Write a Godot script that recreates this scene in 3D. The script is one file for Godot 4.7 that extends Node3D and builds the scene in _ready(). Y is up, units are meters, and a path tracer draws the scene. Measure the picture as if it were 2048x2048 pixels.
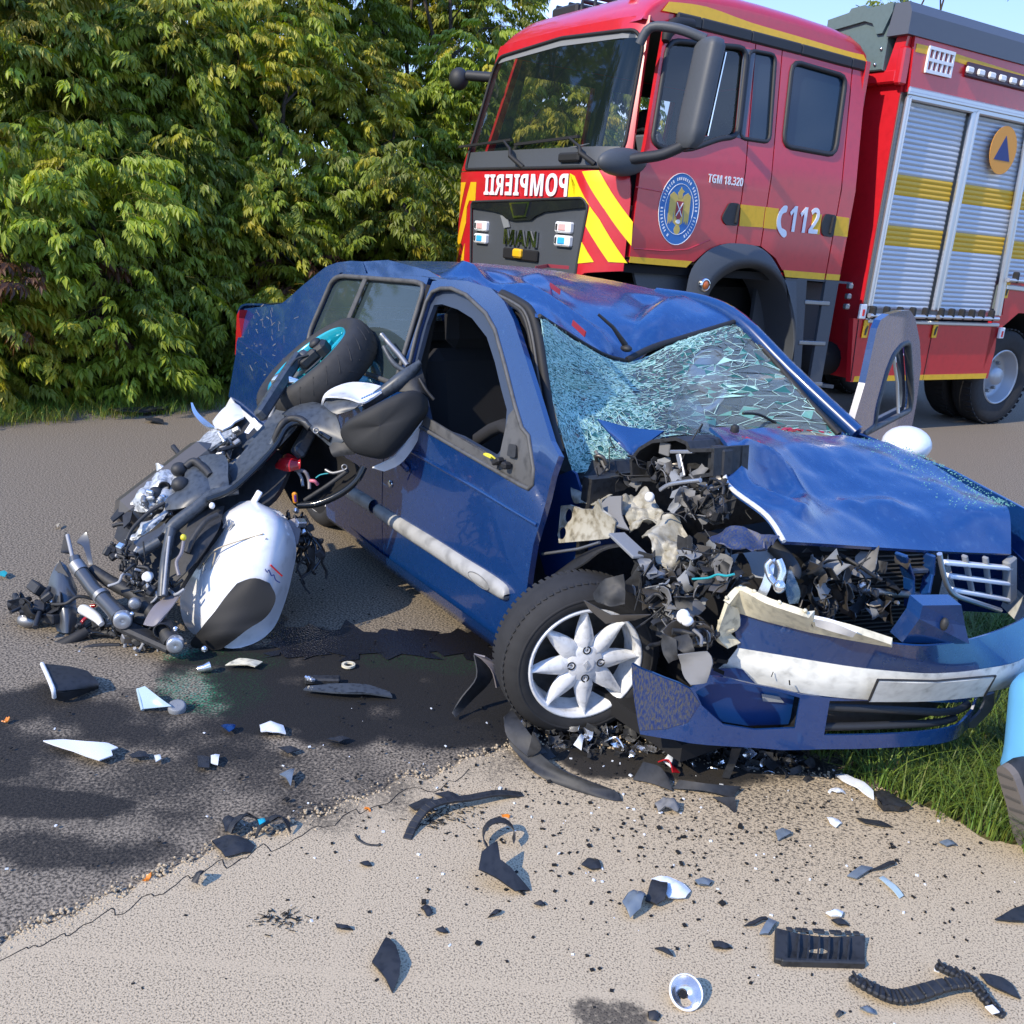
extends Node3D
# A road accident: a crushed saloon, a wrecked motorcycle and a fire engine beside a hedge of young trees.

const SUN_TO := Vector3(-0.615, 0.588, 0.526)

var M := {}
var taken := {}
var rng := RandomNumberGenerator.new()


func v(x: float,y: float,z: float) -> Vector3:
	return Vector3(x, y, z)


func w(x: float,y: float) -> Vector2:
	return Vector2(x, y)


# A mesh under construction: loose triangles with their own normals, texture places and colours.
class Form:
	var p := PackedVector3Array()
	var n := PackedVector3Array()
	var t := PackedVector2Array()
	var t2 := PackedVector2Array()
	var c := PackedColorArray()
	var col := Color(1, 1, 1)
	var xf := Transform3D()
	var uv2_from := Rect2()

	func tri(a: Vector3, b: Vector3, d: Vector3, na := Vector3.ZERO, nb := Vector3.ZERO, nd := Vector3.ZERO, ua := Vector2.ZERO, ub := Vector2.ZERO, ud := Vector2.ZERO) -> void:
		var g := (b - a).cross(d - a)
		if g.length_squared() < 1e-16:
			return
		if na == Vector3.ZERO:
			na = g.normalized()
			nb = na
			nd = na
		var turned := g.dot(na + nb + nd) > 0.0
		p.append(xf * a)
		n.append((xf.basis * na).normalized())
		t.append(ua)
		if turned:
			p.append(xf * d)
			n.append((xf.basis * nd).normalized())
			t.append(ud)
			p.append(xf * b)
			n.append((xf.basis * nb).normalized())
			t.append(ub)
		else:
			p.append(xf * b)
			n.append((xf.basis * nb).normalized())
			t.append(ub)
			p.append(xf * d)
			n.append((xf.basis * nd).normalized())
			t.append(ud)
		for i in 3:
			c.append(col)

	func quad(a: Vector3, b: Vector3, d: Vector3, e: Vector3) -> void:
		tri(a, b, d)
		tri(a, d, e)

	# Rows of points as a smooth skin.
	func grid(rows: Array, loop_u := false, loop_v := false, flip := false) -> void:
		var h := rows.size()
		var k: int = rows[0].size()
		var nn := []
		for i in h:
			var line := PackedVector3Array()
			for j in k:
				var i0 := (i - 1 + h) % h if loop_v else maxi(i - 1, 0)
				var i1 := (i + 1) % h if loop_v else mini(i + 1, h - 1)
				var j0 := (j - 1 + k) % k if loop_u else maxi(j - 1, 0)
				var j1 := (j + 1) % k if loop_u else mini(j + 1, k - 1)
				var du: Vector3 = rows[i][j1] - rows[i][j0]
				var dv: Vector3 = rows[i1][j] - rows[i0][j]
				if du.length_squared() < 1e-12:
					var ii := i + 1 if i + 1 < h else i - 1
					du = rows[ii][j1] - rows[ii][j0]
				if dv.length_squared() < 1e-12:
					dv = rows[i1][(j + 1) % k] - rows[i0][(j + 1) % k]
				var g := du.cross(dv).normalized()
				line.append(-g if flip else g)
			nn.append(line)
		for i in (h if loop_v else h - 1):
			for j in (k if loop_u else k - 1):
				var i2 := (i + 1) % h
				var j2 := (j + 1) % k
				var u0 := float(j) / k
				var u1 := float(j + 1) / k
				var v0 := float(i) / h
				var v1 := float(i + 1) / h
				tri(rows[i][j], rows[i][j2], rows[i2][j2], nn[i][j], nn[i][j2], nn[i2][j2], Vector2(u0, v0), Vector2(u1, v0), Vector2(u1, v1))
				tri(rows[i][j], rows[i2][j2], rows[i2][j], nn[i][j], nn[i2][j2], nn[i2][j], Vector2(u0, v0), Vector2(u1, v1), Vector2(u0, v1))

	# A skin with thickness: the grid, its back, and the edges between them.
	func shell(rows: Array, thick: float, flip := false) -> void:
		var h := rows.size()
		var k: int = rows[0].size()
		var back := []
		for i in h:
			var line := []
			for j in k:
				var du: Vector3 = rows[i][mini(j + 1, k - 1)] - rows[i][maxi(j - 1, 0)]
				var dv: Vector3 = rows[mini(i + 1, h - 1)][j] - rows[maxi(i - 1, 0)][j]
				var g := du.cross(dv).normalized() * (-1.0 if flip else 1.0)
				line.append(rows[i][j] - g * thick)
			back.append(line)
		grid(rows, false, false, flip)
		grid(back, false, false, not flip)
		for i in h - 1:
			quad(rows[i][0], rows[i + 1][0], back[i + 1][0], back[i][0])
			quad(rows[i][k - 1], back[i][k - 1], back[i + 1][k - 1], rows[i + 1][k - 1])
		for j in k - 1:
			quad(rows[0][j], back[0][j], back[0][j + 1], rows[0][j + 1])
			quad(rows[h - 1][j], rows[h - 1][j + 1], back[h - 1][j + 1], back[h - 1][j])

	# A box with chamfered edges.
	func box(size: Vector3, at := Transform3D(), cut := 0.0) -> void:
		var keep := xf
		xf = xf * at
		var s := size / 2.0
		var q := minf(cut, minf(s.x, minf(s.y, s.z)) * 0.8)
		for axis in 3:
			for side in [-1.0, 1.0]:
				var a := (axis + 1) % 3
				var b := (axis + 2) % 3
				var ring := []
				for cor in [[-1, -1], [1, -1], [1, 1], [-1, 1]]:
					var o := Vector3.ZERO
					o[axis] = s[axis] * side
					o[a] = (s[a] - q) * cor[0]
					o[b] = (s[b] - q) * cor[1]
					ring.append(o)
				var nn := Vector3.ZERO
				nn[axis] = side
				tri(ring[0], ring[1], ring[2], nn, nn, nn)
				tri(ring[0], ring[2], ring[3], nn, nn, nn)
				if q > 0.0:
					for cs in [-1.0, 1.0]:
						# edge strip between this face and the face of axis a
						var e := []
						for bb in [-1.0, 1.0]:
							var o1 := Vector3.ZERO
							o1[axis] = s[axis] * side
							o1[a] = (s[a] - q) * cs
							o1[b] = (s[b] - q) * bb
							var o2 := o1
							o2[axis] = (s[axis] - q) * side
							o2[a] = s[a] * cs
							e.append([o1, o2])
						var en := Vector3.ZERO
						en[axis] = side
						en[a] = cs
						en = en.normalized()
						tri(e[0][0], e[1][0], e[1][1], en, en, en)
						tri(e[0][0], e[1][1], e[0][1], en, en, en)
		if q > 0.0:
			for x in [-1.0, 1.0]:
				for y in [-1.0, 1.0]:
					for z in [-1.0, 1.0]:
						var cn := Vector3(x, y, z).normalized()
						tri(Vector3(s.x * x, (s.y - q) * y, (s.z - q) * z), Vector3((s.x - q) * x, s.y * y, (s.z - q) * z), Vector3((s.x - q) * x, (s.y - q) * y, s.z * z), cn, cn, cn)
		xf = keep

	func box_at(centre: Vector3, size: Vector3, cut := 0.0) -> void:
		box(size, Transform3D(Basis(), centre), cut)

	# A bar of rectangular section from a to b; wide runs along side.
	func bar(a: Vector3, b: Vector3, wide: float, high: float, side := Vector3.UP, cut := 0.0) -> void:
		var x := (b - a).normalized()
		var z := x.cross(side)
		if z.length() < 1e-4:
			z = x.cross(Vector3(0.3, 0.2, 0.9))
		z = z.normalized()
		var y := z.cross(x)
		box(Vector3(a.distance_to(b), high, wide), Transform3D(Basis(x, y, z), (a + b) / 2.0), cut)

	# A flat outline pushed out: front at +deep, back at 0, along z of at.
	func prism(outline: Array, deep: float, at := Transform3D(), cut := 0.0) -> void:
		var keep := xf
		xf = xf * at
		var o := PackedVector2Array(outline)
		if Geometry2D.is_polygon_clockwise(o):
			o.reverse()
		var top := o
		if cut > 0.0:
			var inner := Geometry2D.offset_polygon(o, -cut)
			if inner.size() == 1 and inner[0].size() == o.size():
				top = PackedVector2Array()
				for a in o:
					var best := Vector2.ZERO
					var d := 1e9
					for b in inner[0]:
						if a.distance_squared_to(b) < d:
							d = a.distance_squared_to(b)
							best = b
					top.append(best)
			else:
				cut = 0.0
		var idx := Geometry2D.triangulate_polygon(top)
		for i in range(0, idx.size(), 3):
			var f := [top[idx[i]], top[idx[i + 1]], top[idx[i + 2]]]
			tri(Vector3(f[0].x, f[0].y, deep), Vector3(f[1].x, f[1].y, deep), Vector3(f[2].x, f[2].y, deep), Vector3.BACK, Vector3.BACK, Vector3.BACK, f[0], f[1], f[2])
		idx = Geometry2D.triangulate_polygon(o)
		for i in range(0, idx.size(), 3):
			var f := [o[idx[i]], o[idx[i + 1]], o[idx[i + 2]]]
			tri(Vector3(f[0].x, f[0].y, 0), Vector3(f[1].x, f[1].y, 0), Vector3(f[2].x, f[2].y, 0), Vector3.FORWARD, Vector3.FORWARD, Vector3.FORWARD)
		for i in o.size():
			var j := (i + 1) % o.size()
			var zc := deep - cut
			quad(Vector3(o[i].x, o[i].y, 0), Vector3(o[j].x, o[j].y, 0), Vector3(o[j].x, o[j].y, zc), Vector3(o[i].x, o[i].y, zc))
			if cut > 0.0:
				quad(Vector3(o[i].x, o[i].y, zc), Vector3(o[j].x, o[j].y, zc), Vector3(top[j].x, top[j].y, deep), Vector3(top[i].x, top[i].y, deep))
		xf = keep

	# Turned about x of at: profile is (along, radius).
	func lathe(profile: Array, at := Transform3D(), sides := 24, sharp := false) -> void:
		var keep := xf
		xf = xf * at
		if sharp:
			for i in profile.size() - 1:
				var pair := []
				for q in [profile[i], profile[i + 1]]:
					var ring := []
					for k in sides:
						var a := TAU * k / sides
						ring.append(Vector3(q.x, q.y * cos(a), q.y * sin(a)))
					pair.append(ring)
				grid(pair, true)
		else:
			var rows := []
			for q in profile:
				var ring := []
				for k in sides:
					var a := TAU * k / sides
					ring.append(Vector3(q.x, q.y * cos(a), q.y * sin(a)))
				rows.append(ring)
			grid(rows, true)
		xf = keep

	# A round tube through points; radius a number or one per point.
	func tube(path: Array, radius, sides := 8, caps := true) -> void:
		var rows := []
		var up := Vector3(0.21, 0.93, 0.3)
		for i in path.size():
			var d: Vector3 = path[mini(i + 1, path.size() - 1)] - path[maxi(i - 1, 0)]
			d = d.normalized()
			var s := d.cross(up)
			if s.length() < 0.05:
				s = d.cross(Vector3(0.9, 0.1, 0.4))
			s = s.normalized()
			up = s.cross(d).normalized()
			var r: float = radius[i] if radius is Array else radius
			var ring := []
			for k in sides:
				var a := TAU * k / sides
				ring.append(path[i] + (s * cos(a) + up * sin(a)) * r)
			rows.append(ring)
		grid(rows, true)
		if caps:
			for e in [[0, 1.0], [rows.size() - 1, -1.0]]:
				var ring: Array = rows[e[0]]
				for k in range(1, sides - 1):
					tri(ring[0], ring[k], ring[k + 1])

	# An ellipsoid in the axes of at.
	func ball(radii: Vector3, at := Transform3D(), sides := 12, rings := 8) -> void:
		var keep := xf
		xf = xf * at
		var rows := []
		for i in rings + 1:
			var th := PI * i / rings
			var ring := []
			for k in sides:
				var a := TAU * k / sides
				ring.append(Vector3(radii.x * sin(th) * cos(a), radii.y * cos(th), radii.z * sin(th) * sin(a)))
			rows.append(ring)
		grid(rows, true)
		xf = keep

	# A panel cut out of a curved face. outline and holes are flat shapes in (u, v); face maps (u, v) to a point. Cut along the given lines so that it can bend.
	func panel(outline: Array, holes: Array, face: Callable, thick: float, step := 0.15) -> void:
		var o := PackedVector2Array(outline)
		if Geometry2D.is_polygon_clockwise(o):
			o.reverse()
		var lo := o[0]
		var hi := o[0]
		for q in o:
			lo = lo.min(q)
			hi = hi.max(q)
		var us := []
		var vs := []
		var nu := maxi(1, int(ceil((hi.x - lo.x) / step)))
		var nv := maxi(1, int(ceil((hi.y - lo.y) / step)))
		for i in nu + 1:
			us.append(lo.x - 1e-4 + (hi.x - lo.x + 2e-4) * i / nu)
		for i in nv + 1:
			vs.append(lo.y - 1e-4 + (hi.y - lo.y + 2e-4) * i / nv)
		var clips := []
		for hole in holes:
			var q := PackedVector2Array(hole)
			if Geometry2D.is_polygon_clockwise(q):
				q.reverse()
			clips.append(q)
			var mid := Vector2.ZERO
			for a in q:
				mid += a / q.size()
			us.append(mid.x)
		us.sort()
		for i in us.size() - 1:
			for j in vs.size() - 1:
				if us[i + 1] - us[i] < 1e-6:
					continue
				var cell := PackedVector2Array([Vector2(us[i], vs[j]), Vector2(us[i + 1], vs[j]), Vector2(us[i + 1], vs[j + 1]), Vector2(us[i], vs[j + 1])])
				var pieces := Geometry2D.intersect_polygons(o, cell)
				for q in clips:
					var next: Array[PackedVector2Array] = []
					for piece in pieces:
						for r in Geometry2D.clip_polygons(piece, q):
							if not Geometry2D.is_polygon_clockwise(r):
								next.append(r)
					pieces = next
				for piece in pieces:
					var idx := Geometry2D.triangulate_polygon(piece)
					for k in range(0, idx.size(), 3):
						var a := piece[idx[k]]
						var b := piece[idx[k + 1]]
						var d := piece[idx[k + 2]]
						var na := lean(face, a)
						var nb := lean(face, b)
						var nd := lean(face, d)
						var pa: Vector3 = face.call(a)
						var pb: Vector3 = face.call(b)
						var pd: Vector3 = face.call(d)
						tri(pa, pb, pd, na, nb, nd, a, b, d)
						if thick > 0.0:
							tri(pa - na * thick, pb - nb * thick, pd - nd * thick, -na, -nb, -nd, a, b, d)
		if thick > 0.0:
			for loop in [o] + clips:
				for i in loop.size():
					var a: Vector2 = loop[i]
					var b: Vector2 = loop[(i + 1) % loop.size()]
					var m := maxi(1, int(a.distance_to(b) / step))
					for k in m:
						var q0 := a.lerp(b, float(k) / m)
						var q1 := a.lerp(b, float(k + 1) / m)
						var f0: Vector3 = face.call(q0)
						var f1: Vector3 = face.call(q1)
						quad(f0, f1, f1 - lean(face, q1) * thick, f0 - lean(face, q0) * thick)

	func lean(face: Callable, q: Vector2) -> Vector3:
		var e := 0.004
		var a: Vector3 = face.call(q + Vector2(e, 0)) - face.call(q - Vector2(e, 0))
		var b: Vector3 = face.call(q + Vector2(0, e)) - face.call(q - Vector2(0, e))
		return a.cross(b).normalized()

	# Points along a closed outline that follow a face, as a tube: a seal or a bead.
	func bead(outline: Array, face: Callable, lift: float, radius: float, sides := 6) -> void:
		var path := []
		for i in outline.size():
			var a: Vector2 = outline[i]
			var b: Vector2 = outline[(i + 1) % outline.size()]
			var m := maxi(1, int(a.distance_to(b) / 0.12))
			for k in m:
				var q := a.lerp(b, float(k) / m)
				path.append(face.call(q) + lean(face, q) * lift)
		path.append(path[0])
		path.append(path[1])
		tube(path, radius, sides, false)

	func mesh() -> ArrayMesh:
		var a := []
		a.resize(Mesh.ARRAY_MAX)
		a[Mesh.ARRAY_VERTEX] = p
		a[Mesh.ARRAY_NORMAL] = n
		a[Mesh.ARRAY_TEX_UV] = t
		a[Mesh.ARRAY_COLOR] = c
		if uv2_from.has_area():
			t2.resize(p.size())
			for i in p.size():
				t2[i] = (Vector2(p[i].x, p[i].z) - uv2_from.position) / uv2_from.size
			a[Mesh.ARRAY_TEX_UV2] = t2
		var m := ArrayMesh.new()
		m.add_surface_from_arrays(Mesh.PRIMITIVE_TRIANGLES, a)
		return m


func form(at := Transform3D()) -> Form:
	var f := Form.new()
	f.xf = at
	return f


func numbered(called: String) -> String:
	taken[called] = taken.get(called, 0) + 1
	return called if taken[called] == 1 else "%s_%03d" % [called, taken[called] - 1]


# A thing: a Node3D whose children are its parts.
func thing(called: String, label: String, category: String, at := Transform3D(), group := "") -> Node3D:
	var o := Node3D.new()
	o.name = numbered(called)
	add_child(o)
	o.transform = at
	tag(o, label, category, group)
	return o


func tag(o: Node, label: String, category: String, group := "") -> void:
	o.set_meta("label", label)
	o.set_meta("category", category)
	if group:
		o.set_meta("group", group)


# One named mesh under a parent.
func part(called: String, f, material: Material, parent: Node = self, label := "") -> MeshInstance3D:
	var o := MeshInstance3D.new()
	o.mesh = f.mesh() if f is Form else f
	if o.mesh is ArrayMesh:
		o.mesh.surface_set_material(0, material)
	else:
		o.material_override = material
	o.name = numbered(called) if parent == self else called
	parent.add_child(o, true)
	if label:
		o.set_meta("label", label)
	return o


func structure(called: String, f, material: Material) -> MeshInstance3D:
	var o := part(called, f, material)
	o.set_meta("kind", "structure")
	return o


func smooth(t: float) -> float:
	t = clampf(t, 0.0, 1.0)
	return t * t * (3.0 - 2.0 * t)


# A round-cornered outline between two corners.
func round_rect(a: Vector2, b: Vector2, r: float, steps := 4) -> Array:
	var lo := a.min(b)
	var hi := a.max(b)
	var out := []
	for k in [[hi.x - r, hi.y - r, 0.0], [lo.x + r, hi.y - r, PI / 2], [lo.x + r, lo.y + r, PI], [hi.x - r, lo.y + r, PI * 1.5]]:
		for i in steps + 1:
			var g: float = k[2] + PI / 2 * i / steps
			out.append(Vector2(k[0] + r * cos(g), k[1] + r * sin(g)))
	return out


# Corners of an outline rounded off.
func rounded(o: Array, r: float, steps := 3) -> Array:
	var out := []
	for i in o.size():
		var a: Vector2 = o[(i - 1 + o.size()) % o.size()]
		var b: Vector2 = o[i]
		var d: Vector2 = o[(i + 1) % o.size()]
		var q := minf(r, minf(a.distance_to(b), b.distance_to(d)) * 0.45)
		var s := b + (a - b).normalized() * q
		var e := b + (d - b).normalized() * q
		for k in steps + 1:
			var u := float(k) / steps
			out.append(s.lerp(b, u).lerp(b.lerp(e, u), u))
	return out


func grown(o: Array, by: float) -> Array:
	var q := PackedVector2Array(o)
	if Geometry2D.is_polygon_clockwise(q):
		q.reverse()
	var r := Geometry2D.offset_polygon(q, by, Geometry2D.JOIN_ROUND)
	return Array(r[0]) if r.size() else o


func ellipse(c: Vector2, r: Vector2, k := 32, from := 0.0, to := TAU) -> Array:
	var out := []
	for i in k:
		var a := from + (to - from) * i / (k if is_equal_approx(to - from, TAU) else k - 1)
		out.append(c + Vector2(r.x * cos(a), r.y * sin(a)))
	return out


# A smooth curve through points.
func curve(pts: Array, per := 6, closed := false) -> Array:
	var out := []
	var k := pts.size()
	for i in (k if closed else k - 1):
		var a = pts[(i - 1 + k) % k if closed else maxi(i - 1, 0)]
		var b = pts[i]
		var d = pts[(i + 1) % k]
		var e = pts[(i + 2) % k if closed else mini(i + 2, k - 1)]
		for j in per:
			out.append(b.cubic_interpolate(d, a, e, float(j) / per))
	if not closed:
		out.append(pts[k - 1])
	return out


# A smooth net of rows through a coarse net.
func net(rows: Array, per_u := 4, per_v := 4) -> Array:
	var wide := []
	for r in rows:
		wide.append(curve(r, per_u))
	var out := []
	for i in (rows.size() - 1) * per_v + 1:
		out.append([])
	for j in wide[0].size():
		var line := []
		for r in wide:
			line.append(r[j])
		var full := curve(line, per_v)
		for i in full.size():
			out[i].append(full[i])
	return out


func turn(axis: Vector3, degrees: float, at := Vector3.ZERO) -> Transform3D:
	return Transform3D(Basis(axis.normalized(), deg_to_rad(degrees)), at)


# Axes from a direction for x and a hint for y.
func aim(x: Vector3, hint := Vector3.UP, at := Vector3.ZERO) -> Transform3D:
	x = x.normalized()
	var z := x.cross(hint)
	if z.length() < 1e-4:
		z = x.cross(Vector3(0.1, 0.3, 0.9))
	z = z.normalized()
	return Transform3D(Basis(x, z.cross(x), z), at)


func letters(text: String, height: float, deep: float, bold := true, serif := false) -> TextMesh:
	var t := TextMesh.new()
	var f := SystemFont.new()
	f.font_names = PackedStringArray(["Droid Serif" if serif else "Droid Sans"])
	f.font_weight = 700 if bold else 400
	t.font = f
	t.text = text
	t.font_size = 64
	t.pixel_size = height / 46.0
	t.depth = deep
	return t


func place(o: Node3D, at: Transform3D) -> Node3D:
	o.transform = at
	return o


func fast_noise(seed_: int, freq: float, octaves := 4, kind := FastNoiseLite.TYPE_SIMPLEX_SMOOTH) -> FastNoiseLite:
	var f := FastNoiseLite.new()
	f.seed = seed_
	f.noise_type = kind
	f.frequency = freq
	f.fractal_octaves = octaves
	return f


func noise_map(seed_: int, freq: float, stops: Array, octaves := 4, size := 512, kind := FastNoiseLite.TYPE_SIMPLEX_SMOOTH) -> NoiseTexture2D:
	var t := NoiseTexture2D.new()
	t.width = size
	t.height = size
	t.seamless = true
	t.noise = fast_noise(seed_, freq, octaves, kind)
	var g := Gradient.new()
	g.offsets = PackedFloat32Array(stops.map(func(s): return s[0]))
	g.colors = PackedColorArray(stops.map(func(s): return s[1] if s[1] is Color else Color(s[1], s[1], s[1])))
	t.color_ramp = g
	return t


func bump_map(seed_: int, freq: float, octaves := 4, size := 512) -> NoiseTexture2D:
	var t := NoiseTexture2D.new()
	t.width = size
	t.height = size
	t.seamless = true
	t.noise = fast_noise(seed_, freq, octaves)
	return t


# A material from a real-world (linear) colour.
func mat(called: String, r: float, g: float, b: float, rough := 0.6, metal := 0.0) -> StandardMaterial3D:
	var m := StandardMaterial3D.new()
	m.resource_name = called
	m.albedo_color = Color(r, g, b).linear_to_srgb()
	m.roughness = rough
	m.metallic = metal
	m.cull_mode = BaseMaterial3D.CULL_DISABLED
	M[called] = m
	return m


func world_map(m: StandardMaterial3D, scale: float, in_world := true) -> void:
	m.uv1_triplanar = true
	m.uv1_world_triplanar = in_world
	m.uv1_scale = Vector3.ONE * scale



func _ready() -> void:
	rng.seed = 7
	view_and_light()
	materials()
	ground()
	hedge()
	fire_truck()
	crushed_car()
	motorcycle()
	debris()
	person()


func view_and_light() -> void:
	var cam := Camera3D.new()
	cam.name = "camera"
	cam.position = v(0,1.65,0)
	cam.basis = Basis.from_euler(Vector3(deg_to_rad(-16.6), 0, 0)) * Basis(Vector3.BACK, deg_to_rad(4.5))
	cam.fov = 56.64
	cam.near = 0.05
	cam.far = 400.0
	add_child(cam)
	var e := Environment.new()
	e.background_mode = Environment.BG_SKY
	var sky := ProceduralSkyMaterial.new()
	sky.sky_top_color = Color(0.30, 0.50, 0.82)
	sky.sky_horizon_color = Color(0.74, 0.84, 0.94)
	sky.sky_curve = 0.16
	sky.ground_bottom_color = Color(0.32, 0.31, 0.27)
	sky.ground_horizon_color = Color(0.55, 0.56, 0.52)
	sky.sun_angle_max = 25.0
	sky.sky_cover = clouds()
	sky.sky_cover_modulate = Color(1, 1, 1, 0.55)
	e.sky = Sky.new()
	e.sky.sky_material = sky
	e.background_energy_multiplier = 1.75
	e.tonemap_mode = Environment.TONE_MAPPER_LINEAR
	e.tonemap_exposure = 1.28
	e.sdfgi_enabled = true
	e.ssao_enabled = true
	e.ssil_enabled = true
	var we := WorldEnvironment.new()
	we.name = "world_environment"
	we.environment = e
	add_child(we)
	var sun := DirectionalLight3D.new()
	sun.name = "sun"
	sun.light_color = Color(1.0, 0.95, 0.86)
	sun.light_energy = 1.35
	sun.light_angular_distance = 0.5
	sun.shadow_enabled = true
	add_child(sun)
	sun.look_at_from_position(SUN_TO * 20.0, Vector3.ZERO, Vector3.UP)


# Thin broken cloud over the whole sky.
func clouds() -> ImageTexture:
	var big := fast_noise(3, 0.9, 5)
	var im := Image.create(1024, 512, false, Image.FORMAT_RGBA8)
	for y in 512:
		var up := PI * (0.5 - (y + 0.5) / 512.0)
		for x in 1024:
			var a := TAU * x / 1024.0
			var d := Vector3(cos(a) * cos(up), sin(up), sin(a) * cos(up))
			if d.y < 0.0:
				continue
			var q := Vector3(d.x, d.y * 2.5, d.z) / (0.35 + d.y)
			var k := smooth((big.get_noise_3dv(q * 1.6) - 0.02) * 2.2)
			im.set_pixel(x, y, Color(0.86, 0.9, 0.95, k * 0.8))
	return ImageTexture.create_from_image(im)


func materials() -> void:
	var m: StandardMaterial3D
	var dust := noise_map(11, 0.03, [[0.0, 0.93], [0.45, 0.98], [1.0, 1.0]], 5)
	var fine_bump := bump_map(12, 0.06, 3, 256)
	m = mat("red_paint", 0.56, 0.014, 0.024, 0.32)
	m.clearcoat_enabled = true
	m.clearcoat = 0.7
	m.clearcoat_roughness = 0.08
	m.albedo_texture = dust
	world_map(m, 0.7, false)
	m = mat("red_tape", 0.66, 0.02, 0.015, 0.45)
	m = mat("yellow_tape", 0.80, 0.45, 0.012, 0.45)
	m.albedo_texture = dust
	world_map(m, 0.9, false)
	m = mat("bright_yellow_tape", 0.86, 0.66, 0.01, 0.42)
	m = mat("white_print", 0.82, 0.82, 0.84, 0.5)
	m = mat("grey_trim", 0.062, 0.070, 0.082, 0.55)
	m.albedo_texture = dust
	m.heightmap_enabled = true
	m.heightmap_texture = fine_bump
	m.heightmap_scale = 0.03
	world_map(m, 3.0, false)
	m = mat("dark_trim", 0.022, 0.024, 0.028, 0.6)
	m.albedo_texture = dust
	world_map(m, 3.0, false)
	mat("black_rubber", 0.012, 0.012, 0.013, 0.7)
	mat("deep_black", 0.006, 0.006, 0.007, 0.9)
	mat("gloss_black", 0.012, 0.014, 0.016, 0.08)
	m = mat("tyre_rubber", 0.020, 0.020, 0.021, 0.82)
	m.albedo_texture = noise_map(13, 0.02, [[0.0, 0.8], [0.6, 1.0], [1.0, 1.6]], 4)
	world_map(m, 1.6, false)
	m = mat("slat_metal", 0.50, 0.53, 0.57, 0.45, 0.3)
	m = mat("slat_yellow", 0.68, 0.40, 0.02, 0.5)
	m = mat("rail_metal", 0.55, 0.56, 0.58, 0.35, 0.8)
	mat("chrome", 0.75, 0.76, 0.78, 0.12, 1.0)
	mat("dull_steel", 0.30, 0.30, 0.30, 0.45, 0.8)
	m = mat("locker_paint", 0.105, 0.155, 0.16, 0.5)
	m.albedo_texture = dust
	world_map(m, 1.2, false)
	mat("slate_paint", 0.085, 0.098, 0.125, 0.45)
	m = mat("truck_glass", 0.012, 0.02, 0.02, 0.03)
	m.transparency = BaseMaterial3D.TRANSPARENCY_ALPHA
	m.albedo_color.a = 0.5
	m = mat("dark_glass", 0.014, 0.03, 0.05, 0.05)
	m = mat("clear_glass", 0.6, 0.75, 0.72, 0.03)
	m.transparency = BaseMaterial3D.TRANSPARENCY_ALPHA
	m.albedo_color.a = 0.12
	mat("emblem_blue", 0.035, 0.16, 0.42, 0.5)
	mat("emblem_gold", 0.62, 0.44, 0.10, 0.5)
	mat("emblem_red", 0.35, 0.03, 0.04, 0.5)
	mat("navy_print", 0.012, 0.03, 0.16, 0.5)
	mat("orange_print", 0.72, 0.30, 0.03, 0.5)
	mat("amber_plastic", 0.62, 0.14, 0.03, 0.25)
	mat("lamp_white", 0.80, 0.80, 0.80, 0.2)
	mat("lamp_blue", 0.05, 0.42, 0.85, 0.15)
	mat("lamp_pink", 0.75, 0.42, 0.40, 0.3)
	mat("seat_cloth", 0.016, 0.016, 0.018, 0.95)
	mat("cab_grey", 0.045, 0.05, 0.055, 0.8)
	mat("lead_grey", 0.20, 0.21, 0.22, 0.6)



# The near ground's marks: fluid soaked into the asphalt, painted shade at the left, and dark flecks over the pale apron, as a tint over the grain.
const NEAR := Rect2(-2.7, -5.2, 5.4, 4.0)


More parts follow.
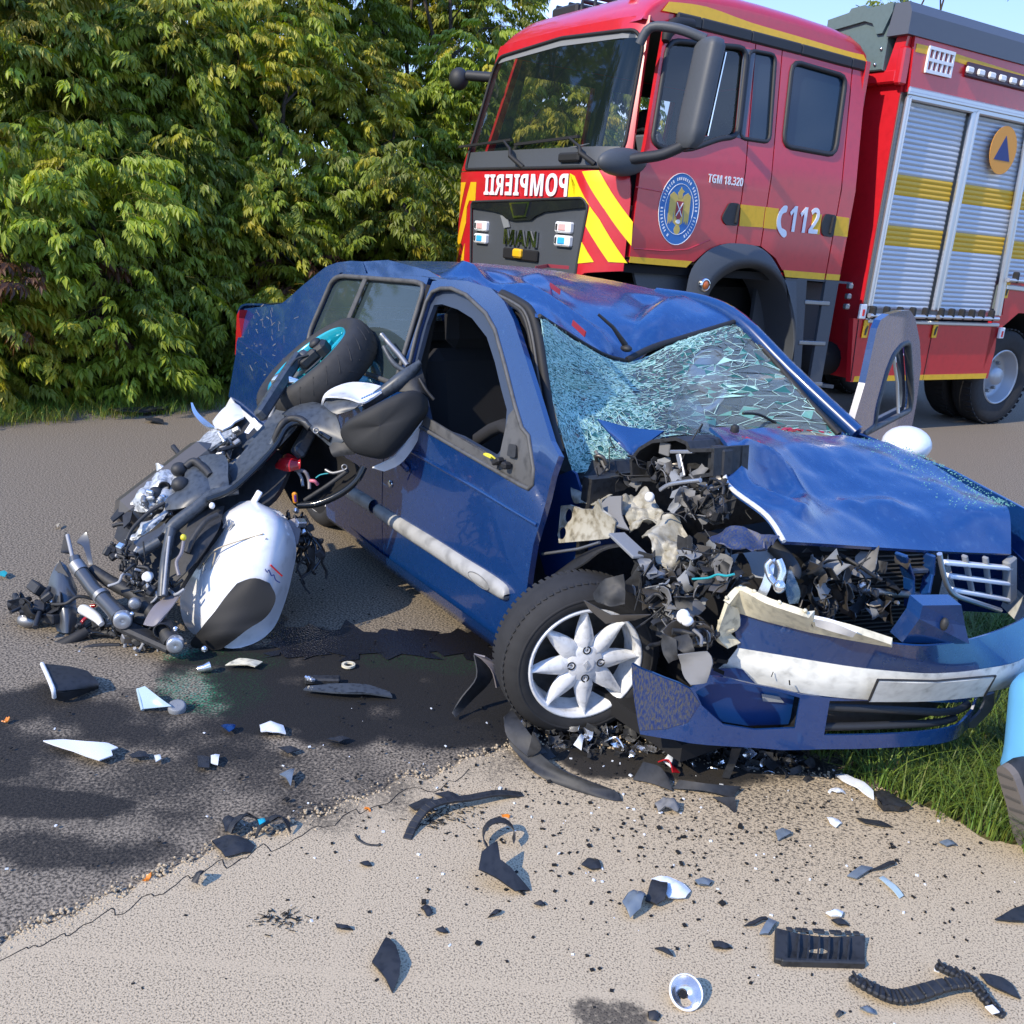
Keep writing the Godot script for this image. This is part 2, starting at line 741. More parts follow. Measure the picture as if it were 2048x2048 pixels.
func stain_shade_map() -> ImageTexture:
	var wide := 1536
	var high := 1138
	var im := Image.create(wide, high, false, Image.FORMAT_RGB8)
	var rough := fast_noise(21, 1.3, 5)
	var grain := fast_noise(22, 60.0, 2)
	var flecks := fast_noise(23, 34.0, 3)
	# blots: x, z, radius x, radius z, darkness
	var blots_and_shade := [
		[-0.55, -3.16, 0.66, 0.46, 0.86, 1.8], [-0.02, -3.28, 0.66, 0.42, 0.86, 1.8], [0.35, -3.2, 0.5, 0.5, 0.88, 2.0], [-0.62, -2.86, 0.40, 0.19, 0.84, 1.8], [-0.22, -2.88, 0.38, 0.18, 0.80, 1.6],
		[-1.35, -2.82, 0.6, 0.22, 0.70, 1.2], [-1.0, -2.72, 0.5, 0.22, 0.70, 1.2], [-1.55, -2.55, 0.5, 0.2, 0.68, 1.2], [-0.78, -2.62, 0.3, 0.1, 0.55, 1.4], [-1.3, -2.3, 0.45, 0.09, 0.7, 1.6], [-1.05, -2.12, 0.4, 0.1, 0.6, 1.3],  # this row and the next: left-hand cast shadow painted in, mixed with damp
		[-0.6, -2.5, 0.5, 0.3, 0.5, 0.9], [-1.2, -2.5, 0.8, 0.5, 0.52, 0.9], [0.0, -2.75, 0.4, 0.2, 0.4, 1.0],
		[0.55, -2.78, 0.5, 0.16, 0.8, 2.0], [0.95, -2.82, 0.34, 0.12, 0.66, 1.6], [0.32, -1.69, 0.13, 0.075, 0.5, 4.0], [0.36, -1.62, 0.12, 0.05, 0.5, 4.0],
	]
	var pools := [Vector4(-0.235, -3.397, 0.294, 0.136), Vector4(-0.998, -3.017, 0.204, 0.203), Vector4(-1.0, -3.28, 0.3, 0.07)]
	var row := PackedByteArray()
	row.resize(wide * high * 3)
	var at := 0
	for y in high:
		var z := NEAR.position.y + NEAR.size.y * (y + 0.5) / high
		var here := blots_and_shade.filter(func(b): return absf(z - b[1]) < b[3] * 1.6)
		for x in wide:
			var px := NEAR.position.x + NEAR.size.x * (x + 0.5) / wide
			var edge := rough.get_noise_2d(px * 2.0, z * 2.0)
			var k := 0.0
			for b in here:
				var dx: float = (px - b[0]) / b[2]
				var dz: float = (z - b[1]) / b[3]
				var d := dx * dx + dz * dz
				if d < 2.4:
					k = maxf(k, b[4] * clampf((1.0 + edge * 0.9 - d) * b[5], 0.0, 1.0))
			var g := 0.0
			if k > 0.0:
				g = grain.get_noise_2d(px, z) * 0.5 + 0.5
				k *= clampf((k * 1.25 - 0.55 + g * 1.1) * 1.6, 0.0, 1.0)
			# flecks thrown forward from the front of the wreck
			var near := clampf(1.15 - absf(px - 0.85) * 0.55 - (z + 2.75) * 1.0, 0.0, 1.0) if z > -2.85 else 0.0
			if near > 0.0:
				var f := flecks.get_noise_2d(px * 1.7, z * 3.4)
				k = maxf(k, 0.62 * clampf((f - 0.66 + near * 0.60) * 4.0, 0.0, 1.0) * minf(1.0, near * 2.2))
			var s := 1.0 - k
			# green coolant among the oil
			var leaf := 0.0
			for b in pools:
				var dx: float = (px - b.x) / b.z
				var dz: float = (z - b.y) / b.w
				leaf = maxf(leaf, clampf((1.0 + edge * 1.4 - dx * dx - dz * dz) * 1.2, 0.0, 1.0) * clampf(flecks.get_noise_2d(px * 2.4, z * 2.4) * 2.6 + 0.35, 0.0, 1.0))
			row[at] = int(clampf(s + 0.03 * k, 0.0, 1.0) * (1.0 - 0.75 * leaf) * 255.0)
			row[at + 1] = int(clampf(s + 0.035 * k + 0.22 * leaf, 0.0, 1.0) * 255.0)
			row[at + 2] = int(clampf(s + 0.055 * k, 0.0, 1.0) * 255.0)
			at += 3
	return ImageTexture.create_from_image(Image.create_from_data(wide, high, false, Image.FORMAT_RGB8, row))


func ground() -> void:
	var stain_shade := stain_shade_map()
	var m := mat("asphalt", 0.29, 0.235, 0.165, 0.9)
	m.albedo_texture = noise_map(31, 0.075, [[0.0, 0.2], [0.3, 0.5], [0.48, 0.8], [0.7, 1.0], [1.0, Color(1, 1, 1)]], 6, 1024)
	m.heightmap_enabled = true
	m.heightmap_texture = bump_map(32, 0.16, 3, 1024)
	m.heightmap_scale = 0.14
	world_map(m, 1.1)
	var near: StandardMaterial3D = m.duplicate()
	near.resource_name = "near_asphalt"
	stain_shaded(near, stain_shade)
	var q := mat("apron_concrete", 0.50, 0.395, 0.255, 0.92)
	q.albedo_texture = noise_map(33, 0.10, [[0.0, 0.35], [0.26, 0.6], [0.38, 0.92], [0.6, 1.0], [1.0, 1.0]], 6, 1024)
	q.heightmap_enabled = true
	q.heightmap_texture = bump_map(34, 0.14, 3, 1024)
	q.heightmap_scale = 0.10
	world_map(q, 1.4)
	stain_shaded(q, stain_shade)
	var soil := mat("soil", 0.13, 0.10, 0.055, 0.95)
	soil.albedo_texture = noise_map(35, 0.02, [[0.0, Color(0.6, 0.75, 0.4)], [0.5, Color(0.9, 0.95, 0.7)], [1.0, 1.0]], 5)
	world_map(soil, 0.6)

	var f := form()
	f.grid([[v(-180,0,120), v(180,0,120)], [v(-180,0,-240), v(180,0,-240)]])
	structure("ground", f, soil)
	# the road runs from the left foreground past the fire engine to the right distance
	f = form()
	f.xf = Transform3D(Basis(), v(0,.004,0))
	var far_edge := curve([w(-40,22), w(-12,-.5), w(-7.2,-4.6), w(-4.6,-6.55), w(-3.2,-7.66), w(-2.6,-8.2), w(-.9,-9.9), w(4,-14.4), w(14,-23), w(40,-45)], 4)
	var near_edge := curve([w(-38,40), w(-10,14), w(-3.4,3.4), w(-1.2,-1.0), w(.2,-2.2), w(1.25,-2.6), w(2.6,-5.05), w(4.2,-6.6), w(8,-9.4), w(18,-17.5), w(44,-38)], 4)
	road(f, far_edge + reversed(near_edge), NEAR)
	structure("road", f, m)
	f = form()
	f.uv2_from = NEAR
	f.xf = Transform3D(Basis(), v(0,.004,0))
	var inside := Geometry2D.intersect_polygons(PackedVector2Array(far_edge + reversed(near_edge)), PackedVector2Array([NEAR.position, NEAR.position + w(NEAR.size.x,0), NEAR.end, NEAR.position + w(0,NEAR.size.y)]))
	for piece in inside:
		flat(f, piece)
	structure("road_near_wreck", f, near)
	apron(q)
	f = form()
	f.xf = Transform3D(Basis(), v(0,.010,0))
	flat(f, PackedVector2Array([w(2.55,-5.0), w(2.9,-5.42), w(4.3,-6.75), w(9,-10.4), w(22,-20.5), w(23,-19), w(9,-9.2), w(4.6,-5.6), w(3.2,-4.3)]))
	structure("roadside_gravel_verge", f, M["apron_concrete"].duplicate())
	weeds()


func stain_shaded(m: StandardMaterial3D, stain_shade: Texture2D) -> void:
	m.detail_enabled = true
	m.detail_albedo = stain_shade
	m.detail_blend_mode = BaseMaterial3D.BLEND_MODE_MUL
	m.detail_uv_layer = BaseMaterial3D.DETAIL_UV_2


func reversed(a: Array) -> Array:
	var b := a.duplicate()
	b.reverse()
	return b


func flat(f: Form, o: PackedVector2Array) -> void:
	var idx := Geometry2D.triangulate_polygon(o)
	for i in range(0, idx.size(), 3):
		var a := o[idx[i]]
		var b := o[idx[i + 1]]
		var d := o[idx[i + 2]]
		f.tri(v(a.x,0,a.y), v(b.x,0,b.y), v(d.x,0,d.y), Vector3.UP, Vector3.UP, Vector3.UP)


# The road outside the marked piece near the wreck, which is a sheet of its own.
func road(f: Form, o: Array, hole: Rect2) -> void:
	var big := 400.0
	var a := hole.position
	var b := hole.end
	for r in [[-big, -big, big, a.y], [-big, b.y, big, big], [-big, a.y, a.x, b.y], [b.x, a.y, big, b.y]]:
		for piece in Geometry2D.intersect_polygons(PackedVector2Array(o), PackedVector2Array([w(r[0],r[1]), w(r[2],r[1]), w(r[2],r[3]), w(r[0],r[3])])):
			flat(f, piece)


# A pale rough slab with a crumbled lip where it meets the asphalt.
func apron(m: StandardMaterial3D) -> void:
	var lip := curve([w(-6.5,1.6), w(-3.2,-.4), w(-1.33,-1.48), w(-1.074,-1.746), w(-1.025,-1.783), w(-.975,-1.846), w(-.914,-1.93), w(-.842,-1.99), w(-.768,-2.068), w(-.704,-2.15), w(-.603,-2.219), w(-.476,-2.328), w(-.352,-2.459), w(-.188,-2.573), w(-.04,-2.711), w(.062,-2.763), w(.222,-2.821), w(.459,-2.847), w(.691,-2.818), w(.949,-2.779), w(1.133,-2.731), w(1.306,-2.67), w(1.422,-2.565), w(1.53,-2.467), w(1.9,-2.35), w(3.4,-1.2), w(6,2)], 8)
	var rough := fast_noise(41, 9.0, 4)
	var edge := []
	for i in lip.size():
		var q: Vector2 = lip[i]
		edge.append(q + w(0, rough.get_noise_2d(q.x, q.y) * 0.06))
	var f := form()
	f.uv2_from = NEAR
	f.xf = Transform3D(Basis(), v(0,.014,0))
	for i in edge.size() - 1:
		var a: Vector2 = edge[i]
		var b: Vector2 = edge[i + 1]
		if b.x > a.x:
			flat(f, PackedVector2Array([a, b, w(b.x,7.0), w(a.x,7.0)]))
	for i in edge.size() - 1:
		var a: Vector2 = edge[i]
		var b: Vector2 = edge[i + 1]
		var o := (b - a).orthogonal().normalized() * 0.02
		f.quad(v(a.x,0,a.y), v(b.x,0,b.y), v(b.x - o.x,-.012,b.y - o.y), v(a.x - o.x,-.012,a.y - o.y))
		f.quad(v(a.x,0,a.y), v(b.x,0,b.y), v(b.x + o.x,-.012,b.y + o.y), v(a.x + o.x,-.012,a.y + o.y))
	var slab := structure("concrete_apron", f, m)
	# cracks that follow the lip, and crumbled stones along it
	var c := form()
	var stones := form()
	for i in edge.size() - 1:
		var a: Vector2 = edge[i]
		if a.x < -1.4 or a.x > 1.3:
			continue
		if a.x < -0.1:
			var q0 := a + w(0.02, 0.055 + 0.025 * rough.get_noise_2d(a.x * 2.0, 3.0))
			var b: Vector2 = edge[i + 1]
			var q1 := b + w(0.02, 0.055 + 0.025 * rough.get_noise_2d(b.x * 2.0, 3.0))
			var wide := 0.002 + 0.003 * absf(rough.get_noise_2d(a.x * 4.0, 8.0))
			c.bar(v(q0.x,.0142,q0.y), v(q1.x,.0142,q1.y), wide, 0.0012, Vector3.UP)
		for k in 9:
			var s := rng.randf_range(0.003, 0.011)
			stones.box(v(s,s * .7,s * .8), Transform3D(Basis(v(rng.randfn(), rng.randfn(), rng.randfn()).normalized(), rng.randf() * TAU), v(a.x + rng.randfn() * 0.02, 0.012, a.y + rng.randfn() * 0.022 - 0.008)), s * 0.25)
	part("crack", c, M["deep_black"], slab).set_meta("kind", "stuff")
	part("crumbled_stones", stones, m, slab).set_meta("kind", "stuff")


# Blades of grass: one mesh of a few bent blades, scattered.
func blade_tuft(seed_: int, blades: int, high: float, spread: float, lean_: float) -> ArrayMesh:
	var r := RandomNumberGenerator.new()
	r.seed = seed_
	var f := form()
	for i in blades:
		var a := r.randf() * TAU
		var o := v(r.randf_range(-1, 1), 0, r.randf_range(-1, 1)) * spread
		var h := high * r.randf_range(0.5, 1.1)
		var dir := v(cos(a), 0, sin(a))
		var side := v(-sin(a), 0, cos(a)) * r.randf_range(0.0016, 0.003)
		var bend := lean_ * r.randf_range(0.4, 1.3)
		var k := r.randf_range(0.75, 1.25)
		f.col = Color(k * r.randf_range(0.9, 1.3), k, k * 0.8)
		var last := []
		for s in 5:
			var u := s / 4.0
			var c := o + dir * h * bend * u * u + Vector3.UP * h * u * (1.0 - 0.35 * bend * u)
			var d := side * (1.0 - u * 0.9)
			if s:
				f.quad(last[0], last[1], c + d, c - d)
			last = [c - d, c + d]
	return f.mesh()


func scatter(called: String, mesh_: Mesh, m: Material, spots: Array, parent: Node = self) -> MultiMeshInstance3D:
	var mm := MultiMesh.new()
	mm.transform_format = MultiMesh.TRANSFORM_3D
	mm.use_colors = true
	mm.mesh = mesh_
	mm.instance_count = spots.size()
	for i in spots.size():
		mm.set_instance_transform(i, spots[i][0])
		mm.set_instance_color(i, spots[i][1])
	mesh_.surface_set_material(0, m)
	var o := MultiMeshInstance3D.new()
	o.multimesh = mm
	o.name = numbered(called) if parent == self else called
	parent.add_child(o, true)
	o.set_meta("kind", "stuff")
	return o


func weeds() -> void:
	var m := mat("grass_blade", 0.115, 0.19, 0.028, 0.55)
	m.vertex_color_use_as_albedo = true
	m.backlight_enabled = true
	m.backlight = Color(0.4, 0.55, 0.1)
	# long grass under the front of the car
	var patch := PackedVector2Array([w(1.049,-2.968), w(1.136,-2.852), w(1.179,-2.723), w(1.289,-2.667), w(1.362,-2.57), w(1.453,-2.531), w(1.524,-2.454), w(1.576,-2.379), w(2.3,-2.35), w(3.4,-3.8), w(2.9,-4.7), w(1.9,-4.0), w(1.35,-3.3)])
	var spots := []
	var r := RandomNumberGenerator.new()
	r.seed = 51
	while spots.size() < 2600:
		var q := w(r.randf_range(0.9, 3.5), r.randf_range(-4.8, -2.2))
		if not Geometry2D.is_point_in_polygon(q, patch):
			continue
		var s := r.randf_range(0.5, 1.25)
		var k := r.randf_range(0.55, 1.3)
		spots.append([Transform3D(Basis(Vector3.UP, r.randf() * TAU).scaled(v(s, s * r.randf_range(0.7, 1.2), s)), v(q.x,.0,q.y)), Color(k * r.randf_range(0.8, 1.25), k, k)])
	var o := scatter("grass", blade_tuft(5, 9, 0.20, 0.03, 0.9), m, spots)
	tag(o, "long green grass growing under the car's front bumper", "grass")
	# verge in front of the hedge and along the right side of the road
	var spots2 := []
	while spots2.size() < 5200:
		var s0 := r.randf()
		var q := w(-9.5,-1.5).lerp(w(1.5,-11.6), s0) + w(-.64,-.77) * r.randf_range(-0.12, 1.5)
		var s := r.randf_range(0.4, 1.3)
		var k := r.randf_range(0.6, 1.4)
		var dry := r.randf() < 0.35
		spots2.append([Transform3D(Basis(Vector3.UP, r.randf() * TAU).scaled(v(s,s,s)), v(q.x,.0,q.y)), Color(k * (2.2 if dry else 1.2), k * 1.25, k)])
	o = scatter("grass", blade_tuft(6, 12, 0.14, 0.05, 0.9), m, spots2)
	tag(o, "short dry roadside grass at the foot of the hedge", "grass")
	var spots3 := []
	while spots3.size() < 1500:
		var q := w(2.9,-4.7).lerp(w(9.5,-9.2), pow(r.randf(), 1.6)) + w(.6,.75) * r.randf_range(-0.3, 1.6)
		var s := r.randf_range(0.4, 1.1)
		var k := r.randf_range(0.6, 1.3)
		spots3.append([Transform3D(Basis(Vector3.UP, r.randf() * TAU).scaled(v(s,s,s)), v(q.x,.0,q.y)), Color(k * 1.5, k, k)])
	o = scatter("grass", blade_tuft(7, 10, 0.14, 0.05, 0.9), m, spots3)
	tag(o, "patchy grass on the far verge to the right of the car", "grass")



# One drooping twig with compound leaves: five narrow leaflets each.
func leaf_spray(seed_: int) -> ArrayMesh:
	var r := RandomNumberGenerator.new()
	r.seed = seed_
	var f := form()
	var twig := [v(0,0,0), v(.10,.03,0), v(.2,.01,.0), v(.30,-.06,0)]
	f.col = Color(0.5, 0.35, 0.25)
	f.tube(twig, 0.003, 3, false)
	for i in 8:
		var u := 0.25 + 0.75 * i / 7.0
		var root: Vector3 = twig[0].lerp(twig[3], u) + Vector3.UP * 0.03 * sin(u * PI)
		var side := 1.0 if i % 2 else -1.0
		var out := v(0.35 + 0.4 * u, -0.25 - r.randf() * 0.5, side * r.randf_range(0.35, 0.9)).normalized()
		if i == 7:
			out = v(0.6, -0.8, r.randf_range(-0.2, 0.2)).normalized()
		var tip := root + out * 0.10
		var lean_ := out.lerp(Vector3.DOWN, 0.45).normalized()
		var across := lean_.cross(v(.2,.9,side * .3)).normalized()
		var k := r.randf_range(0.8, 1.2)
		for j in 5:
			var base := tip if j == 0 else root.lerp(tip, 0.55 if j < 3 else 0.9)
			var s := 0.0 if j == 0 else (1.0 if j % 2 else -1.0)
			var d := (lean_ + across * s * 0.85).lerp(Vector3.DOWN, r.randf_range(0.05, 0.3)).normalized()
			var l := (0.105 if j == 0 else 0.085) * r.randf_range(0.8, 1.15)
			var wing := d.cross(v(r.randf_range(-0.4, 0.4), 0.9, 0.35 * side)).normalized() * l * 0.2
			var fold := wing.cross(d).normalized() * l * 0.07
			f.col = Color(k, k, k)
			var mid := base + d * l * 0.45
			var end := base + d * l + Vector3.DOWN * l * 0.12
			f.tri(base, mid + wing + fold, mid)
			f.tri(base, mid, mid - wing + fold)
			f.tri(mid, mid + wing + fold, end)
			f.tri(mid, end, mid - wing + fold)
	return f.mesh()


func tree(at: Vector3, high: float, wide: float, count: int, tone: Color, label: String, seed_: int, group := "young trees grown together into a hedge", low := 0.05) -> void:
	var r := RandomNumberGenerator.new()
	r.seed = seed_
	var t := thing("hedge_tree", label, "tree", Transform3D(Basis(), at), group)
	var f := form()
	var stems := []
	for i in 3:
		var a := r.randf() * TAU
		var path := []
		var o := v(cos(a), 0, sin(a)) * 0.12
		for k in 7:
			var u := k / 6.0
			path.append(o * (1.0 + u * 3.0) + v(r.randf_range(-0.1, 0.1) * k, high * 0.85 * u, r.randf_range(-0.1, 0.1) * k) * v(.6,1,.6))
		f.tube(path, range(7).map(func(k): return 0.055 * (1.0 - k / 7.5)), 6)
		stems.append(path)
	part("trunk", f, M["bark"], t)
	f = form()
	for i in 34:
		var stem: Array = stems[i % 3]
		var u := r.randf_range(0.12, 1.0)
		var s: Vector3 = stem[int(u * 5.9)]
		var a := r.randf() * TAU
		var reach := wide * r.randf_range(0.5, 0.95) * (1.0 - 0.35 * u)
		var e := s + v(cos(a) * reach, r.randf_range(-0.2, 0.6), sin(a) * reach)
		f.tube([s, s.lerp(e, 0.5) + Vector3.UP * 0.15, e], [0.02, 0.013, 0.005], 4, false)
	part("branch", f, M["bark"], t)
	# the crown: lobes of sprays, drooping outwards, with hollows between them
	var lobes := []
	for i in 26:
		var y := high * (0.04 + 0.94 * r.randf())
		var a := r.randf() * TAU
		var rad := wide * (0.35 + 0.6 * sqrt(r.randf())) * (1.0 - 0.45 * pow(y / high, 3.0))
		lobes.append([v(cos(a) * rad, y, sin(a) * rad), r.randf_range(0.32, 0.62), r.randf_range(0.72, 1.25), r.randf()])
	var spots := [[], []]
	for i in int(count * 1.5):
		var lobe: Array = lobes[r.randi() % lobes.size()]
		var d := v(r.randfn(), r.randfn() * 0.9 + 0.25, r.randfn()).normalized()
		var q: Vector3 = lobe[0] + d * lobe[1] * r.randf_range(0.45, 1.05)
		if q.y < low:
			continue
		var yaw := atan2(-d.z, d.x) + r.randf_range(-0.7, 0.7)
		var b := Basis(Vector3.UP, yaw) * Basis(Vector3.BACK, r.randf_range(-0.5, 0.35)) * Basis(Vector3.RIGHT, r.randf_range(-0.5, 0.5))
		var s := r.randf_range(0.55, 1.0)
		var k: float = lobe[2] * r.randf_range(0.8, 1.2)
		var c := tone * k
		if lobe[3] > 0.8 or r.randf() < 0.05:
			c = c.lerp(Color(0.48, 0.40, 0.03) * k, r.randf_range(0.35, 0.9))
		elif lobe[3] < 0.03:
			c = Color(0.12, 0.05, 0.02)
		spots[i % 2].append([Transform3D(b.scaled(Vector3.ONE * s), q), c])
	for i in 2:
		var m: ArrayMesh = sprays[i]
		var mm := scatter("crown", m, M["leaf"], spots[i], t)
		mm.set_meta("kind", "stuff")


var sprays := []


func hedge() -> void:
	var m := mat("leaf", 1, 1, 1, 0.5)
	m.vertex_color_use_as_albedo = true
	m.backlight_enabled = true
	m.backlight = Color(0.8, 0.85, 0.3)
	m = mat("bark", 0.10, 0.075, 0.05, 0.9)
	m.albedo_texture = noise_map(61, 0.05, [[0.0, 0.5], [1.0, 1.0]], 4, 256)
	world_map(m, 3.0)
	sprays = [leaf_spray(1), leaf_spray(2)]
	var green := Color(0.23, 0.29, 0.022)
	# three steps: low bushes at the verge, young trees behind them, taller ones at the back
	var line := v(.77,0,-.64)
	var deep := v(-.64,0,-.77)
	var words := [["low bush at the far left of the hedge with a shaded hollow beside it", "low bush with yellow leaf sprays near the ground, left of the motorcycle's front wheel", "low bush with dry brown leaves hanging near the ground", "low green bush just behind the saloon's boot", "low bush behind the saloon's rear roof", "low bush hidden behind the saloon's roof, left of the fire engine"],
		["young tree in the hedge at the left edge with a pale top", "young tree with yellow-green drooping sprays, second from the left", "young tree with large yellow leaf clusters at mid height", "young tree in deep green above the saloon's boot", "young tree with drooping leaves above the saloon's rear window", "young tree beside the fire engine's far mirror"],
		["tall tree filling the upper left corner", "tall tree with sunlit top, second along the upper edge", "tall tree with olive leaves above the middle of the hedge", "tall dark green tree above the saloon's boot", "tall tree with sky showing through its top near the fire engine", "tall tree behind the fire engine's windscreen"]]
	var group := ["low bushes along the front of the hedge", "young trees in the middle of the hedge", "tall trees at the back of the hedge"]
	for row in 3:
		for i in 6:
			var s: float = -0.9 + i * 1.42 + [0.0, 0.5, 0.15][row] + 0.25 * sin(i * 5.0 + row)
			var p: Vector3 = v(-3.9,0,-7.7) + line * s + deep * ([0.45, 1.35, 2.5][row] + 0.25 * sin(i * 3.7 + row * 2.0))
			var high: float = [2.0, 3.5, 5.6][row] * (1.0 + 0.13 * sin(i * 2.9 + row))
			tree(p, high, [0.85, 1.05, 1.35][row], [620, 820, 1150][row], green * [1.1, 1.15, 0.95, 0.85, 1.0, 0.9][(i + row * 2) % 6], words[row][i], 100 + i + row * 20, group[row])
	for i in 4:
		tree([v(-6.2,0,-12.0), v(-8.6,0,-12.6), v(-4.2,0,-13.2), v(-11.0,0,-12.0)][i], 7.2 + 0.4 * i, 1.9, 620, green * 0.95, ["tall tree deep behind the hedge's left part, its top above the yellow sprays", "tall tree deep behind the upper left corner of the hedge", "tall tree deep behind the hedge near the saloon's boot", "tall tree deep behind the far left end of the hedge"][i], 330 + i, "trees deep behind the hedge")
	tree(v(6.4,0,-17.5), 7.1, 1.6, 900, green, "tree whose top shows above the fire engine's cab roof", 301, "trees beyond the fire engine")
	tree(v(16.2,0,-24.0), 8.7, 1.4, 700, green * 1.1, "tree whose tip shows above the fire engine's equipment body", 302, "trees beyond the fire engine")



# The fire engine, in its own frame: x runs to its rear, y up, z out of its left side, which faces the road.
func truck_side(q: Vector2) -> Vector3:
	return v(q.x, q.y, -0.04 - 0.17 * maxf(0.0, q.y - 2.2))


func truck_off_side(q: Vector2) -> Vector3:
	return v(q.x, q.y, -2.46 + 0.17 * maxf(0.0, q.y - 2.2))


func truck_front(q: Vector2) -> Vector3:
	var t := clampf((absf(q.x + 1.25) - 0.80) / 0.42, 0.0, 1.15)
	var low := q.y < 2.1
	return v((-5.47 if low else -5.47 + (q.y - 2.1) / 1.02 * 0.25) + (0.22 if q.x > -1.25 else 0.06) * t * t * (1.0 if low else 0.9), q.y, q.x)


func lifted(face: Callable, by: float) -> Callable:
	return func(q: Vector2) -> Vector3:
		var e := 0.004
		var a: Vector3 = face.call(q + Vector2(e, 0)) - face.call(q - Vector2(e, 0))
		var b: Vector3 = face.call(q + Vector2(0, e)) - face.call(q - Vector2(0, e))
		return face.call(q) + a.cross(b).normalized() * by


func skin(called: String, outline: Array, holes: Array, face: Callable, thick: float, m: Material, parent: Node, step := 0.15) -> MeshInstance3D:
	var f := form()
	f.panel(outline, holes, face, thick, step)
	return part(called, f, m, parent)


func seal(outline: Array, face: Callable, lift: float, radius: float, m: Material, parent: Node, called := "seal") -> MeshInstance3D:
	var f := form()
	f.bead(outline, face, lift, radius)
	return part(called, f, m, parent)


func fire_truck() -> void:
	var t := thing("fire_engine", "red fire engine with grey roller shutters and yellow stripes parked behind the wrecked car", "fire engine", Transform3D(Basis(v(.8448,.0000,-.5352), v(.0000,1.0000,.0000), v(.5352,.0000,.8448)), v(5.1690,-.0000,-10.2224)))
	var side := truck_side
	var front := truck_front
	var red: Material = M["red_paint"]
	# ---- cab side: front door, post, rear door, rear edge
	var front_window := rounded([w(-4.968,3.072), w(-4.096,3.152), w(-4.181,3.12), w(-4.256,2.456), w(-4.435,2.419), w(-4.739,2.325), w(-5.053,2.306), w(-5.101,2.343)], 0.09)
	front_window = rounded([w(-4.963,3.059), w(-4.17,3.126), w(-4.251,2.464), w(-4.43,2.434), w(-4.749,2.317), w(-5.043,2.304), w(-5.106,2.35)], 0.10)
	var quarter := rounded([w(-4.143,3.115), w(-3.859,3.122), w(-3.9,2.461), w(-4.229,2.459)], 0.06)
	var rear_window := rounded([w(-3.665,3.105), w(-3.024,3.078), w(-3.124,2.44), w(-3.746,2.451)], 0.09)
	var door := skin("front_door", [w(-5.207,2.144), w(-4.989,3.171), w(-4.081,3.183), w(-4.168,2.152), w(-4.164,1.657), w(-4.326,1.648), w(-4.465,1.587), w(-4.582,1.5), w(-5.223,1.507)], [front_window], side, 0.04, red, t)
	var post := skin("door_post", [w(-4.07,3.183), w(-3.788,3.177), w(-3.873,2.178), w(-3.881,1.661), w(-4.153,1.658), w(-4.157,2.153)], [quarter], side, 0.04, red, t)
	var rear_door := skin("rear_door", [w(-3.777,3.177), w(-2.954,3.163), w(-3.029,2.252), w(-3.048,1.471), w(-3.581,1.478), w(-3.686,1.575), w(-3.869,1.658), w(-3.862,2.179)], [rear_window], side, 0.04, red, t)
	skin("cab_rear_edge", [w(-2.941,3.162), w(-2.769,3.161), w(-2.842,2.269), w(-2.86,1.466), w(-3.035,1.469), w(-3.016,2.254)], [], side, 0.04, red, t)
	skin("pane", grown(front_window, -0.005), [], lifted(side, -0.02), 0.0, M["truck_glass"], door)
	skin("pane", grown(quarter, -0.005), [], lifted(side, -0.012), 0.0, M["dark_glass"], post)
	skin("pane", grown(rear_window, -0.005), [], lifted(side, -0.012), 0.0, M["dark_glass"], rear_door)
	seal(front_window, side, 0.0, 0.022, M["dark_trim"], door)
	seal(quarter, side, 0.0, 0.016, M["dark_trim"], post)
	seal(rear_window, side, 0.0, 0.022, M["dark_trim"], rear_door)
	# black band between the front and quarter panes
	skin("window_band", [w(-4.202,3.117), w(-4.079,3.121), w(-4.175,2.458), w(-4.272,2.458)], [], lifted(side, 0.004), 0.012, M["slate_paint"], post)
	# stripes
	var stripe: Material = M["yellow_tape"]
	for o in [[w(-4.161,1.967), w(-3.894,1.968), w(-3.889,1.808), w(-4.148,1.802)], [w(-3.883,1.969), w(-3.736,1.966), w(-3.729,1.802), w(-3.877,1.804)], [w(-3.323,1.958), w(-3.218,1.957), w(-3.21,1.794), w(-3.321,1.795)], [w(-3.043,1.957), w(-2.869,1.953), w(-2.853,1.795), w(-3.028,1.797)],
		[w(-5.219,1.51), w(-4.598,1.505), w(-4.652,1.455), w(-5.222,1.466)], [w(-3.576,1.482), w(-3.056,1.475), w(-3.058,1.421), w(-3.54,1.426)], [w(-3.036,1.474), w(-2.861,1.472), w(-2.865,1.422), w(-3.039,1.422)]]:
		skin("yellow_stripe", o, [], lifted(side, 0.004), 0.003, stripe, t, 0.4)
	skin("cab_bottom_edge", [w(-5.223,1.47), w(-4.642,1.455), w(-4.636,1.482), w(-5.206,1.489)], [], lifted(side, -0.002), 0.05, red, t)
	skin("cab_bottom_edge", [w(-3.541,1.43), w(-2.856,1.427), w(-2.857,1.457), w(-3.56,1.462)], [], lifted(side, -0.002), 0.05, red, t)
	# emergency number with a handset
	var digits := letters("112", 0.205, 0.004)
	var at_digits := Transform3D(Basis(), v(-3.424,1.894,-.04) + v(.0,0,.006))
	place(part("number", digits, M["white_print"], t), at_digits.scaled_local(v(.80,1.0,1)))
	var hs := form(Transform3D(Basis(), v(-3.692,1.872,-.04) + v(0,0,.004)))
	hs.prism(curve([w(.03,.125), w(.05,.115), w(.045,.075), w(.02,.065), w(.0,.05), w(-.005,.0), w(.015,-.05), w(.04,-.06), w(.075,-.075), w(.085,-.11), w(.06,-.128), w(.02,-.11), w(-.03,-.06), w(-.05,.0), w(-.035,.07), w(.0,.115)], 3, true), 0.004)
	part("handset_mark", hs, M["white_print"], t)
	var name_mesh := letters("TGM 18.320", 0.062, 0.004)
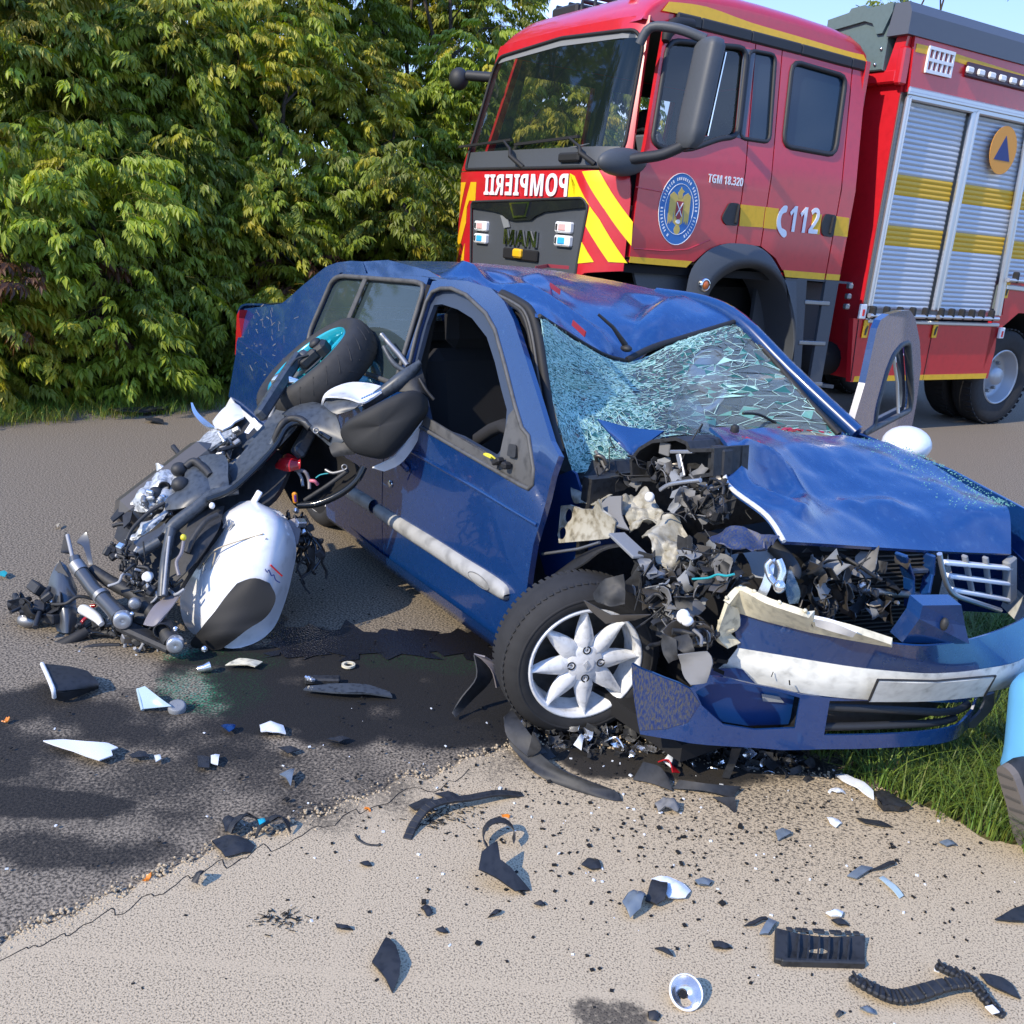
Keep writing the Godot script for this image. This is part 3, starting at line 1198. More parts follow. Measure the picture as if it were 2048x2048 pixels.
	place(part("type_mark", name_mesh, M["white_print"], t), Transform3D(Basis(), v(-4.358,2.132,-.04) + v(0,0,.006)).scaled_local(v(.78,1,1)))
	round_emblem(t, v(-4.797,1.882,-.04))
	# door handles
	handle(door, [w(-4.353,1.85), w(-4.29,1.972), w(-4.182,1.973), w(-4.17,1.801), w(-4.306,1.8)], v(-4.209,1.891,-.04))
	handle(rear_door, [w(-3.212,1.88), w(-3.178,1.968), w(-3.038,1.962), w(-3.042,1.779), w(-3.177,1.788)], v(-3.099,1.879,-.04))
	# grooves pressed into the door
	var f := form()
	f.tube([v(-5.199,1.57,-.04), v(-4.885,1.568,-.04), v(-4.66,1.592,-.04), v(-4.439,1.677,-.04)], 0.006, 5)
	f.tube([v(-5.233,2.009,-.04), v(-4.951,1.993,-.04)], 0.005, 5)
	part("door_crease", f, red, door)
	# drip rail and roof
	f = form()
	f.xf = Transform3D(Basis(), Vector3.ZERO)
	var rail := [v(-4.894,3.218,-.213), v(-4.659,3.219,-.213), v(-4.141,3.213,-.212), v(-3.584,3.204,-.211), v(-2.98,3.19,-.208), v(-2.764,3.186,-.208)]
	for i in rail.size() - 1:
		f.bar(rail[i], rail[i + 1] + (rail[i + 1] - rail[i]).normalized() * 0.004, 0.05, 0.085 - 0.001 * i, Vector3.UP, 0.012)
	part("drip_rail", f, M["dark_trim"], t)
	cab_roof(t)
	cab_front(t, front)
	cab_inside(t)
	# far side of the cab, back wall, floor
	skin("inner_lining", [w(-5.2,1.47), w(-2.8,1.47), w(-2.8,3.12), w(-4.95,3.12), w(-5.15,2.15)], [[w(-5.0,2.2), w(-4.1,2.2), w(-4.1,3.0), w(-4.9,3.0)], [w(-3.9,2.25), w(-3.1,2.25), w(-3.1,3.0), w(-3.9,3.0)]], lifted(truck_off_side, 0.05), 0.01, M["cab_grey"], t)
	skin("off_side_wall", [w(-5.24,1.45), w(-2.76,1.45), w(-2.76,3.15), w(-4.98,3.15), w(-5.2,2.15)], [[w(-5.0,2.2), w(-4.1,2.2), w(-4.1,3.0), w(-4.9,3.0)], [w(-3.9,2.25), w(-3.1,2.25), w(-3.1,3.0), w(-3.9,3.0)]], truck_off_side, 0.04, red, t)
	f = form()
	f.box_at(v(-2.79,2.35,-1.25), v(.05,1.75,2.15))
	part("cab_back_wall", f, red, t)
	f = form()
	f.box_at(v(-2.84,2.3,-1.25), v(.02,1.6,2.1))
	part("back_lining", f, M["cab_grey"], t)
	f = form()
	f.box_at(v(-4.05,1.42,-1.25), v(2.5,.06,2.3))
	f.box_at(v(-3.9,1.2,-1.25), v(2.6,.4,1.2))
	part("cab_floor", f, M["deep_black"], t)
	chassis(t)
	equipment_body(t)
	mirrors(t)


func handle(parent: Node, outline: Array, at: Vector3) -> void:
	var side := truck_side
	var f := form()
	f.panel(rounded(outline, 0.03), [], lifted(side, 0.012), 0.02, 0.3)
	var h := part("handle", f, M["dark_trim"], parent)
	f = form()
	f.box(v(.022,.15,.03), turn(Vector3.BACK, -5, at + v(.01,0,.014)), 0.008)
	part("grip", f, M["black_rubber"], h)


func round_emblem(t: Node, at: Vector3) -> void:
	var o := Transform3D(Basis(), at)
	var f := form(o)
	f.prism(ellipse(Vector2.ZERO, w(.20,.262), 48), 0.004)
	var e := part("round_emblem", f, M["emblem_blue"], t)
	f = form(o)
	for r in [[0.2, 0.262], [0.142, 0.186]]:
		var ring := []
		for q in ellipse(Vector2.ZERO, w(r[0],r[1]), 40):
			ring.append(v(q.x,q.y,.004))
		ring.append(ring[0])
		f.tube(ring, 0.0032, 4, false)
	part("ring", f, M["lamp_white"], e)
	# short strokes round the rim stand for the small capitals of the ring
	f = form(o)
	for i in 46:
		var a := deg_to_rad(-60 + i * 300.0 / 45.0)
		if i % 9 == 8:
			continue
		var c := v(0.171 * cos(a), 0.224 * sin(a), 0.005)
		f.box(v(.007 if i % 3 else .012,.021,.002), Transform3D(Basis(Vector3.BACK, a - PI / 2), c))
	part("ring_lettering", f, M["lamp_white"], e)
	f = form(o)
	for s in [-1.0, 1.0]:
		f.prism([w(.012 * s,.04), w(.03 * s,.10), w(.07 * s,.125), w(.103 * s,.10), w(.105 * s,-.06), w(.098 * s,-.115), w(.085 * s,-.08), w(.078 * s,-.11), w(.066 * s,-.08), w(.055 * s,-.10), w(.05 * s,.0), w(.03 * s,.03)], 0.006)
	f.prism([w(-.05,.08), w(.05,.08), w(.045,-.10), w(.0,-.13), w(-.045,-.10)], 0.005)
	f.prism([w(-.02,.08), w(-.028,.12), w(-.005,.15), w(.0,.165), w(.008,.15), w(.035,.132), w(.018,.12), w(.02,.08)], 0.006)
	f.prism(ellipse(w(0,-.15), w(.03,.035), 16), 0.006)
	part("gold_eagle", f, M["emblem_gold"], e)
	f = form(o)
	f.prism([w(-.036,.06), w(.036,.06), w(.034,-.045), w(0,-.085), w(-.034,-.045)], 0.007)
	part("shield", f, M["emblem_red"], e)
	f = form(o)
	f.bar(v(-.03,.05,.0075), v(.03,-.05,.0075), 0.003, 0.007, Vector3.UP)
	f.bar(v(.03,.05,.0085), v(-.03,-.05,.0085), 0.003, 0.007, Vector3.UP)
	f.prism(ellipse(w(0,-.09), w(.022,.016), 12), 0.009)
	part("crossed_marks", f, M["lamp_white"], e)


func cab_roof(t: Node) -> void:
	var rows := []
	for i in 15:
		var x: float = [-5.2, -5.16, -5.1, -5.0, -4.85, -4.6, -4.3, -4.0, -3.6, -3.2, -2.95, -2.85, -2.78, -2.75, -2.745][i]
		var h: float = [3.16, 3.24, 3.32, 3.40, 3.46, 3.50, 3.52, 3.52, 3.51, 3.49, 3.46, 3.42, 3.36, 3.27, 3.17][i]
		var line := []
		for k in 17:
			var a := PI * k / 16.0
			var c := cos(a)
			var s := sin(a)
			var e := 0.34
			line.append(v(x, 3.17 + (h - 3.17) * pow(s, e), -1.25 + 1.03 * signf(c) * pow(absf(c), e)))
		rows.append(line)
	var f := form()
	f.grid(rows)
	part("cab_roof", f, M["red_paint"], t)
	# the yellow band along the roof's shoulder
	f = form()
	var lo := [v(-5.032,3.246,-.225), v(-4.654,3.255,-.225), v(-4.135,3.244,-.225), v(-3.575,3.233,-.225), v(-2.97,3.224,-.225), v(-2.766,3.222,-.225)]
	var hi := [v(-4.968,3.318,-.235), v(-4.611,3.345,-.235), v(-4.139,3.312,-.235), v(-3.578,3.296,-.235), v(-3.034,3.277,-.235), v(-2.82,3.278,-.235)]
	for i in lo.size():
		lo[i].z = -0.206
		hi[i].z = -0.219
	f.shell([curve(lo, 3), curve(hi, 3)], 0.004)
	part("yellow_stripe", f, M["yellow_tape"], t)
	f = form()
	f.box_at(v(-5.0,3.42,-.62), v(.12,.05,.09), 0.01)
	part("marker_lamp", f, M["lamp_white"], t)
	f = form()
	for z in [-1.55, -1.75, -1.95, -2.15]:
		f.tube([v(-4.7,3.5,z), v(-4.7,3.58,z), v(-3.4,3.58,z)], 0.02, 6)
	f.box_at(v(-4.6,3.53,-2.0), v(.25,.09,.4), 0.02)
	part("roof_rack", f, M["dark_trim"], t)


func cab_front(t: Node, front: Callable) -> void:
	var red: Material = M["red_paint"]
	var grille := rounded([w(-2.13,1.848), w(-.379,1.908), w(-.323,1.852), w(-.378,1.421), w(-.383,1.299), w(-2.055,1.16)], 0.05)
	var low := skin("front_panel", [w(-2.455,1.30), w(-2.455,2.11), w(-.06,2.11), w(-.045,1.9), w(-.045,1.40), w(-.30,1.36), w(-.42,1.26)], [grille], front, 0.04, red, t, 0.1)
	skin("grille_panel", grown(grille, -0.008), [], lifted(front, -0.015), 0.03, M["grey_trim"], low, 0.2)
	seal(grille, front, 0.0, 0.012, M["dark_trim"], low, "grille_surround")
	# glossy brow across the top of the grille, dipping in the middle
	skin("grille_brow", [w(-2.097,1.835), w(-.387,1.893), w(-.342,1.859), w(-.331,1.841), w(-.883,1.793), w(-1.014,1.758), w(-1.086,1.724), w(-1.339,1.708), w(-1.474,1.72), w(-1.599,1.766), w(-1.732,1.779), w(-2.112,1.796)], [], lifted(front, 0.006), 0.02, M["gloss_black"], low, 0.1)
	skin("badge_plate", [w(-1.426,1.852), w(-1.1,1.866), w(-1.144,1.746), w(-1.342,1.732)], [], lifted(front, 0.02), 0.02, M["chrome"], low, 0.3)
	skin("badge_plate", [w(-1.384,1.845), w(-1.137,1.853), w(-1.169,1.757), w(-1.329,1.749)], [], lifted(front, 0.023), 0.004, M["gloss_black"], low, 0.3)
	skin("small_plate", [w(-1.588,1.746), w(-1.478,1.749), w(-1.422,1.656), w(-1.514,1.644)], [], lifted(front, 0.002), 0.01, M["lead_grey"], low, 0.3)
	var word := letters("MAN", 0.14, 0.015)
	place(part("lettering", word, M["chrome"], low), Transform3D(Basis(Vector3.UP, -PI / 2), v(-5.47,1.57,-1.229) + v(-.004,0,0)).scaled_local(v(1.25,.9,1)))
	# four flashing lamps
	for q in [[v(-5.47,1.646,-1.903), "lamp_pink"], [v(-5.47,1.538,-1.898), "lamp_blue"], [v(-5.47,1.684,-.584), "lamp_pink"], [v(-5.47,1.582,-.582), "lamp_blue"]]:
		var f := form(Transform3D(Basis(), q[0]))
		f.box(v(.05,.085,.215), Transform3D(Basis(), v(.0,0,0)), 0.012)
		var lamp := part("flashing_lamp", f, M["lamp_white"], low)
		f = form(Transform3D(Basis(), q[0]))
		f.box(v(.02,.055,.10), Transform3D(Basis(), v(-.022,0,.0)), 0.008)
		part("lens", f, M[q[1]], lamp)
		f = form(Transform3D(Basis(), q[0]))
		f.box(v(.02,.05,.022), Transform3D(Basis(), v(-.022,0,-.075)), 0.004)
		part("screw_boss", f, M["dark_trim"], lamp)
	var f := form()
	f.box(v(.03,.09,.55), Transform3D(Basis(), v(-5.47,1.445,-1.21) + v(0,-.005,0)), 0.01)
	part("tow_recess", f, M["deep_black"], low)
	f = form()
	f.box(v(.05,.075,.13), Transform3D(Basis(), v(-5.47,1.448,-1.219) + v(-.02,.0,0)), 0.015)
	part("tow_cover", f, M["yellow_tape"], low)
	# mirrored warning word
	var pom := letters("POMPIERII", 0.165, 0.006)
	var b := Basis(v(0,0,-1), v(0,1,0), v(-1,0,0))
	place(part("lettering", pom, M["white_print"], low), Transform3D(b, v(-5.47,1.994,-1.221) + v(-.012,0,0)).scaled_local(v(1.12,1.02,1)))
	# chevrons, near side and far side
	var tape: Material = M["bright_yellow_tape"]
	var over := lifted(front, 0.005)
	for o in [[w(-.567,2.085), w(-.39,1.915), w(-.569,1.912)], [w(-.567,2.085), w(-.503,2.066), w(-.217,1.757), w(-.027,1.462), w(-.134,1.458), w(-.23,1.588), w(-.324,1.706), w(-.305,1.853), w(-.384,1.912), w(-.477,1.91)],
		[w(-.411,2.098), w(-.257,2.108), w(-.155,1.955), w(-.021,1.76), w(-.016,1.588), w(-.189,1.831)], [w(-.348,1.587), w(-.231,1.448), w(-.368,1.425)]]:
		skin("yellow_chevron", o, [], over, 0.003, tape, low, 0.1)
	for o in [[w(-2.43,2.02), w(-2.28,2.02), w(-2.43,1.74)], [w(-2.16,2.02), w(-2.05,2.02), w(-2.05,1.86), w(-2.17,1.86), w(-2.22,1.80), w(-2.22,1.66), w(-2.44,1.3), w(-2.44,1.52)], [w(-2.22,1.48), w(-2.22,1.31), w(-2.31,1.31)]]:
		skin("yellow_chevron", o, [], over, 0.003, stripe_tape(), low, 0.1)
	# the windscreen surround with the glass, the black foot of the glass, and the visor band
	var glass := rounded([w(-2.371,2.133), w(-2.383,2.397), w(-2.702,3.268), w(-2.569,3.332), w(-1.498,3.302), w(-.209,3.221), w(-.187,3.063), w(-.143,2.472), w(-.161,2.259), w(-.19,2.143)], 0.05)
	glass = rounded([w(-2.33,2.13), w(-2.36,2.3), w(-2.30,3.0), w(-2.22,3.10), w(-1.25,3.15), w(-.28,3.10), w(-.20,3.0), w(-.13,2.3), w(-.17,2.13)], 0.05)
	var up := skin("windscreen_surround", [w(-2.455,2.12), w(-2.29,3.2), w(-1.25,3.22), w(-.21,3.2), w(-.055,2.12)], [glass], front, 0.05, red, t, 0.12)
	skin("windscreen", grown(glass, -0.004), [], lifted(front, -0.012), 0.0, M["truck_glass"], up, 0.2)
	seal(glass, front, 0.002, 0.014, M["black_rubber"], up)
	skin("windscreen_foot", [w(-2.32,2.135), w(-2.335,2.285), w(-.155,2.285), w(-.165,2.135)], [], lifted(front, -0.006), 0.004, M["grey_trim"], up, 0.2)
	skin("visor_band", [w(-2.28,3.05), w(-2.23,3.09), w(-1.25,3.14), w(-.27,3.09), w(-.23,3.05), w(-1.25,3.09)], [], lifted(front, -0.006), 0.004, M["lead_grey"], up, 0.2)
	for k in 2:
		var root: Vector3 = [v(-5.435,2.154,-.311), v(-5.461,2.137,-1.288)][k]
		var mid: Vector3 = [v(-5.427,2.274,-.452), v(-5.425,2.282,-1.48)][k] + v(-.06,0,0)
		var top: Vector3 = [v(-5.411,2.343,-.634), v(-5.408,2.352,-1.635)][k] + v(-.05,0,0)
		f = form()
		f.tube([root, root.lerp(mid, 0.6) + v(-.05,0,0), mid, top], [0.022, 0.02, 0.014, 0.01], 6)
		var wiper := part("wiper", f, M["black_rubber"], up)
		f = form()
		f.bar(top + v(.015,.01,.1), top + v(.025,-.02,-.85), 0.025, 0.02, Vector3.UP)
		part("wiper_blade", f, M["black_rubber"], wiper)
	f = form()
	f.box(v(.04,.07,.28), Transform3D(Basis(), v(-5.444,2.204,-.61) + v(-.02,0,0)), 0.015)
	part("wiper_motor_cover", f, M["black_rubber"], up)
	# bumper under the cab
	f = form()
	f.box_at(v(-5.3,1.02,-1.25), v(.35,.5,2.3), 0.06)
	var bumper := part("bumper", f, M["grey_trim"], t)
	for z in [-0.45, -2.05]:
		f = form()
		f.box_at(v(-5.475,1.05,z), v(.04,.2,.4), 0.02)
		part("headlight", f, M["lamp_white"], bumper)
	f = form()
	f.panel([w(-5.105,1.445), w(-4.485,1.442), w(-4.502,1.196), w(-4.656,1.033), w(-4.915,1.028)], [], func(q): return v(q.x,q.y,-.15), 0.03, 0.5)
	part("lower_side_trim", f, M["grey_trim"], t)


func stripe_tape() -> Material:
	return M["yellow_tape"]


func cab_inside(t: Node) -> void:
	var f := form()
	f.box_at(v(-4.98,2.05,-1.25), v(.5,.3,2.1), 0.05)
	f.box_at(v(-5.12,2.2,-1.25), v(.3,.08,2.1), 0.03)
	var d := part("dashboard", f, M["cab_grey"], t)
	f = form()
	var ring := []
	for k in 21:
		var a := TAU * k / 20.0
		ring.append(v(-4.66 - 0.12 * cos(a), 2.28 + 0.20 * cos(a), -0.62 + 0.23 * sin(a)))
	f.tube(ring, 0.018, 6, false)
	f.tube([v(-4.66,2.28,-.62), v(-4.9,2.1,-.62)], 0.04, 6)
	part("steering_wheel", f, M["black_rubber"], d)
	for z in [-0.6, -1.85]:
		for x in [-4.1, -3.2]:
			f = form()
			f.box_at(v(x,1.85,z), v(.5,.2,.5), 0.06)
			f.box(v(.16,.75,.48), turn(Vector3.BACK, -8, v(x + .28,2.25,z)), 0.06)
			f.box(v(.12,.22,.3), turn(Vector3.BACK, -8, v(x + .34,2.72,z)), 0.05)
			part("seat", f, M["seat_cloth"], t)
	f = form()
	f.box(v(.03,.36,.3), turn(Vector3.BACK, 20, v(-4.86,2.25,-.36)), 0.01)
	part("folded_jacket", f, M["lead_grey"], t)
	f = form()
	f.shell([[v(-5.22,2.27,-2.2), v(-5.22,2.30,-1.6)], [v(-5.0,2.29,-2.2), v(-5.05,2.31,-1.6)]], 0.004)
	part("green_sheet", f, mat("green_cloth", 0.01, 0.28, 0.09, 0.8), t)
	f = form()
	f.shell([[v(-5.2,2.28,-1.5), v(-5.2,2.31,-.95)], [v(-5.0,2.30,-1.5), v(-5.05,2.36,-.95)]], 0.004)
	part("paper_sheet", f, M["white_print"], t)
	f = form()
	f.box_at(v(-4.0,3.14,-1.25), v(2.3,.04,2.0))
	part("headliner", f, M["cab_grey"], t)


func truck_wheel(called: String, t: Node, at: Vector3, r: float, wide: float, dual: bool) -> void:
	# axle along z; outer face at at.z
	var o := Transform3D(Basis(v(0,0,1), v(0,1,0), v(-1,0,0)), at)
	var wheel := Node3D.new()
	wheel.name = called
	t.add_child(wheel, true)
	var f := form(o)
	f.lathe([w(-wide,r * .56), w(-wide,r * .80), w(-wide + .02,r * .93), w(-wide + .06,r * .99), w(-wide * .5,r), w(-.07,r * .985), w(-.025,r * .94), w(-.005,r * .87), w(-.006,r * .75), w(-.018,r * .64), w(-.025,r * .57), w(-.06,r * .55)], Transform3D(), 48)
	for i in 44:
		var a := TAU * i / 44.0
		f.box(v(.10,.014,.045), Transform3D(Basis(Vector3.RIGHT, a), v(-0.07, r * 0.985 * cos(a), r * 0.985 * sin(a))), 0.003)
	part("tyre", f, M["tyre_rubber"], wheel)
	f = form(o)
	if dual:
		f.lathe([w(-.03,r * .57), w(-.015,r * .55), w(-.03,r * .52), w(-.13,r * .47), w(-.17,r * .40), w(-.16,r * .26), w(-.10,r * .2), w(-.05,r * .16), w(-.045,.0)], Transform3D(), 36)
	else:
		f.lathe([w(-.03,r * .57), w(-.01,r * .55), w(-.03,r * .5), w(-.05,r * .42), w(.02,r * .3), w(.05,r * .2), w(.05,.0)], Transform3D(), 36)
	var rim := part("rim", f, M["dull_steel"] if not dual else mat("truck_rim", 0.42, 0.44, 0.46, 0.45, 0.5), wheel)
	f = form(o)
	for i in 10:
		var a := TAU * i / 10.0
		f.lathe([w(-.19,.018), w(-.125,.018), w(-.12,.0)], Transform3D(Basis(), v(0.0, r * 0.32 * cos(a), r * 0.32 * sin(a))), 6, true)
	part("wheel_nuts", f, M["dull_steel"], rim)


func chassis(t: Node) -> void:
	# front arch: a flared dark guard over the wheel
	var inner := [v(-4.426,1.166,0), v(-4.402,1.273,0), v(-4.313,1.379,0), v(-4.164,1.456,0), v(-4.001,1.483,0), v(-3.827,1.47,0), v(-3.666,1.399,0), v(-3.538,1.28,0), v(-3.43,1.072,0), v(-3.357,.857,0), v(-3.34,.616,0)]
	var outer := [v(-4.638,1.161,0), v(-4.631,1.247,0), v(-4.602,1.441,0), v(-4.478,1.577,0), v(-4.341,1.642,0), v(-4.177,1.667,0), v(-3.911,1.654,0), v(-3.726,1.568,0), v(-3.596,1.435,0), v(-3.516,1.397,0), v(-3.407,1.401,0)]
	var arch := [inner, outer]
	var mid := []
	var lip := []
	var root := []
	inner = curve(inner, 4)
	outer = curve(outer, 4)
	for i in inner.size():
		var a: Vector3 = inner[i]
		var b: Vector3 = outer[i]
		mid.append(a.lerp(b, 0.45) + v(0,0,.035))
		lip.append(a + v(0,0,.0))
		root.append(a + v(0,0,-.45))
		outer[i] = b + v(0,0,-.03)
	var f := form()
	f.grid([root, lip, mid, outer])
	var guard := part("front_wheel_guard", f, M["grey_trim"], t)
	f = form(Transform3D(Basis(v(0,0,1), v(0,1,0), v(-1,0,0)), v(-4.494,1.332,.03)))
	f.lathe([w(-.02,.055), w(.01,.055), w(.015,.04), w(.01,.038)], Transform3D(), 20)
	part("marker_bezel", f, M["chrome"], guard)
	f = form(Transform3D(Basis(v(0,0,1), v(0,1,0), v(-1,0,0)), v(-4.494,1.332,.03)))
	f.ball(v(.02,.038,.038))
	part("side_marker", f, M["amber_plastic"], guard)
	truck_wheel("front_wheel", t, v(-4.02,.5,-.28), 0.5, 0.30, false)
	truck_wheel("front_wheel", t, v(-4.02,.5,-2.0), 0.5, 0.30, false)
	truck_wheel("rear_wheel", t, v(-.02,.515,-.06), 0.515, 0.29, true)
	truck_wheel("rear_wheel", t, v(-.02,.515,-.40), 0.515, 0.29, false)
	truck_wheel("rear_wheel", t, v(-.02,.515,-1.85), 0.515, 0.29, false)
	truck_wheel("rear_wheel", t, v(-.02,.515,-2.2), 0.515, 0.29, false)
	f = form()
	for z in [-0.85, -1.65]:
		f.box_at(v(-1.7,.85,z), v(7.0,.26,.09))
	for x in [-4.02, -0.02]:
		f.box_at(v(x,.55,-1.25), v(.22,.22,2.0), 0.05)
	f.box_at(v(-3.9,1.12,-1.25), v(2.4,.35,1.4))
	f.box_at(v(-2.3,.8,-1.25), v(.9,.45,1.6), 0.05)
	f.tube([v(-3.0,.7,-.35), v(-2.2,.68,-.35)], 0.16, 14)
	part("chassis", f, M["deep_black"], t)
	# step box behind the arch
	f = form()
	f.panel([w(-3.543,1.418), w(-3.279,1.416), w(-3.159,.524), w(-3.294,.526), w(-3.281,.61), w(-3.299,.853), w(-3.373,1.069)], [], func(q): return v(q.x,q.y,-.03), 0.03, 0.5)
	f.panel([w(-3.04,1.417), w(-2.872,1.419), w(-2.88,.501), w(-3.038,.504)], [], func(q): return v(q.x,q.y,-.03), 0.03, 0.5)
	f.box_at(v(-3.08,1.0,-.35), v(.95,.9,.04))
	f.bar(v(-2.99,.495,-.18), v(-2.703,.472,-.18), 0.3, 0.03)
	f.bar(v(-3.385,1.421,-.18), v(-2.68,1.404,-.18), 0.28, 0.02)
	var steps := part("step_box", f, M["grey_trim"], t)
	for q in [[v(-3.183,1.225,-.1), v(-3.028,1.22,-.1)], [v(-3.177,.875,-.1), v(-2.995,.867,-.1)], [v(-3.106,.511,-.1), v(-2.946,.499,-.1)]]:
		f = form()
		f.bar(q[0] + v(-.08,0,0), q[1] + v(.08,0,0), 0.16, 0.035, Vector3.UP, 0.006)
		part("tread", f, M["dull_steel"], steps)
	# hooks between the cab and the body
	f = form()
	for y in [1.38, 1.29, 1.2]:
		f.box_at(v(-2.72,y,-.03), v(.05,.05,.05), 0.01)
	part("coupling", f, M["dull_steel"], t)


func equipment_body(t: Node) -> void:
	var red: Material = M["red_paint"]
	var x0 := -2.48
	var x1 := 2.9
	# front wall of the body with its flange, side skin in pieces round the shutters
	var f := form()
	f.box_at(v(x0 + .05,1.9,-1.25), v(.08,2.72,2.38))
	part("front_wall", f, red, t)
	f = form()
	f.box_at(v(x0 - .02,3.14,-.55), v(.10,.11,.95), 0.015)
	f.box_at(v(x0 - .03,3.22,-.05), v(.10,.30,.07), 0.015)
	f.prism([w(-.2,3.16), w(-.06,3.18), w(-.02,3.5), w(-.12,3.5)], 0.06, Transform3D(Basis(v(0,0,1), v(0,1,0), v(-1,0,0)), v(x0 + .0,0,0)))
	part("wall_flange", f, red, t)
	f = form()
	f.panel([w(-2.432,3.025), w(-2.483,3.497), w(x1,3.48), w(x1,3.0)], [], func(q): return v(q.x,q.y,.0), 0.05, 1.0)
	f.box_at(v((x0 + x1) / 2, 3.25, -1.25), v(x1 - x0 - .1,.4,2.35))
	part("upper_side_panel", f, red, t)
	f = form()
	f.panel([w(-2.632,1.099), w(-.415,1.063), w(-.367,.818), w(-.389,.521), w(-2.526,.519)], [], func(q): return v(q.x,q.y,.0), 0.05, 1.0)
	part("lower_side_panel", f, red, t)
	f = form()
	f.panel([w(-.371,1.175), w(-.425,1.523), w(2.2,1.42), w(2.2,1.3), w(.62,1.27), w(.55,1.16), w(.3,1.2), w(-.1,1.2), w(-.38,1.02), w(-.5,.62), w(-.52,1.2)], [], func(q): return v(q.x,q.y,.0), 0.05, 1.0)
	part("wheel_arch_panel", f, red, t)
	f = form()
	var arch := []
	for k in 13:
		var a := PI * k / 12.0
		arch.append(v(-0.02 - 0.62 * cos(a), 0.55 + 0.66 * sin(a), 0))
	f.grid([arch, arch.map(func(q): return q + v(0,0,-.7))])
	part("wheel_arch_liner", f, M["deep_black"], t)
	# joints of the lower panel, yellow line, drip strip
	f = form()
	f.bar(v(-1.459,1.067,.001), v(-1.464,.522,.001), 0.006, 0.006, v(1,0,0))
	f.bar(v(-2.562,1.087,.001), v(-2.523,.528,.001), 0.006, 0.008, v(1,0,0))
	part("panel_joint", f, M["deep_black"], t)
	skin("yellow_stripe", [w(-2.478,.571), w(-.426,.575), w(-.433,.522), w(-2.485,.52)], [], func(q): return v(q.x,q.y,.004), 0.003, M["yellow_tape"], t, 0.6)
	skin("yellow_stripe", [w(-2.446,3.399), w(-2.266,3.403), w(-2.258,3.337), w(-2.44,3.334)], [], func(q): return v(q.x,q.y,.004), 0.003, M["yellow_tape"], t, 0.6)
	skin("yellow_stripe", [w(-1.923,3.399), w(-1.918,3.339), w(2.6,3.19), w(2.6,3.29)], [], func(q): return v(q.x,q.y,.004), 0.003, M["yellow_tape"], t, 0.6)
	# white lattice vent
	f = form()
	f.panel([w(-2.254,3.389), w(-1.941,3.388), w(-1.94,3.215), w(-2.26,3.215)], [], func(q): return v(q.x,q.y,.003), 0.004, 0.5)
	var vent := part("vent", f, M["emblem_red"], t)
	f = form()
	var c := [v(-2.279,3.392,.012), v(-1.945,3.39,.012), v(-1.948,3.209,.012), v(-2.281,3.207,.012)]
	for i in 6:
		var u := i / 5.0
		f.bar(c[0].lerp(c[1], u), c[3].lerp(c[2], u), 0.02, 0.022, v(1,0,0))
	for i in 3:
		var u := i / 2.0
		f.bar(c[0].lerp(c[3], u) + v(-.01,0,.002), c[1].lerp(c[2], u) + v(.01,0,.002), 0.02, 0.026, Vector3.UP)
	part("vent_lattice", f, M["lamp_white"], vent)
	# strip of side lamps
	f = form()
	f.bar(v(-1.741,3.299,.012), v(-1.741,3.299,.012).lerp(v(-.995,3.297,.012), 3.2), 0.03, 0.12, Vector3.UP, 0.01)
	var strip := part("lamp_strip", f, mat("dark_plum", 0.05, 0.012, 0.03, 0.4), t)
	for i in 9:
		f = form()
		f.box(v(.10,.055,.03), Transform3D(Basis(), v(-1.715,3.292,.035).lerp(v(-1.061,3.291,.035), i / 4.0)), 0.012)
		part("side_lamp", f, M["lamp_white"], strip)
	# rail over the shutters, posts between them, sill
	f = form()
	f.bar(v(-2.448,3.011,.005), v(x1,3.02,.005), 0.03, 0.11, Vector3.UP, 0.012)
	f.bar(v(-2.468,3.011,.02), v(x1,3.035,.02), 0.02, 0.03, Vector3.UP, 0.006)
	part("shutter_rail", f, M["rail_metal"], t)
	for q in [[v(-2.427,2.986,0), v(-2.449,1.206,0), 0.05], [v(-1.481,2.989,0), v(-1.482,1.191,0), 0.10], [v(-.605,3.02,0), v(-.47,1.163,0), 0.09]]:
		f = form()
		f.bar(q[0], q[1], 0.04, q[2], v(1,0,0), 0.012)
		f.bar(q[0] + v(q[2] * .25,0,.012), q[1] + v(q[2] * .25,0,.012), 0.03, q[2] * 0.35, v(1,0,0), 0.006)
		part("shutter_post", f, M["rail_metal"], t)
	shutter(t, -2.40, -1.55, 1.19, 2.97)
	shutter(t, -1.44, -0.56, 1.19, 2.97)
	shutter(t, -0.44, 1.5, 1.52, 2.97)
	var sign_ := Transform3D(Basis(), v(-.958,2.7,.012))
	f = form(sign_)
	f.prism(ellipse(Vector2.ZERO, w(.205,.215), 40), 0.004)
	var mark := part("round_mark", f, M["orange_print"], t)
	f = form(sign_)
	f.prism([w(-.125,-.09), w(.125,-.09), w(.0,.13)], 0.007)
	part("blue_triangle", f, M["navy_print"], mark)
	f = form()
	f.bar(v(-2.45,1.081,.012), v(-.421,1.074,.012), 0.03, 0.035, Vector3.UP, 0.008)
	f.bar(v(-.435,1.455,.012), v(2.0,1.38,.012), 0.03, 0.05, Vector3.UP, 0.008)
	part("sill", f, M["rail_metal"], t)
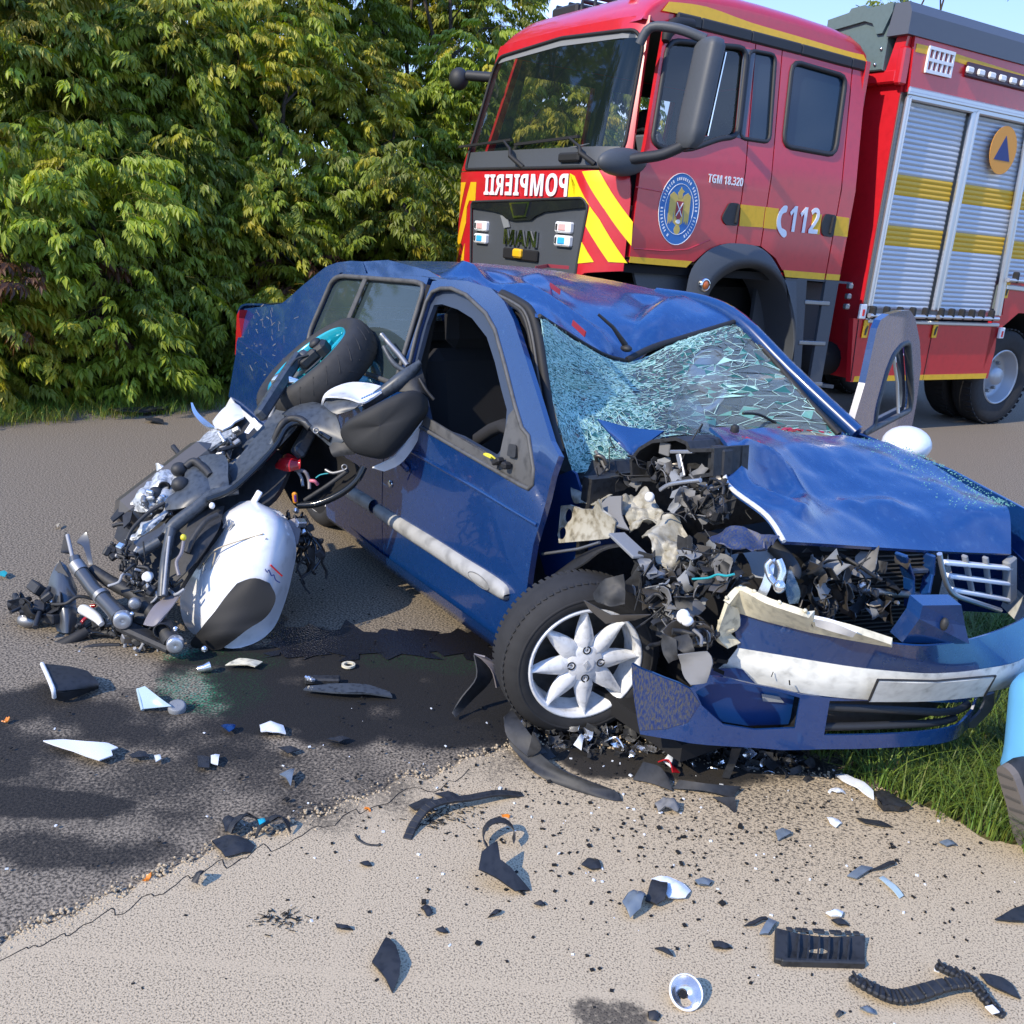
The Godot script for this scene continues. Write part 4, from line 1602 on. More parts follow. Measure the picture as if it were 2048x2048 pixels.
	# lift bars with their latches
	for q in [[v(-2.491,1.134,.05), v(-1.55,1.138,.05), 5], [v(-1.489,1.139,.05), v(-.513,1.138,.05), 6], [v(-.488,1.525,.05), v(.9,1.5,.05), 3]]:
		f = form()
		f.tube([q[0], q[1]], 0.022, 8)
		var lift := part("lift_bar", f, M["rail_metal"], t)
		for i in q[2]:
			f = form()
			f.box(v(.05,.11,.06), Transform3D(Basis(), q[0].lerp(q[1], (i + 0.3) / q[2]) + v(0,.03,-.01)), 0.012)
			part("latch", f, M["black_rubber"], lift)
	for q in [v(-2.458,1.008,.012), v(-1.442,1.016,.012), v(-.415,1.425,.012)]:
		f = form(Transform3D(Basis(), q))
		f.box(v(.07,.16,.012), Transform3D(), 0.002)
		var tab := part("yellow_tab", f, stripe_tape(), t)
		f = form(Transform3D(Basis(), q + v(.005,-.01,.008)))
		f.prism([w(-.018,-.045), w(.0,-.045), w(.018,.035), w(.008,.045), w(-.018,.01)], 0.003)
		part("tab_sign", f, M["dark_trim"], tab)
	for q in [[v(-2.552,1.165,.02), 0.13], [v(-.36,.995,.02), 0.11]]:
		f = form(Transform3D(Basis(), q[0]))
		f.box(v(.08,q[1],.03), Transform3D(), 0.006)
		var ref := part("reflector", f, M["lamp_white"], t)
		f = form(Transform3D(Basis(), q[0] + v(0,-.01,.014)))
		f.box(v(.03,.06,.01), Transform3D(), 0.003)
		part("red_lens", f, M["red_tape"], ref)
	skin("sticker", [w(-1.986,.778), w(-1.832,.782), w(-1.829,.696), w(-1.984,.697)], [], func(q): return v(q.x,q.y,.004), 0.003, M["white_print"], t, 0.6)
	skin("sticker", [w(-1.969,.844), w(-1.849,.863), w(-1.834,.787), w(-1.981,.787)], [], func(q): return v(q.x,q.y,.004), 0.003, mat("violet_print", 0.12, 0.03, 0.18, 0.5), t, 0.6)
	# roof: dark rail along the top and the locker at its front
	f = form()
	f.prism([w(.02,3.45), w(.02,3.62), w(-.02,3.70), w(-.16,3.70), w(-.2,3.45)], x1 - x0 + 0.12, Transform3D(Basis(v(0,0,1), v(0,1,0), v(-1,0,0)), v(x1,0,0)))
	part("roof_rail", f, M["slate_paint"], t)
	f = form()
	f.box_at(v(.4,3.46,-1.25), v(5.0,.06,2.3))
	part("body_roof", f, M["slate_paint"], t)
	f = form()
	f.prism([w(-.98,3.19), w(-.20,3.19), w(-.20,3.62), w(-.80,3.62), w(-.93,3.56)], 2.2, Transform3D(Basis(v(0,0,1), v(0,1,0), v(-1,0,0)), v(-.38,0,0)), 0.01)
	var locker := part("roof_locker", f, M["locker_paint"], t)
	f = form()
	f.prism([w(-.87,3.56), w(-.45,3.60), w(-.36,3.57), w(-.30,3.48), w(-.24,3.48), w(-.17,3.64), w(-.17,3.71), w(-.44,3.70), w(-.48,3.73), w(-.62,3.72), w(-.64,3.69), w(-.87,3.66)], 2.26, Transform3D(Basis(v(0,0,1), v(0,1,0), v(-1,0,0)), v(-.35,0,0)), 0.01)
	part("lid", f, M["locker_paint"], locker)
	f = form()
	for q in [v(-2.59,3.52,-.27), v(-2.59,3.36,-.24), v(-2.59,3.24,-.28)]:
		f.ball(v(.01,.014,.014), Transform3D(Basis(), q), 8, 6)
	part("bolts", f, M["chrome"], locker)
	f = form()
	f.box_at(v(-1.4,3.62,-.9), v(.09,.12,.09), 0.02)
	part("roof_lamp", f, M["dark_trim"], t)


func shutter(t: Node, xa: float, xb: float, lo: float, hi: float) -> void:
	var f := form()
	f.box_at(v((xa + xb) / 2, (lo + hi) / 2, -0.06), v(xb - xa + .12,hi - lo + .1,.02))
	var s := part("roller_shutter", f, M["dull_steel"], t)
	var count := int((hi - lo) / 0.0425)
	var pitch := (hi - lo) / count
	var slat := form()
	var rows := []
	for k in 6:
		var u := k / 5.0
		rows.append([v(-(xb - xa) / 2, (u - 0.5) * pitch * 0.985, -0.008 + 0.008 * sin(u * PI)), v((xb - xa) / 2, (u - 0.5) * pitch * 0.985, -0.008 + 0.008 * sin(u * PI))])
	slat.grid(rows, false, false, true)
	slat.quad(rows[0][0] + v(0,0,-.012), rows[0][1] + v(0,0,-.012), rows[0][1], rows[0][0])
	slat.quad(rows[5][0], rows[5][1], rows[5][1] + v(0,0,-.012), rows[5][0] + v(0,0,-.012))
	var m := slat.mesh()
	for i in count:
		var y := lo + (i + 0.5) * pitch
		var u := (y - 1.19) / 1.78
		var yellow := (u > 0.315 and u < 0.405) or (u > 0.565 and u < 0.66)
		var o := MeshInstance3D.new()
		o.mesh = m
		o.material_override = M["slat_yellow"] if yellow else M["slat_metal"]
		o.name = "slat"
		o.position = v((xa + xb) / 2, y, -0.03)
		s.add_child(o, true)


func mirrors(t: Node) -> void:
	var trim: Material = M["grey_trim"]
	# near side: a tall housing on two arms, and the black hood over its upper arm
	var holder := Node3D.new()
	holder.name = "side_mirror"
	t.add_child(holder, true)
	var f := form()
	var rows := []
	for q in [[3.03, 0.5], [3.015, 0.8], [2.97, 1.0], [2.75, 1.0], [2.55, 1.02], [2.42, 1.0], [2.33, 0.9], [2.29, 0.5]]:
		var ring := []
		for k in 20:
			var a := TAU * k / 20.0
			var cx := signf(cos(a)) * pow(absf(cos(a)), 0.6)
			var cz := signf(sin(a)) * pow(absf(sin(a)), 0.6)
			var u: float = (3.03 - q[0])
			ring.append(v(-4.94 - u * .13 + cx * .075 * q[1],q[0],.26 + cz * .115 * q[1]))
		rows.append(ring)
	f.grid(rows, true)
	part("housing", f, trim, holder)
	f = form()
	f.box(v(.01,.56,.18), turn(Vector3.BACK, -7.4, v(-4.905,2.66,.26)))
	part("glass", f, M["chrome"], holder)
	f = form()
	f.tube(curve([v(-5.26,2.98,-.14), v(-5.22,3.09,-.08), v(-5.1,3.08,.08), v(-4.96,3.02,.22)], 4), 0.035, 8)
	part("upper_arm", f, trim, holder)
	f = form()
	f.tube(curve([v(-5.42,2.16,-.08), v(-5.30,2.20,.02), v(-5.16,2.24,.14), v(-5.02,2.33,.24)], 4), 0.04, 8)
	part("lower_arm", f, M["dark_trim"], holder)
	f = form()
	f.ball(v(.22,.10,.075), Transform3D(Basis(Vector3.BACK, 0.08), v(-5.37,2.17,-.055)), 20, 12)
	part("arm_root", f, trim, holder)
	f = form()
	f.tube(curve([v(-5.016,3.038,-.182), v(-4.983,3.118,-.196), v(-4.903,3.175,-.206), v(-4.757,3.189,-.208)], 4).map(func(q): return q + v(0,0,.03)), [0.03, 0.035, 0.04, 0.045, 0.05, 0.05, 0.05, 0.05, 0.05, 0.045, 0.045, 0.045, 0.04], 8)
	part("arm_hood", f, M["black_rubber"], holder)
	# far side
	var far := Node3D.new()
	far.name = "side_mirror"
	t.add_child(far, true)
	f = form()
	f.tube([v(-5.2,2.95,-2.38), v(-5.36,2.96,-2.56)], 0.045, 8)
	part("upper_arm", f, M["dark_trim"], far)
	f = form()
	f.ball(v(.09,.10,.10), Transform3D(Basis(), v(-5.4,2.93,-2.64)), 16, 10)
	part("housing", f, M["dark_trim"], far)



# The wrecked saloon, in its own frame: x runs to its nose, y up, z out of its right flank.
func car_side(q: Vector2) -> Vector3:
	var b := 0.0
	if q.y > 0.86:
		b -= 0.30 * (q.y - 0.86)
	if q.y < 0.4:
		b -= 0.25 * (0.4 - q.y) * (0.4 - q.y)
	if q.x < -2.3:
		b -= 0.02 * pow(minf(-2.3 - q.x, 1.6) / 1.2, 2.0)
	return v(q.x,q.y,b)


func car_off_side(q: Vector2) -> Vector3:
	var p := car_side(q)
	return v(p.x,p.y,-1.64 - p.z)


func car_materials() -> void:
	var paint := func(called: String, k: float, dusty: float) -> StandardMaterial3D:
		var m := mat(called, 1, 1, 1, 0.3)
		var a := Color(0.003 * k, 0.027 * k, 0.115 * k).linear_to_srgb()
		var b := Color(0.004 * k, 0.031 * k, 0.128 * k).linear_to_srgb()
		var d := Color(0.16, 0.20, 0.30).linear_to_srgb()
		m.albedo_texture = noise_map(71 + int(dusty * 10), 0.028, [[0.0, a], [0.5, b], [0.78 - dusty * 0.14, b], [0.9 - dusty * 0.12, b.lerp(d, 0.12 + 0.1 * dusty)], [1.0, b.lerp(d, 0.4 + 0.3 * dusty)]], 6)
		m.clearcoat_enabled = true
		m.clearcoat = 1.0
		m.clearcoat_roughness = 0.04 + 0.2 * dusty
		m.roughness_texture = noise_map(75, 0.03, [[0.0, 0.75], [0.6, 0.9], [1.0, 1.6]], 5, 256)
		world_map(m, 1.7, false)
		return m
	mat("deep_blue", 0.004, 0.030, 0.125, 0.3)
	paint.call("blue_paint", 1.0, 0.0)
	paint.call("dusty_blue", 1.15, 1.0)
	var m := mat("scraped_blue", 1, 1, 1, 0.55)
	m.albedo_texture = noise_map(77, 0.05, [[0.0, Color(0.12, 0.12, 0.13)], [0.3, Color(0.30, 0.29, 0.28)], [0.45, Color(0.22, 0.25, 0.32)], [0.6, Color(0.06, 0.15, 0.36)], [1.0, Color(0.05, 0.14, 0.33)]], 5)
	world_map(m, 2.2, false)
	m.uv1_scale = v(6.0,1.6,6.0)
	m = mat("white_bumper", 0.62, 0.63, 0.60, 0.45)
	m.albedo_texture = noise_map(78, 0.025, [[0.0, 0.55], [0.2, 0.86], [0.5, 1.0], [1.0, 1.0]], 5)
	world_map(m, 1.5, false)
	m = mat("silver_moulding", 0.37, 0.37, 0.36, 0.45)
	m.albedo_texture = noise_map(79, 0.02, [[0.0, 0.7], [0.5, 1.0], [1.0, 1.0]], 5, 256)
	world_map(m, 1.5, false)
	m = mat("cream_foam", 0.74, 0.68, 0.50, 0.7)
	m.albedo_texture = noise_map(80, 0.03, [[0.0, 0.6], [0.45, 0.95], [1.0, 1.0]], 5, 256)
	world_map(m, 3.0, false)
	m = mat("primer_metal", 0.38, 0.36, 0.295, 0.5)
	m.albedo_texture = noise_map(81, 0.03, [[0.0, Color(0.5, 0.47, 0.42)], [0.3, Color(0.84, 0.82, 0.78)], [0.55, 1.0], [1.0, 1.0]], 5, 256)
	world_map(m, 3.0, false)
	m = mat("worn_plastic", 0.022, 0.023, 0.025, 0.6)
	m.albedo_texture = noise_map(82, 0.03, [[0.0, 0.5], [0.5, 1.0], [1.0, Color(1, 1, 1)]], 5, 256)
	world_map(m, 4.0, false)
	m = mat("grey_seal", 0.085, 0.085, 0.085, 0.6)
	m.albedo_texture = M["silver_moulding"].albedo_texture
	world_map(m, 3.0, false)
	m = mat("alloy", 0.78, 0.79, 0.80, 0.36, 0.12)
	m.albedo_texture = noise_map(83, 0.03, [[0.0, 0.72], [0.4, 0.95], [1.0, 1.0]], 4, 256)
	world_map(m, 4.0, false)
	mat("print_silver", 0.45, 0.46, 0.47, 0.4)
	mat("hole_dark", 0.004, 0.004, 0.004, 0.9)
	mat("red_lens", 0.35, 0.01, 0.015, 0.15)
	mat("white_shell", 0.80, 0.81, 0.82, 0.25)
	m = mat("frosted_glass", 0.20, 0.47, 0.41, 0.4)
	m.transparency = BaseMaterial3D.TRANSPARENCY_ALPHA
	m.albedo_color.a = 0.6
	m = mat("crazed_glass", 0.42, 0.68, 0.60, 0.45)
	m.transparency = BaseMaterial3D.TRANSPARENCY_ALPHA
	m.albedo_color.a = 0.85
	m = mat("teal_glass", 0.03, 0.15, 0.135, 0.35)
	m.transparency = BaseMaterial3D.TRANSPARENCY_ALPHA
	m.albedo_color.a = 0.72
	m = mat("side_glass", 0.12, 0.18, 0.20, 0.04)
	m.transparency = BaseMaterial3D.TRANSPARENCY_ALPHA
	m.albedo_color.a = 0.25
	m = mat("silver_foil", 0.72, 0.73, 0.75, 0.2, 0.9)
	m = mat("oily_metal", 0.12, 0.11, 0.10, 0.4, 0.6)
	mat("wire_teal", 0.02, 0.30, 0.34, 0.5)
	mat("wire_red", 0.45, 0.03, 0.03, 0.4)
	mat("wire_orange", 0.75, 0.28, 0.02, 0.4)
	mat("wire_yellow", 0.7, 0.6, 0.04, 0.4)
	mat("ash_grey", 0.16, 0.16, 0.16, 0.75)


# A strip that bulges out of a face: along a middle line, wide on either side.
func moulding(f: Form, path: Array, half: Array, face: Callable, proud: float) -> void:
	var rows := []
	for k in 7:
		var a := PI * k / 6.0
		var line := []
		for i in path.size():
			var d: Vector2 = path[mini(i + 1, path.size() - 1)] - path[maxi(i - 1, 0)]
			var o := d.normalized().orthogonal()
			var q: Vector2 = path[i] + o * half[i] * cos(a)
			line.append(face.call(q) + v(0, 0, proud * sin(a)))
		rows.append(line)
	f.grid(rows)


func crushed_car() -> void:
	car_materials()
	var t := thing("wrecked_car", "dark blue saloon with crushed front, shattered windscreen and dented roof", "car", Transform3D(Basis(v(.5815,-.0000,.8135), v(.0000,1.0000,.0000), v(-.8135,.0000,.5815)), v(.2759,.0000,-2.9110)))
	var side := car_side
	var blue: Material = M["blue_paint"]
	var dusty: Material = M["dusty_blue"]
	# ---- right flank
	var rear_glass := rounded([w(-2.462,1.012), w(-2.472,1.066), w(-2.394,1.318), w(-2.344,1.347), w(-2.27,1.358), w(-1.546,1.392), w(-1.48,1.385), w(-1.467,1.349), w(-1.464,1.112), w(-1.46,.96), w(-2.42,.96)], 0.035)
	var flank := skin("rear_quarter", [w(-3.539,1.059), w(-3.535,1.024), w(-3.5,.903), w(-3.519,.791), w(-3.68,.5), w(-3.55,.42), w(-2.86,.40), w(-2.80,.55), w(-2.65,.66), w(-2.47,.69), w(-2.40,.685), w(-2.44,.95), w(-2.507,.991), w(-2.49,1.073), w(-2.428,1.319), w(-2.322,1.372), w(-2.045,1.387), w(-2.121,1.44), w(-2.24,1.435), w(-2.398,1.416), w(-2.513,1.388), w(-2.617,1.336), w(-2.742,1.271), w(-2.869,1.198), w(-2.957,1.153), w(-3.205,1.11)], [], side, 0.02, blue, t, 0.12)
	var rear_door := skin("rear_door", [w(-2.43,.95), w(-2.39,.68), w(-2.28,.62), w(-2.17,.5), w(-2.13,.34), w(-2.12,.17), w(-2.097,.162), w(-1.481,.155), w(-1.499,.569), w(-1.47,.9), w(-1.477,1.106), w(-1.462,1.349), w(-1.459,1.419), w(-1.531,1.419), w(-2.009,1.391), w(-2.284,1.378), w(-2.4,1.327), w(-2.493,1.077)], [rear_glass], side, 0.02, blue, t, 0.12)
	seal(rear_glass, side, 0.003, 0.012, M["grey_seal"], rear_door)
	skin("window", grown(rear_glass, -0.004), [], lifted(side, -0.012), 0.0, M["side_glass"], rear_door)
	var f := form()
	f.bar(v(-2.025,1.372,-.153) + v(0,0,.004), v(-2.085,1.141,-.084) + v(0,0,.004), 0.014, 0.035, v(1,0,0), 0.004)
	f.bar(v(-2.085,1.141,-.084) + v(0,0,.004), v(-2.18,.96,.0), 0.014, 0.035, v(1,0,0), 0.004)
	part("window_bar", f, M["grey_seal"], rear_door)
	skin("roof_rail", [w(-2.117,1.44), w(-1.871,1.465), w(-1.485,1.448), w(-1.346,1.425), w(-1.468,1.421), w(-1.508,1.421), w(-2.028,1.39)], [], side, 0.02, blue, t, 0.12)
	# front door with its window frame
	var h1 := [w(-1.396,1.033), w(-1.418,1.192), w(-1.418,1.323), w(-1.393,1.365), w(-1.336,1.384), w(-1.252,1.392), w(-1.129,1.378), w(-.948,1.324), w(-.851,1.272), w(-.708,1.15), w(-.584,1.038), w(-.5,.97), w(-.448,.952), w(-.365,.853), w(-.363,.801), w(-.385,.779), w(-.439,.779), w(-.61,.792), w(-1.176,.833)]
	var door := skin("front_door", [w(-1.49,.571), w(-1.478,.156), w(-1.205,.135), w(-.767,.136), w(-.464,.142), w(-.421,.239), w(-.351,.342), w(-.342,.474), w(-.33,.588), w(-.301,.682), w(-.279,.762), w(-.259,.859), w(-.257,.927), w(-.322,.964), w(-.442,1.065), w(-.652,1.238), w(-.758,1.324), w(-.854,1.381), w(-.965,1.419), w(-1.147,1.431), w(-1.345,1.422), w(-1.42,1.407), w(-1.431,1.337), w(-1.442,1.104), w(-1.47,.9)], [h1], side, 0.025, blue, t, 0.12)
	seal(h1, side, 0.0, 0.009, M["grey_seal"], door)
	var opening := [w(-1.382,1.074), w(-1.396,1.233), w(-1.386,1.317), w(-1.323,1.327), w(-1.193,1.32), w(-1.067,1.298), w(-.925,1.242), w(-.819,1.16), w(-.724,1.073), w(-.652,1.012), w(-.599,.89), w(-.623,.847), w(-.65,.835), w(-1.151,.875)]
	skin("inner_frame", h1, [opening], lifted(side, -0.022), 0.02, mat("frame_blue", 0.035, 0.05, 0.085, 0.45), door, 0.15)
	skin("mirror_sail", [w(-.588,1.025), w(-.5,.97), w(-.448,.952), w(-.369,.852), w(-.369,.803), w(-.387,.782), w(-.435,.783), w(-.596,.795), w(-.591,.878), w(-.611,.996)], [], lifted(side, -0.006), 0.012, M["grey_seal"], door, 0.2)
	skin("belt_trim", [w(-1.165,.845), w(-1.155,.884), w(-.645,.836), w(-.581,.832), w(-.596,.795)], [], lifted(side, 0.0), 0.014, M["grey_seal"], door, 0.2)
	f = form()
	f.tube(curve([v(-.575,.822,0), v(-.606,.837,0) + v(0,.01,.02), v(-.637,.846,0) + v(0,0,.03), v(-.588,.844,0) + v(0,0,.03)], 4), 0.005, 5)
	part("torn_wire", f, M["wire_yellow"], door)
	f = form()
	f.box(v(.03,.025,.035), Transform3D(Basis(), v(-.519,.831,0) + v(0,0,.01)), 0.006)
	f.box(v(.05,.02,.03), turn(Vector3.BACK, 30, v(-.567,.835,0) + v(0,0,.015)), 0.005)
	part("mirror_stump", f, M["black_rubber"], door)
	skin("stump_plate", rounded([w(-.544,.905), w(-.5,.909), w(-.482,.866), w(-.534,.862)], 0.01), [], lifted(side, 0.002), 0.006, M["worn_plastic"], door, 0.2)
	# handle, lock, crease and mouldings
	f = form()
	f.panel(rounded([w(-1.294,.659), w(-1.243,.678), w(-1.221,.645), w(-1.266,.576), w(-1.307,.591)], 0.01), [], lifted(side, 0.003), 0.004, 0.3)
	var cup := part("handle_recess", f, blue, door)
	f = form()
	f.box(v(.09,.028,.02), turn(Vector3.BACK, -12, v(-1.273,.645,0) + v(0,0,.016)), 0.008)
	part("handle", f, blue, cup)
	f = form(aim(Vector3.BACK, Vector3.UP, v(-1.415,.525,0)))
	f.lathe([w(0,.016), w(.006,.016), w(.007,.0)], Transform3D(), 14)
	part("lock", f, M["chrome"], door)
	f = form()
	f.tube([v(-1.292,.716,0), v(-1.03,.705,0), v(-.75,.691,0), v(-.499,.675,0), v(-.318,.665,0)], 0.008, 8)
	part("waist_crease", f, blue, door)
	f = form()
	f.tube([v(-3.466,.875,-.023), v(-3.111,.851,-.009), v(-2.772,.82,-.003)], 0.006, 6)
	part("waist_crease", f, blue, flank)
	f = form()
	moulding(f, curve([w(-1.524,.371), w(-1.248,.363), w(-.995,.361), w(-.765,.356), w(-.575,.356), w(-.471,.354), w(-.449,.354)], 3), curve([0.030, 0.036, 0.038, 0.038, 0.037, 0.030, 0.004].map(func(k): return w(k,0)), 3).map(func(k): return k.x), side, 0.028)
	var strip := part("side_moulding", f, M["silver_moulding"], door)
	f = form()
	var oval := []
	for q in ellipse(Vector2.ZERO, w(.075,.022), 28):
		var r: Vector2 = w(-.621,.353) + q.rotated(-0.05)
		oval.append(car_side(r) + v(0, 0, 0.028 - absf(q.y) * 0.1))
	oval.append(oval[0])
	f.tube(oval, 0.0018, 4, false)
	part("oval_mark", f, M["ash_grey"], strip)
	f = form()
	moulding(f, curve([w(-2.10,.40), w(-1.829,.378), w(-1.678,.377), w(-1.572,.375)], 3), [0.034, 0.034, 0.034, 0.034, 0.034, 0.034, 0.034, 0.034, 0.034, 0.034], side, 0.026)
	part("side_moulding", f, M["silver_moulding"], rear_door)
	# sill under the doors
	f = form()
	var sill := []
	for q in [[0.03, 0.17], [0.015, 0.13], [-0.01, 0.085], [-0.06, 0.07], [-0.16, 0.075]]:
		sill.append(curve([v(-2.12,q[1] + .05,q[0] - .05), v(-1.6,q[1] + .01,q[0] - .035), v(-1.0,q[1] - .0,q[0] - .03), v(-.44,q[1] - .01,q[0] - .03)], 5))
	f.grid(sill)
	part("sill", f, blue, t)
	# scratches on the rear quarter
	f = form()
	var r := RandomNumberGenerator.new()
	r.seed = 5
	for i in 46:
		var q := w(r.randf_range(-3.5, -2.7), r.randf_range(0.72, 1.12))
		var a := r.randf_range(-0.9, 0.5)
		var l := r.randf_range(0.01, 0.06)
		f.bar(car_side(q) + v(0,0,.0012), car_side(q + w(cos(a), sin(a)) * l) + v(0,0,.0012), r.randf_range(0.002, 0.006), 0.001, Vector3.BACK)
	var scuffs := part("scuff", f, M["ash_grey"], flank)
	scuffs.set_meta("kind", "stuff")
	# tail lamp and rear bumper corner
	f = form()
	f.panel([w(-3.504,1.059), w(-3.515,1.01), w(-3.474,.906), w(-3.497,.794), w(-3.556,.772), w(-3.593,.78), w(-3.57,.916), w(-3.554,1.022)], [], func(q): return v(q.x + .03,q.y,-.03), 0.05, 0.4)
	part("tail_lamp", f, M["red_lens"], t)
	f = form()
	f.shell(net([[v(-3.72,.50,-.55), v(-3.78,.50,-.2), v(-3.62,.50,-.03), v(-3.2,.47,.0), v(-2.88,.45,.0)], [v(-3.80,.40,-.55), v(-3.86,.40,-.2), v(-3.66,.39,.0), v(-3.2,.36,.03), v(-2.88,.36,.02)], [v(-3.72,.22,-.55), v(-3.75,.22,-.2), v(-3.6,.21,-.02), v(-3.2,.2,.0), v(-2.88,.2,.0)]], 3, 3), 0.01)
	part("rear_bumper", f, M["white_bumper"], t)
	car_top(t)
	car_off(t)
	car_cabin(t)
	windscreen(t)
	car_front(t)
	car_wheels(t)


func car_top(t: Node) -> void:
	var blue: Material = M["blue_paint"]
	# roof: crowned, with its front edge driven down into a V
	var zs := [-0.172, -0.42, -0.66, -0.80, -0.98, -1.22, -1.468]
	var rows := []
	for q in [[-2.62, [1.345, 1.37, 1.38, 1.38, 1.38, 1.37, 1.34]], [-2.35, [1.405, 1.435, 1.445, 1.447, 1.445, 1.435, 1.40]], [-1.95, [1.425, 1.45, 1.458, 1.46, 1.458, 1.45, 1.425]], [-1.6, [1.425, 1.445, 1.43, 1.435, 1.43, 1.43, 1.415]], [-1.35, [1.425, 1.40, 1.425, 1.40, 1.385, 1.395, 1.40]], [-1.12, [1.41, 1.395, 1.33, 1.31, 1.335, 1.375, 1.385]], [-0.95, [1.385, 1.33, 1.25, 1.225, 1.29, 1.335, 1.355]]]:
		var line := []
		for k in 7:
			line.append(v(q[0],q[1][k],zs[k]))
		rows.append(line)
	rows.append([v(-.668,1.352,-.19), v(-.757,1.295,-.36), v(-.826,1.189,-.64), v(-.856,1.149,-.8), v(-.871,1.203,-.95), v(-.862,1.245,-1.13), v(-.86,1.322,-1.46)])
	var fine := net(rows, 9, 9)
	var rough := fast_noise(91, 2.2, 3, FastNoiseLite.TYPE_CELLULAR)
	var folds := [[w(-.90,-.75), w(-1.5,-.36), 0.030], [w(-1.5,-.36), w(-1.62,-.95), 0.024], [w(-.86,-.8), w(-1.25,-1.25), -0.03], [w(-1.45,-.4), w(-1.25,-.19), 0.022], [w(-.74,-.36), w(-1.42,-.44), -0.026], [w(-1.0,-1.0), w(-1.15,-1.42), 0.022], [w(-1.3,-.7), w(-1.75,-.75), -0.02]]
	for i in fine.size():
		for j in fine[i].size():
			var p: Vector3 = fine[i][j]
			var far := smooth((p.x + 1.9) / 0.5) * smooth((-0.17 - p.z) / 0.12) * smooth((p.z + 1.47) / 0.12)
			var q := w(p.x,p.z)
			for fold in folds:
				var c := Geometry2D.get_closest_point_to_segment(q, fold[0], fold[1])
				var d := c.distance_to(q)
				p.y += fold[2] * 1.5 * maxf(0.0, 1.0 - d / 0.11) * far
			p.y += 0.016 * rough.get_noise_2d(p.x * 0.9, p.z) * far
			fine[i][j] = p
	var f := form()
	f.shell(fine, 0.012, true)
	var roof := part("roof", f, M["dusty_blue"], t, "dented blue roof pushed down into a V at its front")
	# the aerial, folded into the dent
	f = form()
	f.tube([v(-.894,1.314,-.66) + v(0,.02,0), v(-.862,1.255,-.72) + v(0,.03,0), v(-.863,1.19,-.8) + v(0,.02,0)], [0.006, 0.008, 0.013], 6)
	f.ball(v(.03,.016,.022), Transform3D(Basis(), v(-.856,1.183,-.8) + v(0,.015,0)), 10, 6)
	part("aerial", f, M["worn_plastic"], roof)
	f = form()
	var lip := curve([v(-.844,1.15,-.8), v(-.858,1.2,-.95), v(-.861,1.241,-1.13), v(-.859,1.317,-1.46)], 4)
	f.tube(lip, 0.014, 6)
	part("roof_edge_seal", f, M["black_rubber"], roof)
	f = form()
	f.tube(curve([v(-.664,1.349,-.19), v(-.756,1.291,-.36), v(-.825,1.183,-.64), v(-.844,1.147,-.8)], 4), 0.008, 6)
	part("roof_edge_seal", f, M["black_rubber"], roof)
	# traces of red on the folds
	f = form()
	for q in [[v(-2.402,1.43,-1.408), v(-2.78,1.43,-1.771)], [v(-2.78,1.43,-1.771), v(-2.686,1.43,-1.872)], [v(-1.461,1.4,-.821), v(-1.178,1.39,-.667)], [v(-.812,1.3,-.464), v(-.687,1.27,-.433)]]:
		f.bar(q[0] + v(0,.008,0), q[1] + v(0,.008,0), 0.022, 0.004, v(0,0,1))
	var smear := part("red_smear", f, mat("dried_red", 0.28, 0.025, 0.035, 0.5), roof)
	smear.set_meta("kind", "stuff")
	# rear window, boot lid, tail
	f = form()
	f.shell(net([[v(-2.6,1.36,-.2), v(-2.62,1.385,-.82), v(-2.6,1.36,-1.44)], [v(-2.85,1.24,-.16), v(-2.88,1.26,-.82), v(-2.85,1.24,-1.48)], [v(-3.12,1.09,-.13), v(-3.15,1.10,-.82), v(-3.12,1.09,-1.51)]], 3, 3), 0.01, true)
	part("rear_window", f, M["dark_glass"], t)
	f = form()
	f.shell(net([[v(-3.08,1.115,-.115), v(-3.1,1.125,-.82), v(-3.08,1.115,-1.52)], [v(-3.5,1.085,-.13), v(-3.52,1.105,-.82), v(-3.5,1.085,-1.51)], [v(-3.84,1.03,-.16), v(-3.87,1.06,-.82), v(-3.84,1.03,-1.48)], [v(-3.86,.9,-.15), v(-3.9,.92,-.82), v(-3.86,.9,-1.49)], [v(-3.70,.5,-.12), v(-3.75,.5,-.82), v(-3.70,.5,-1.52)]], 3, 4), 0.012, true)
	part("boot_lid", f, blue, t)


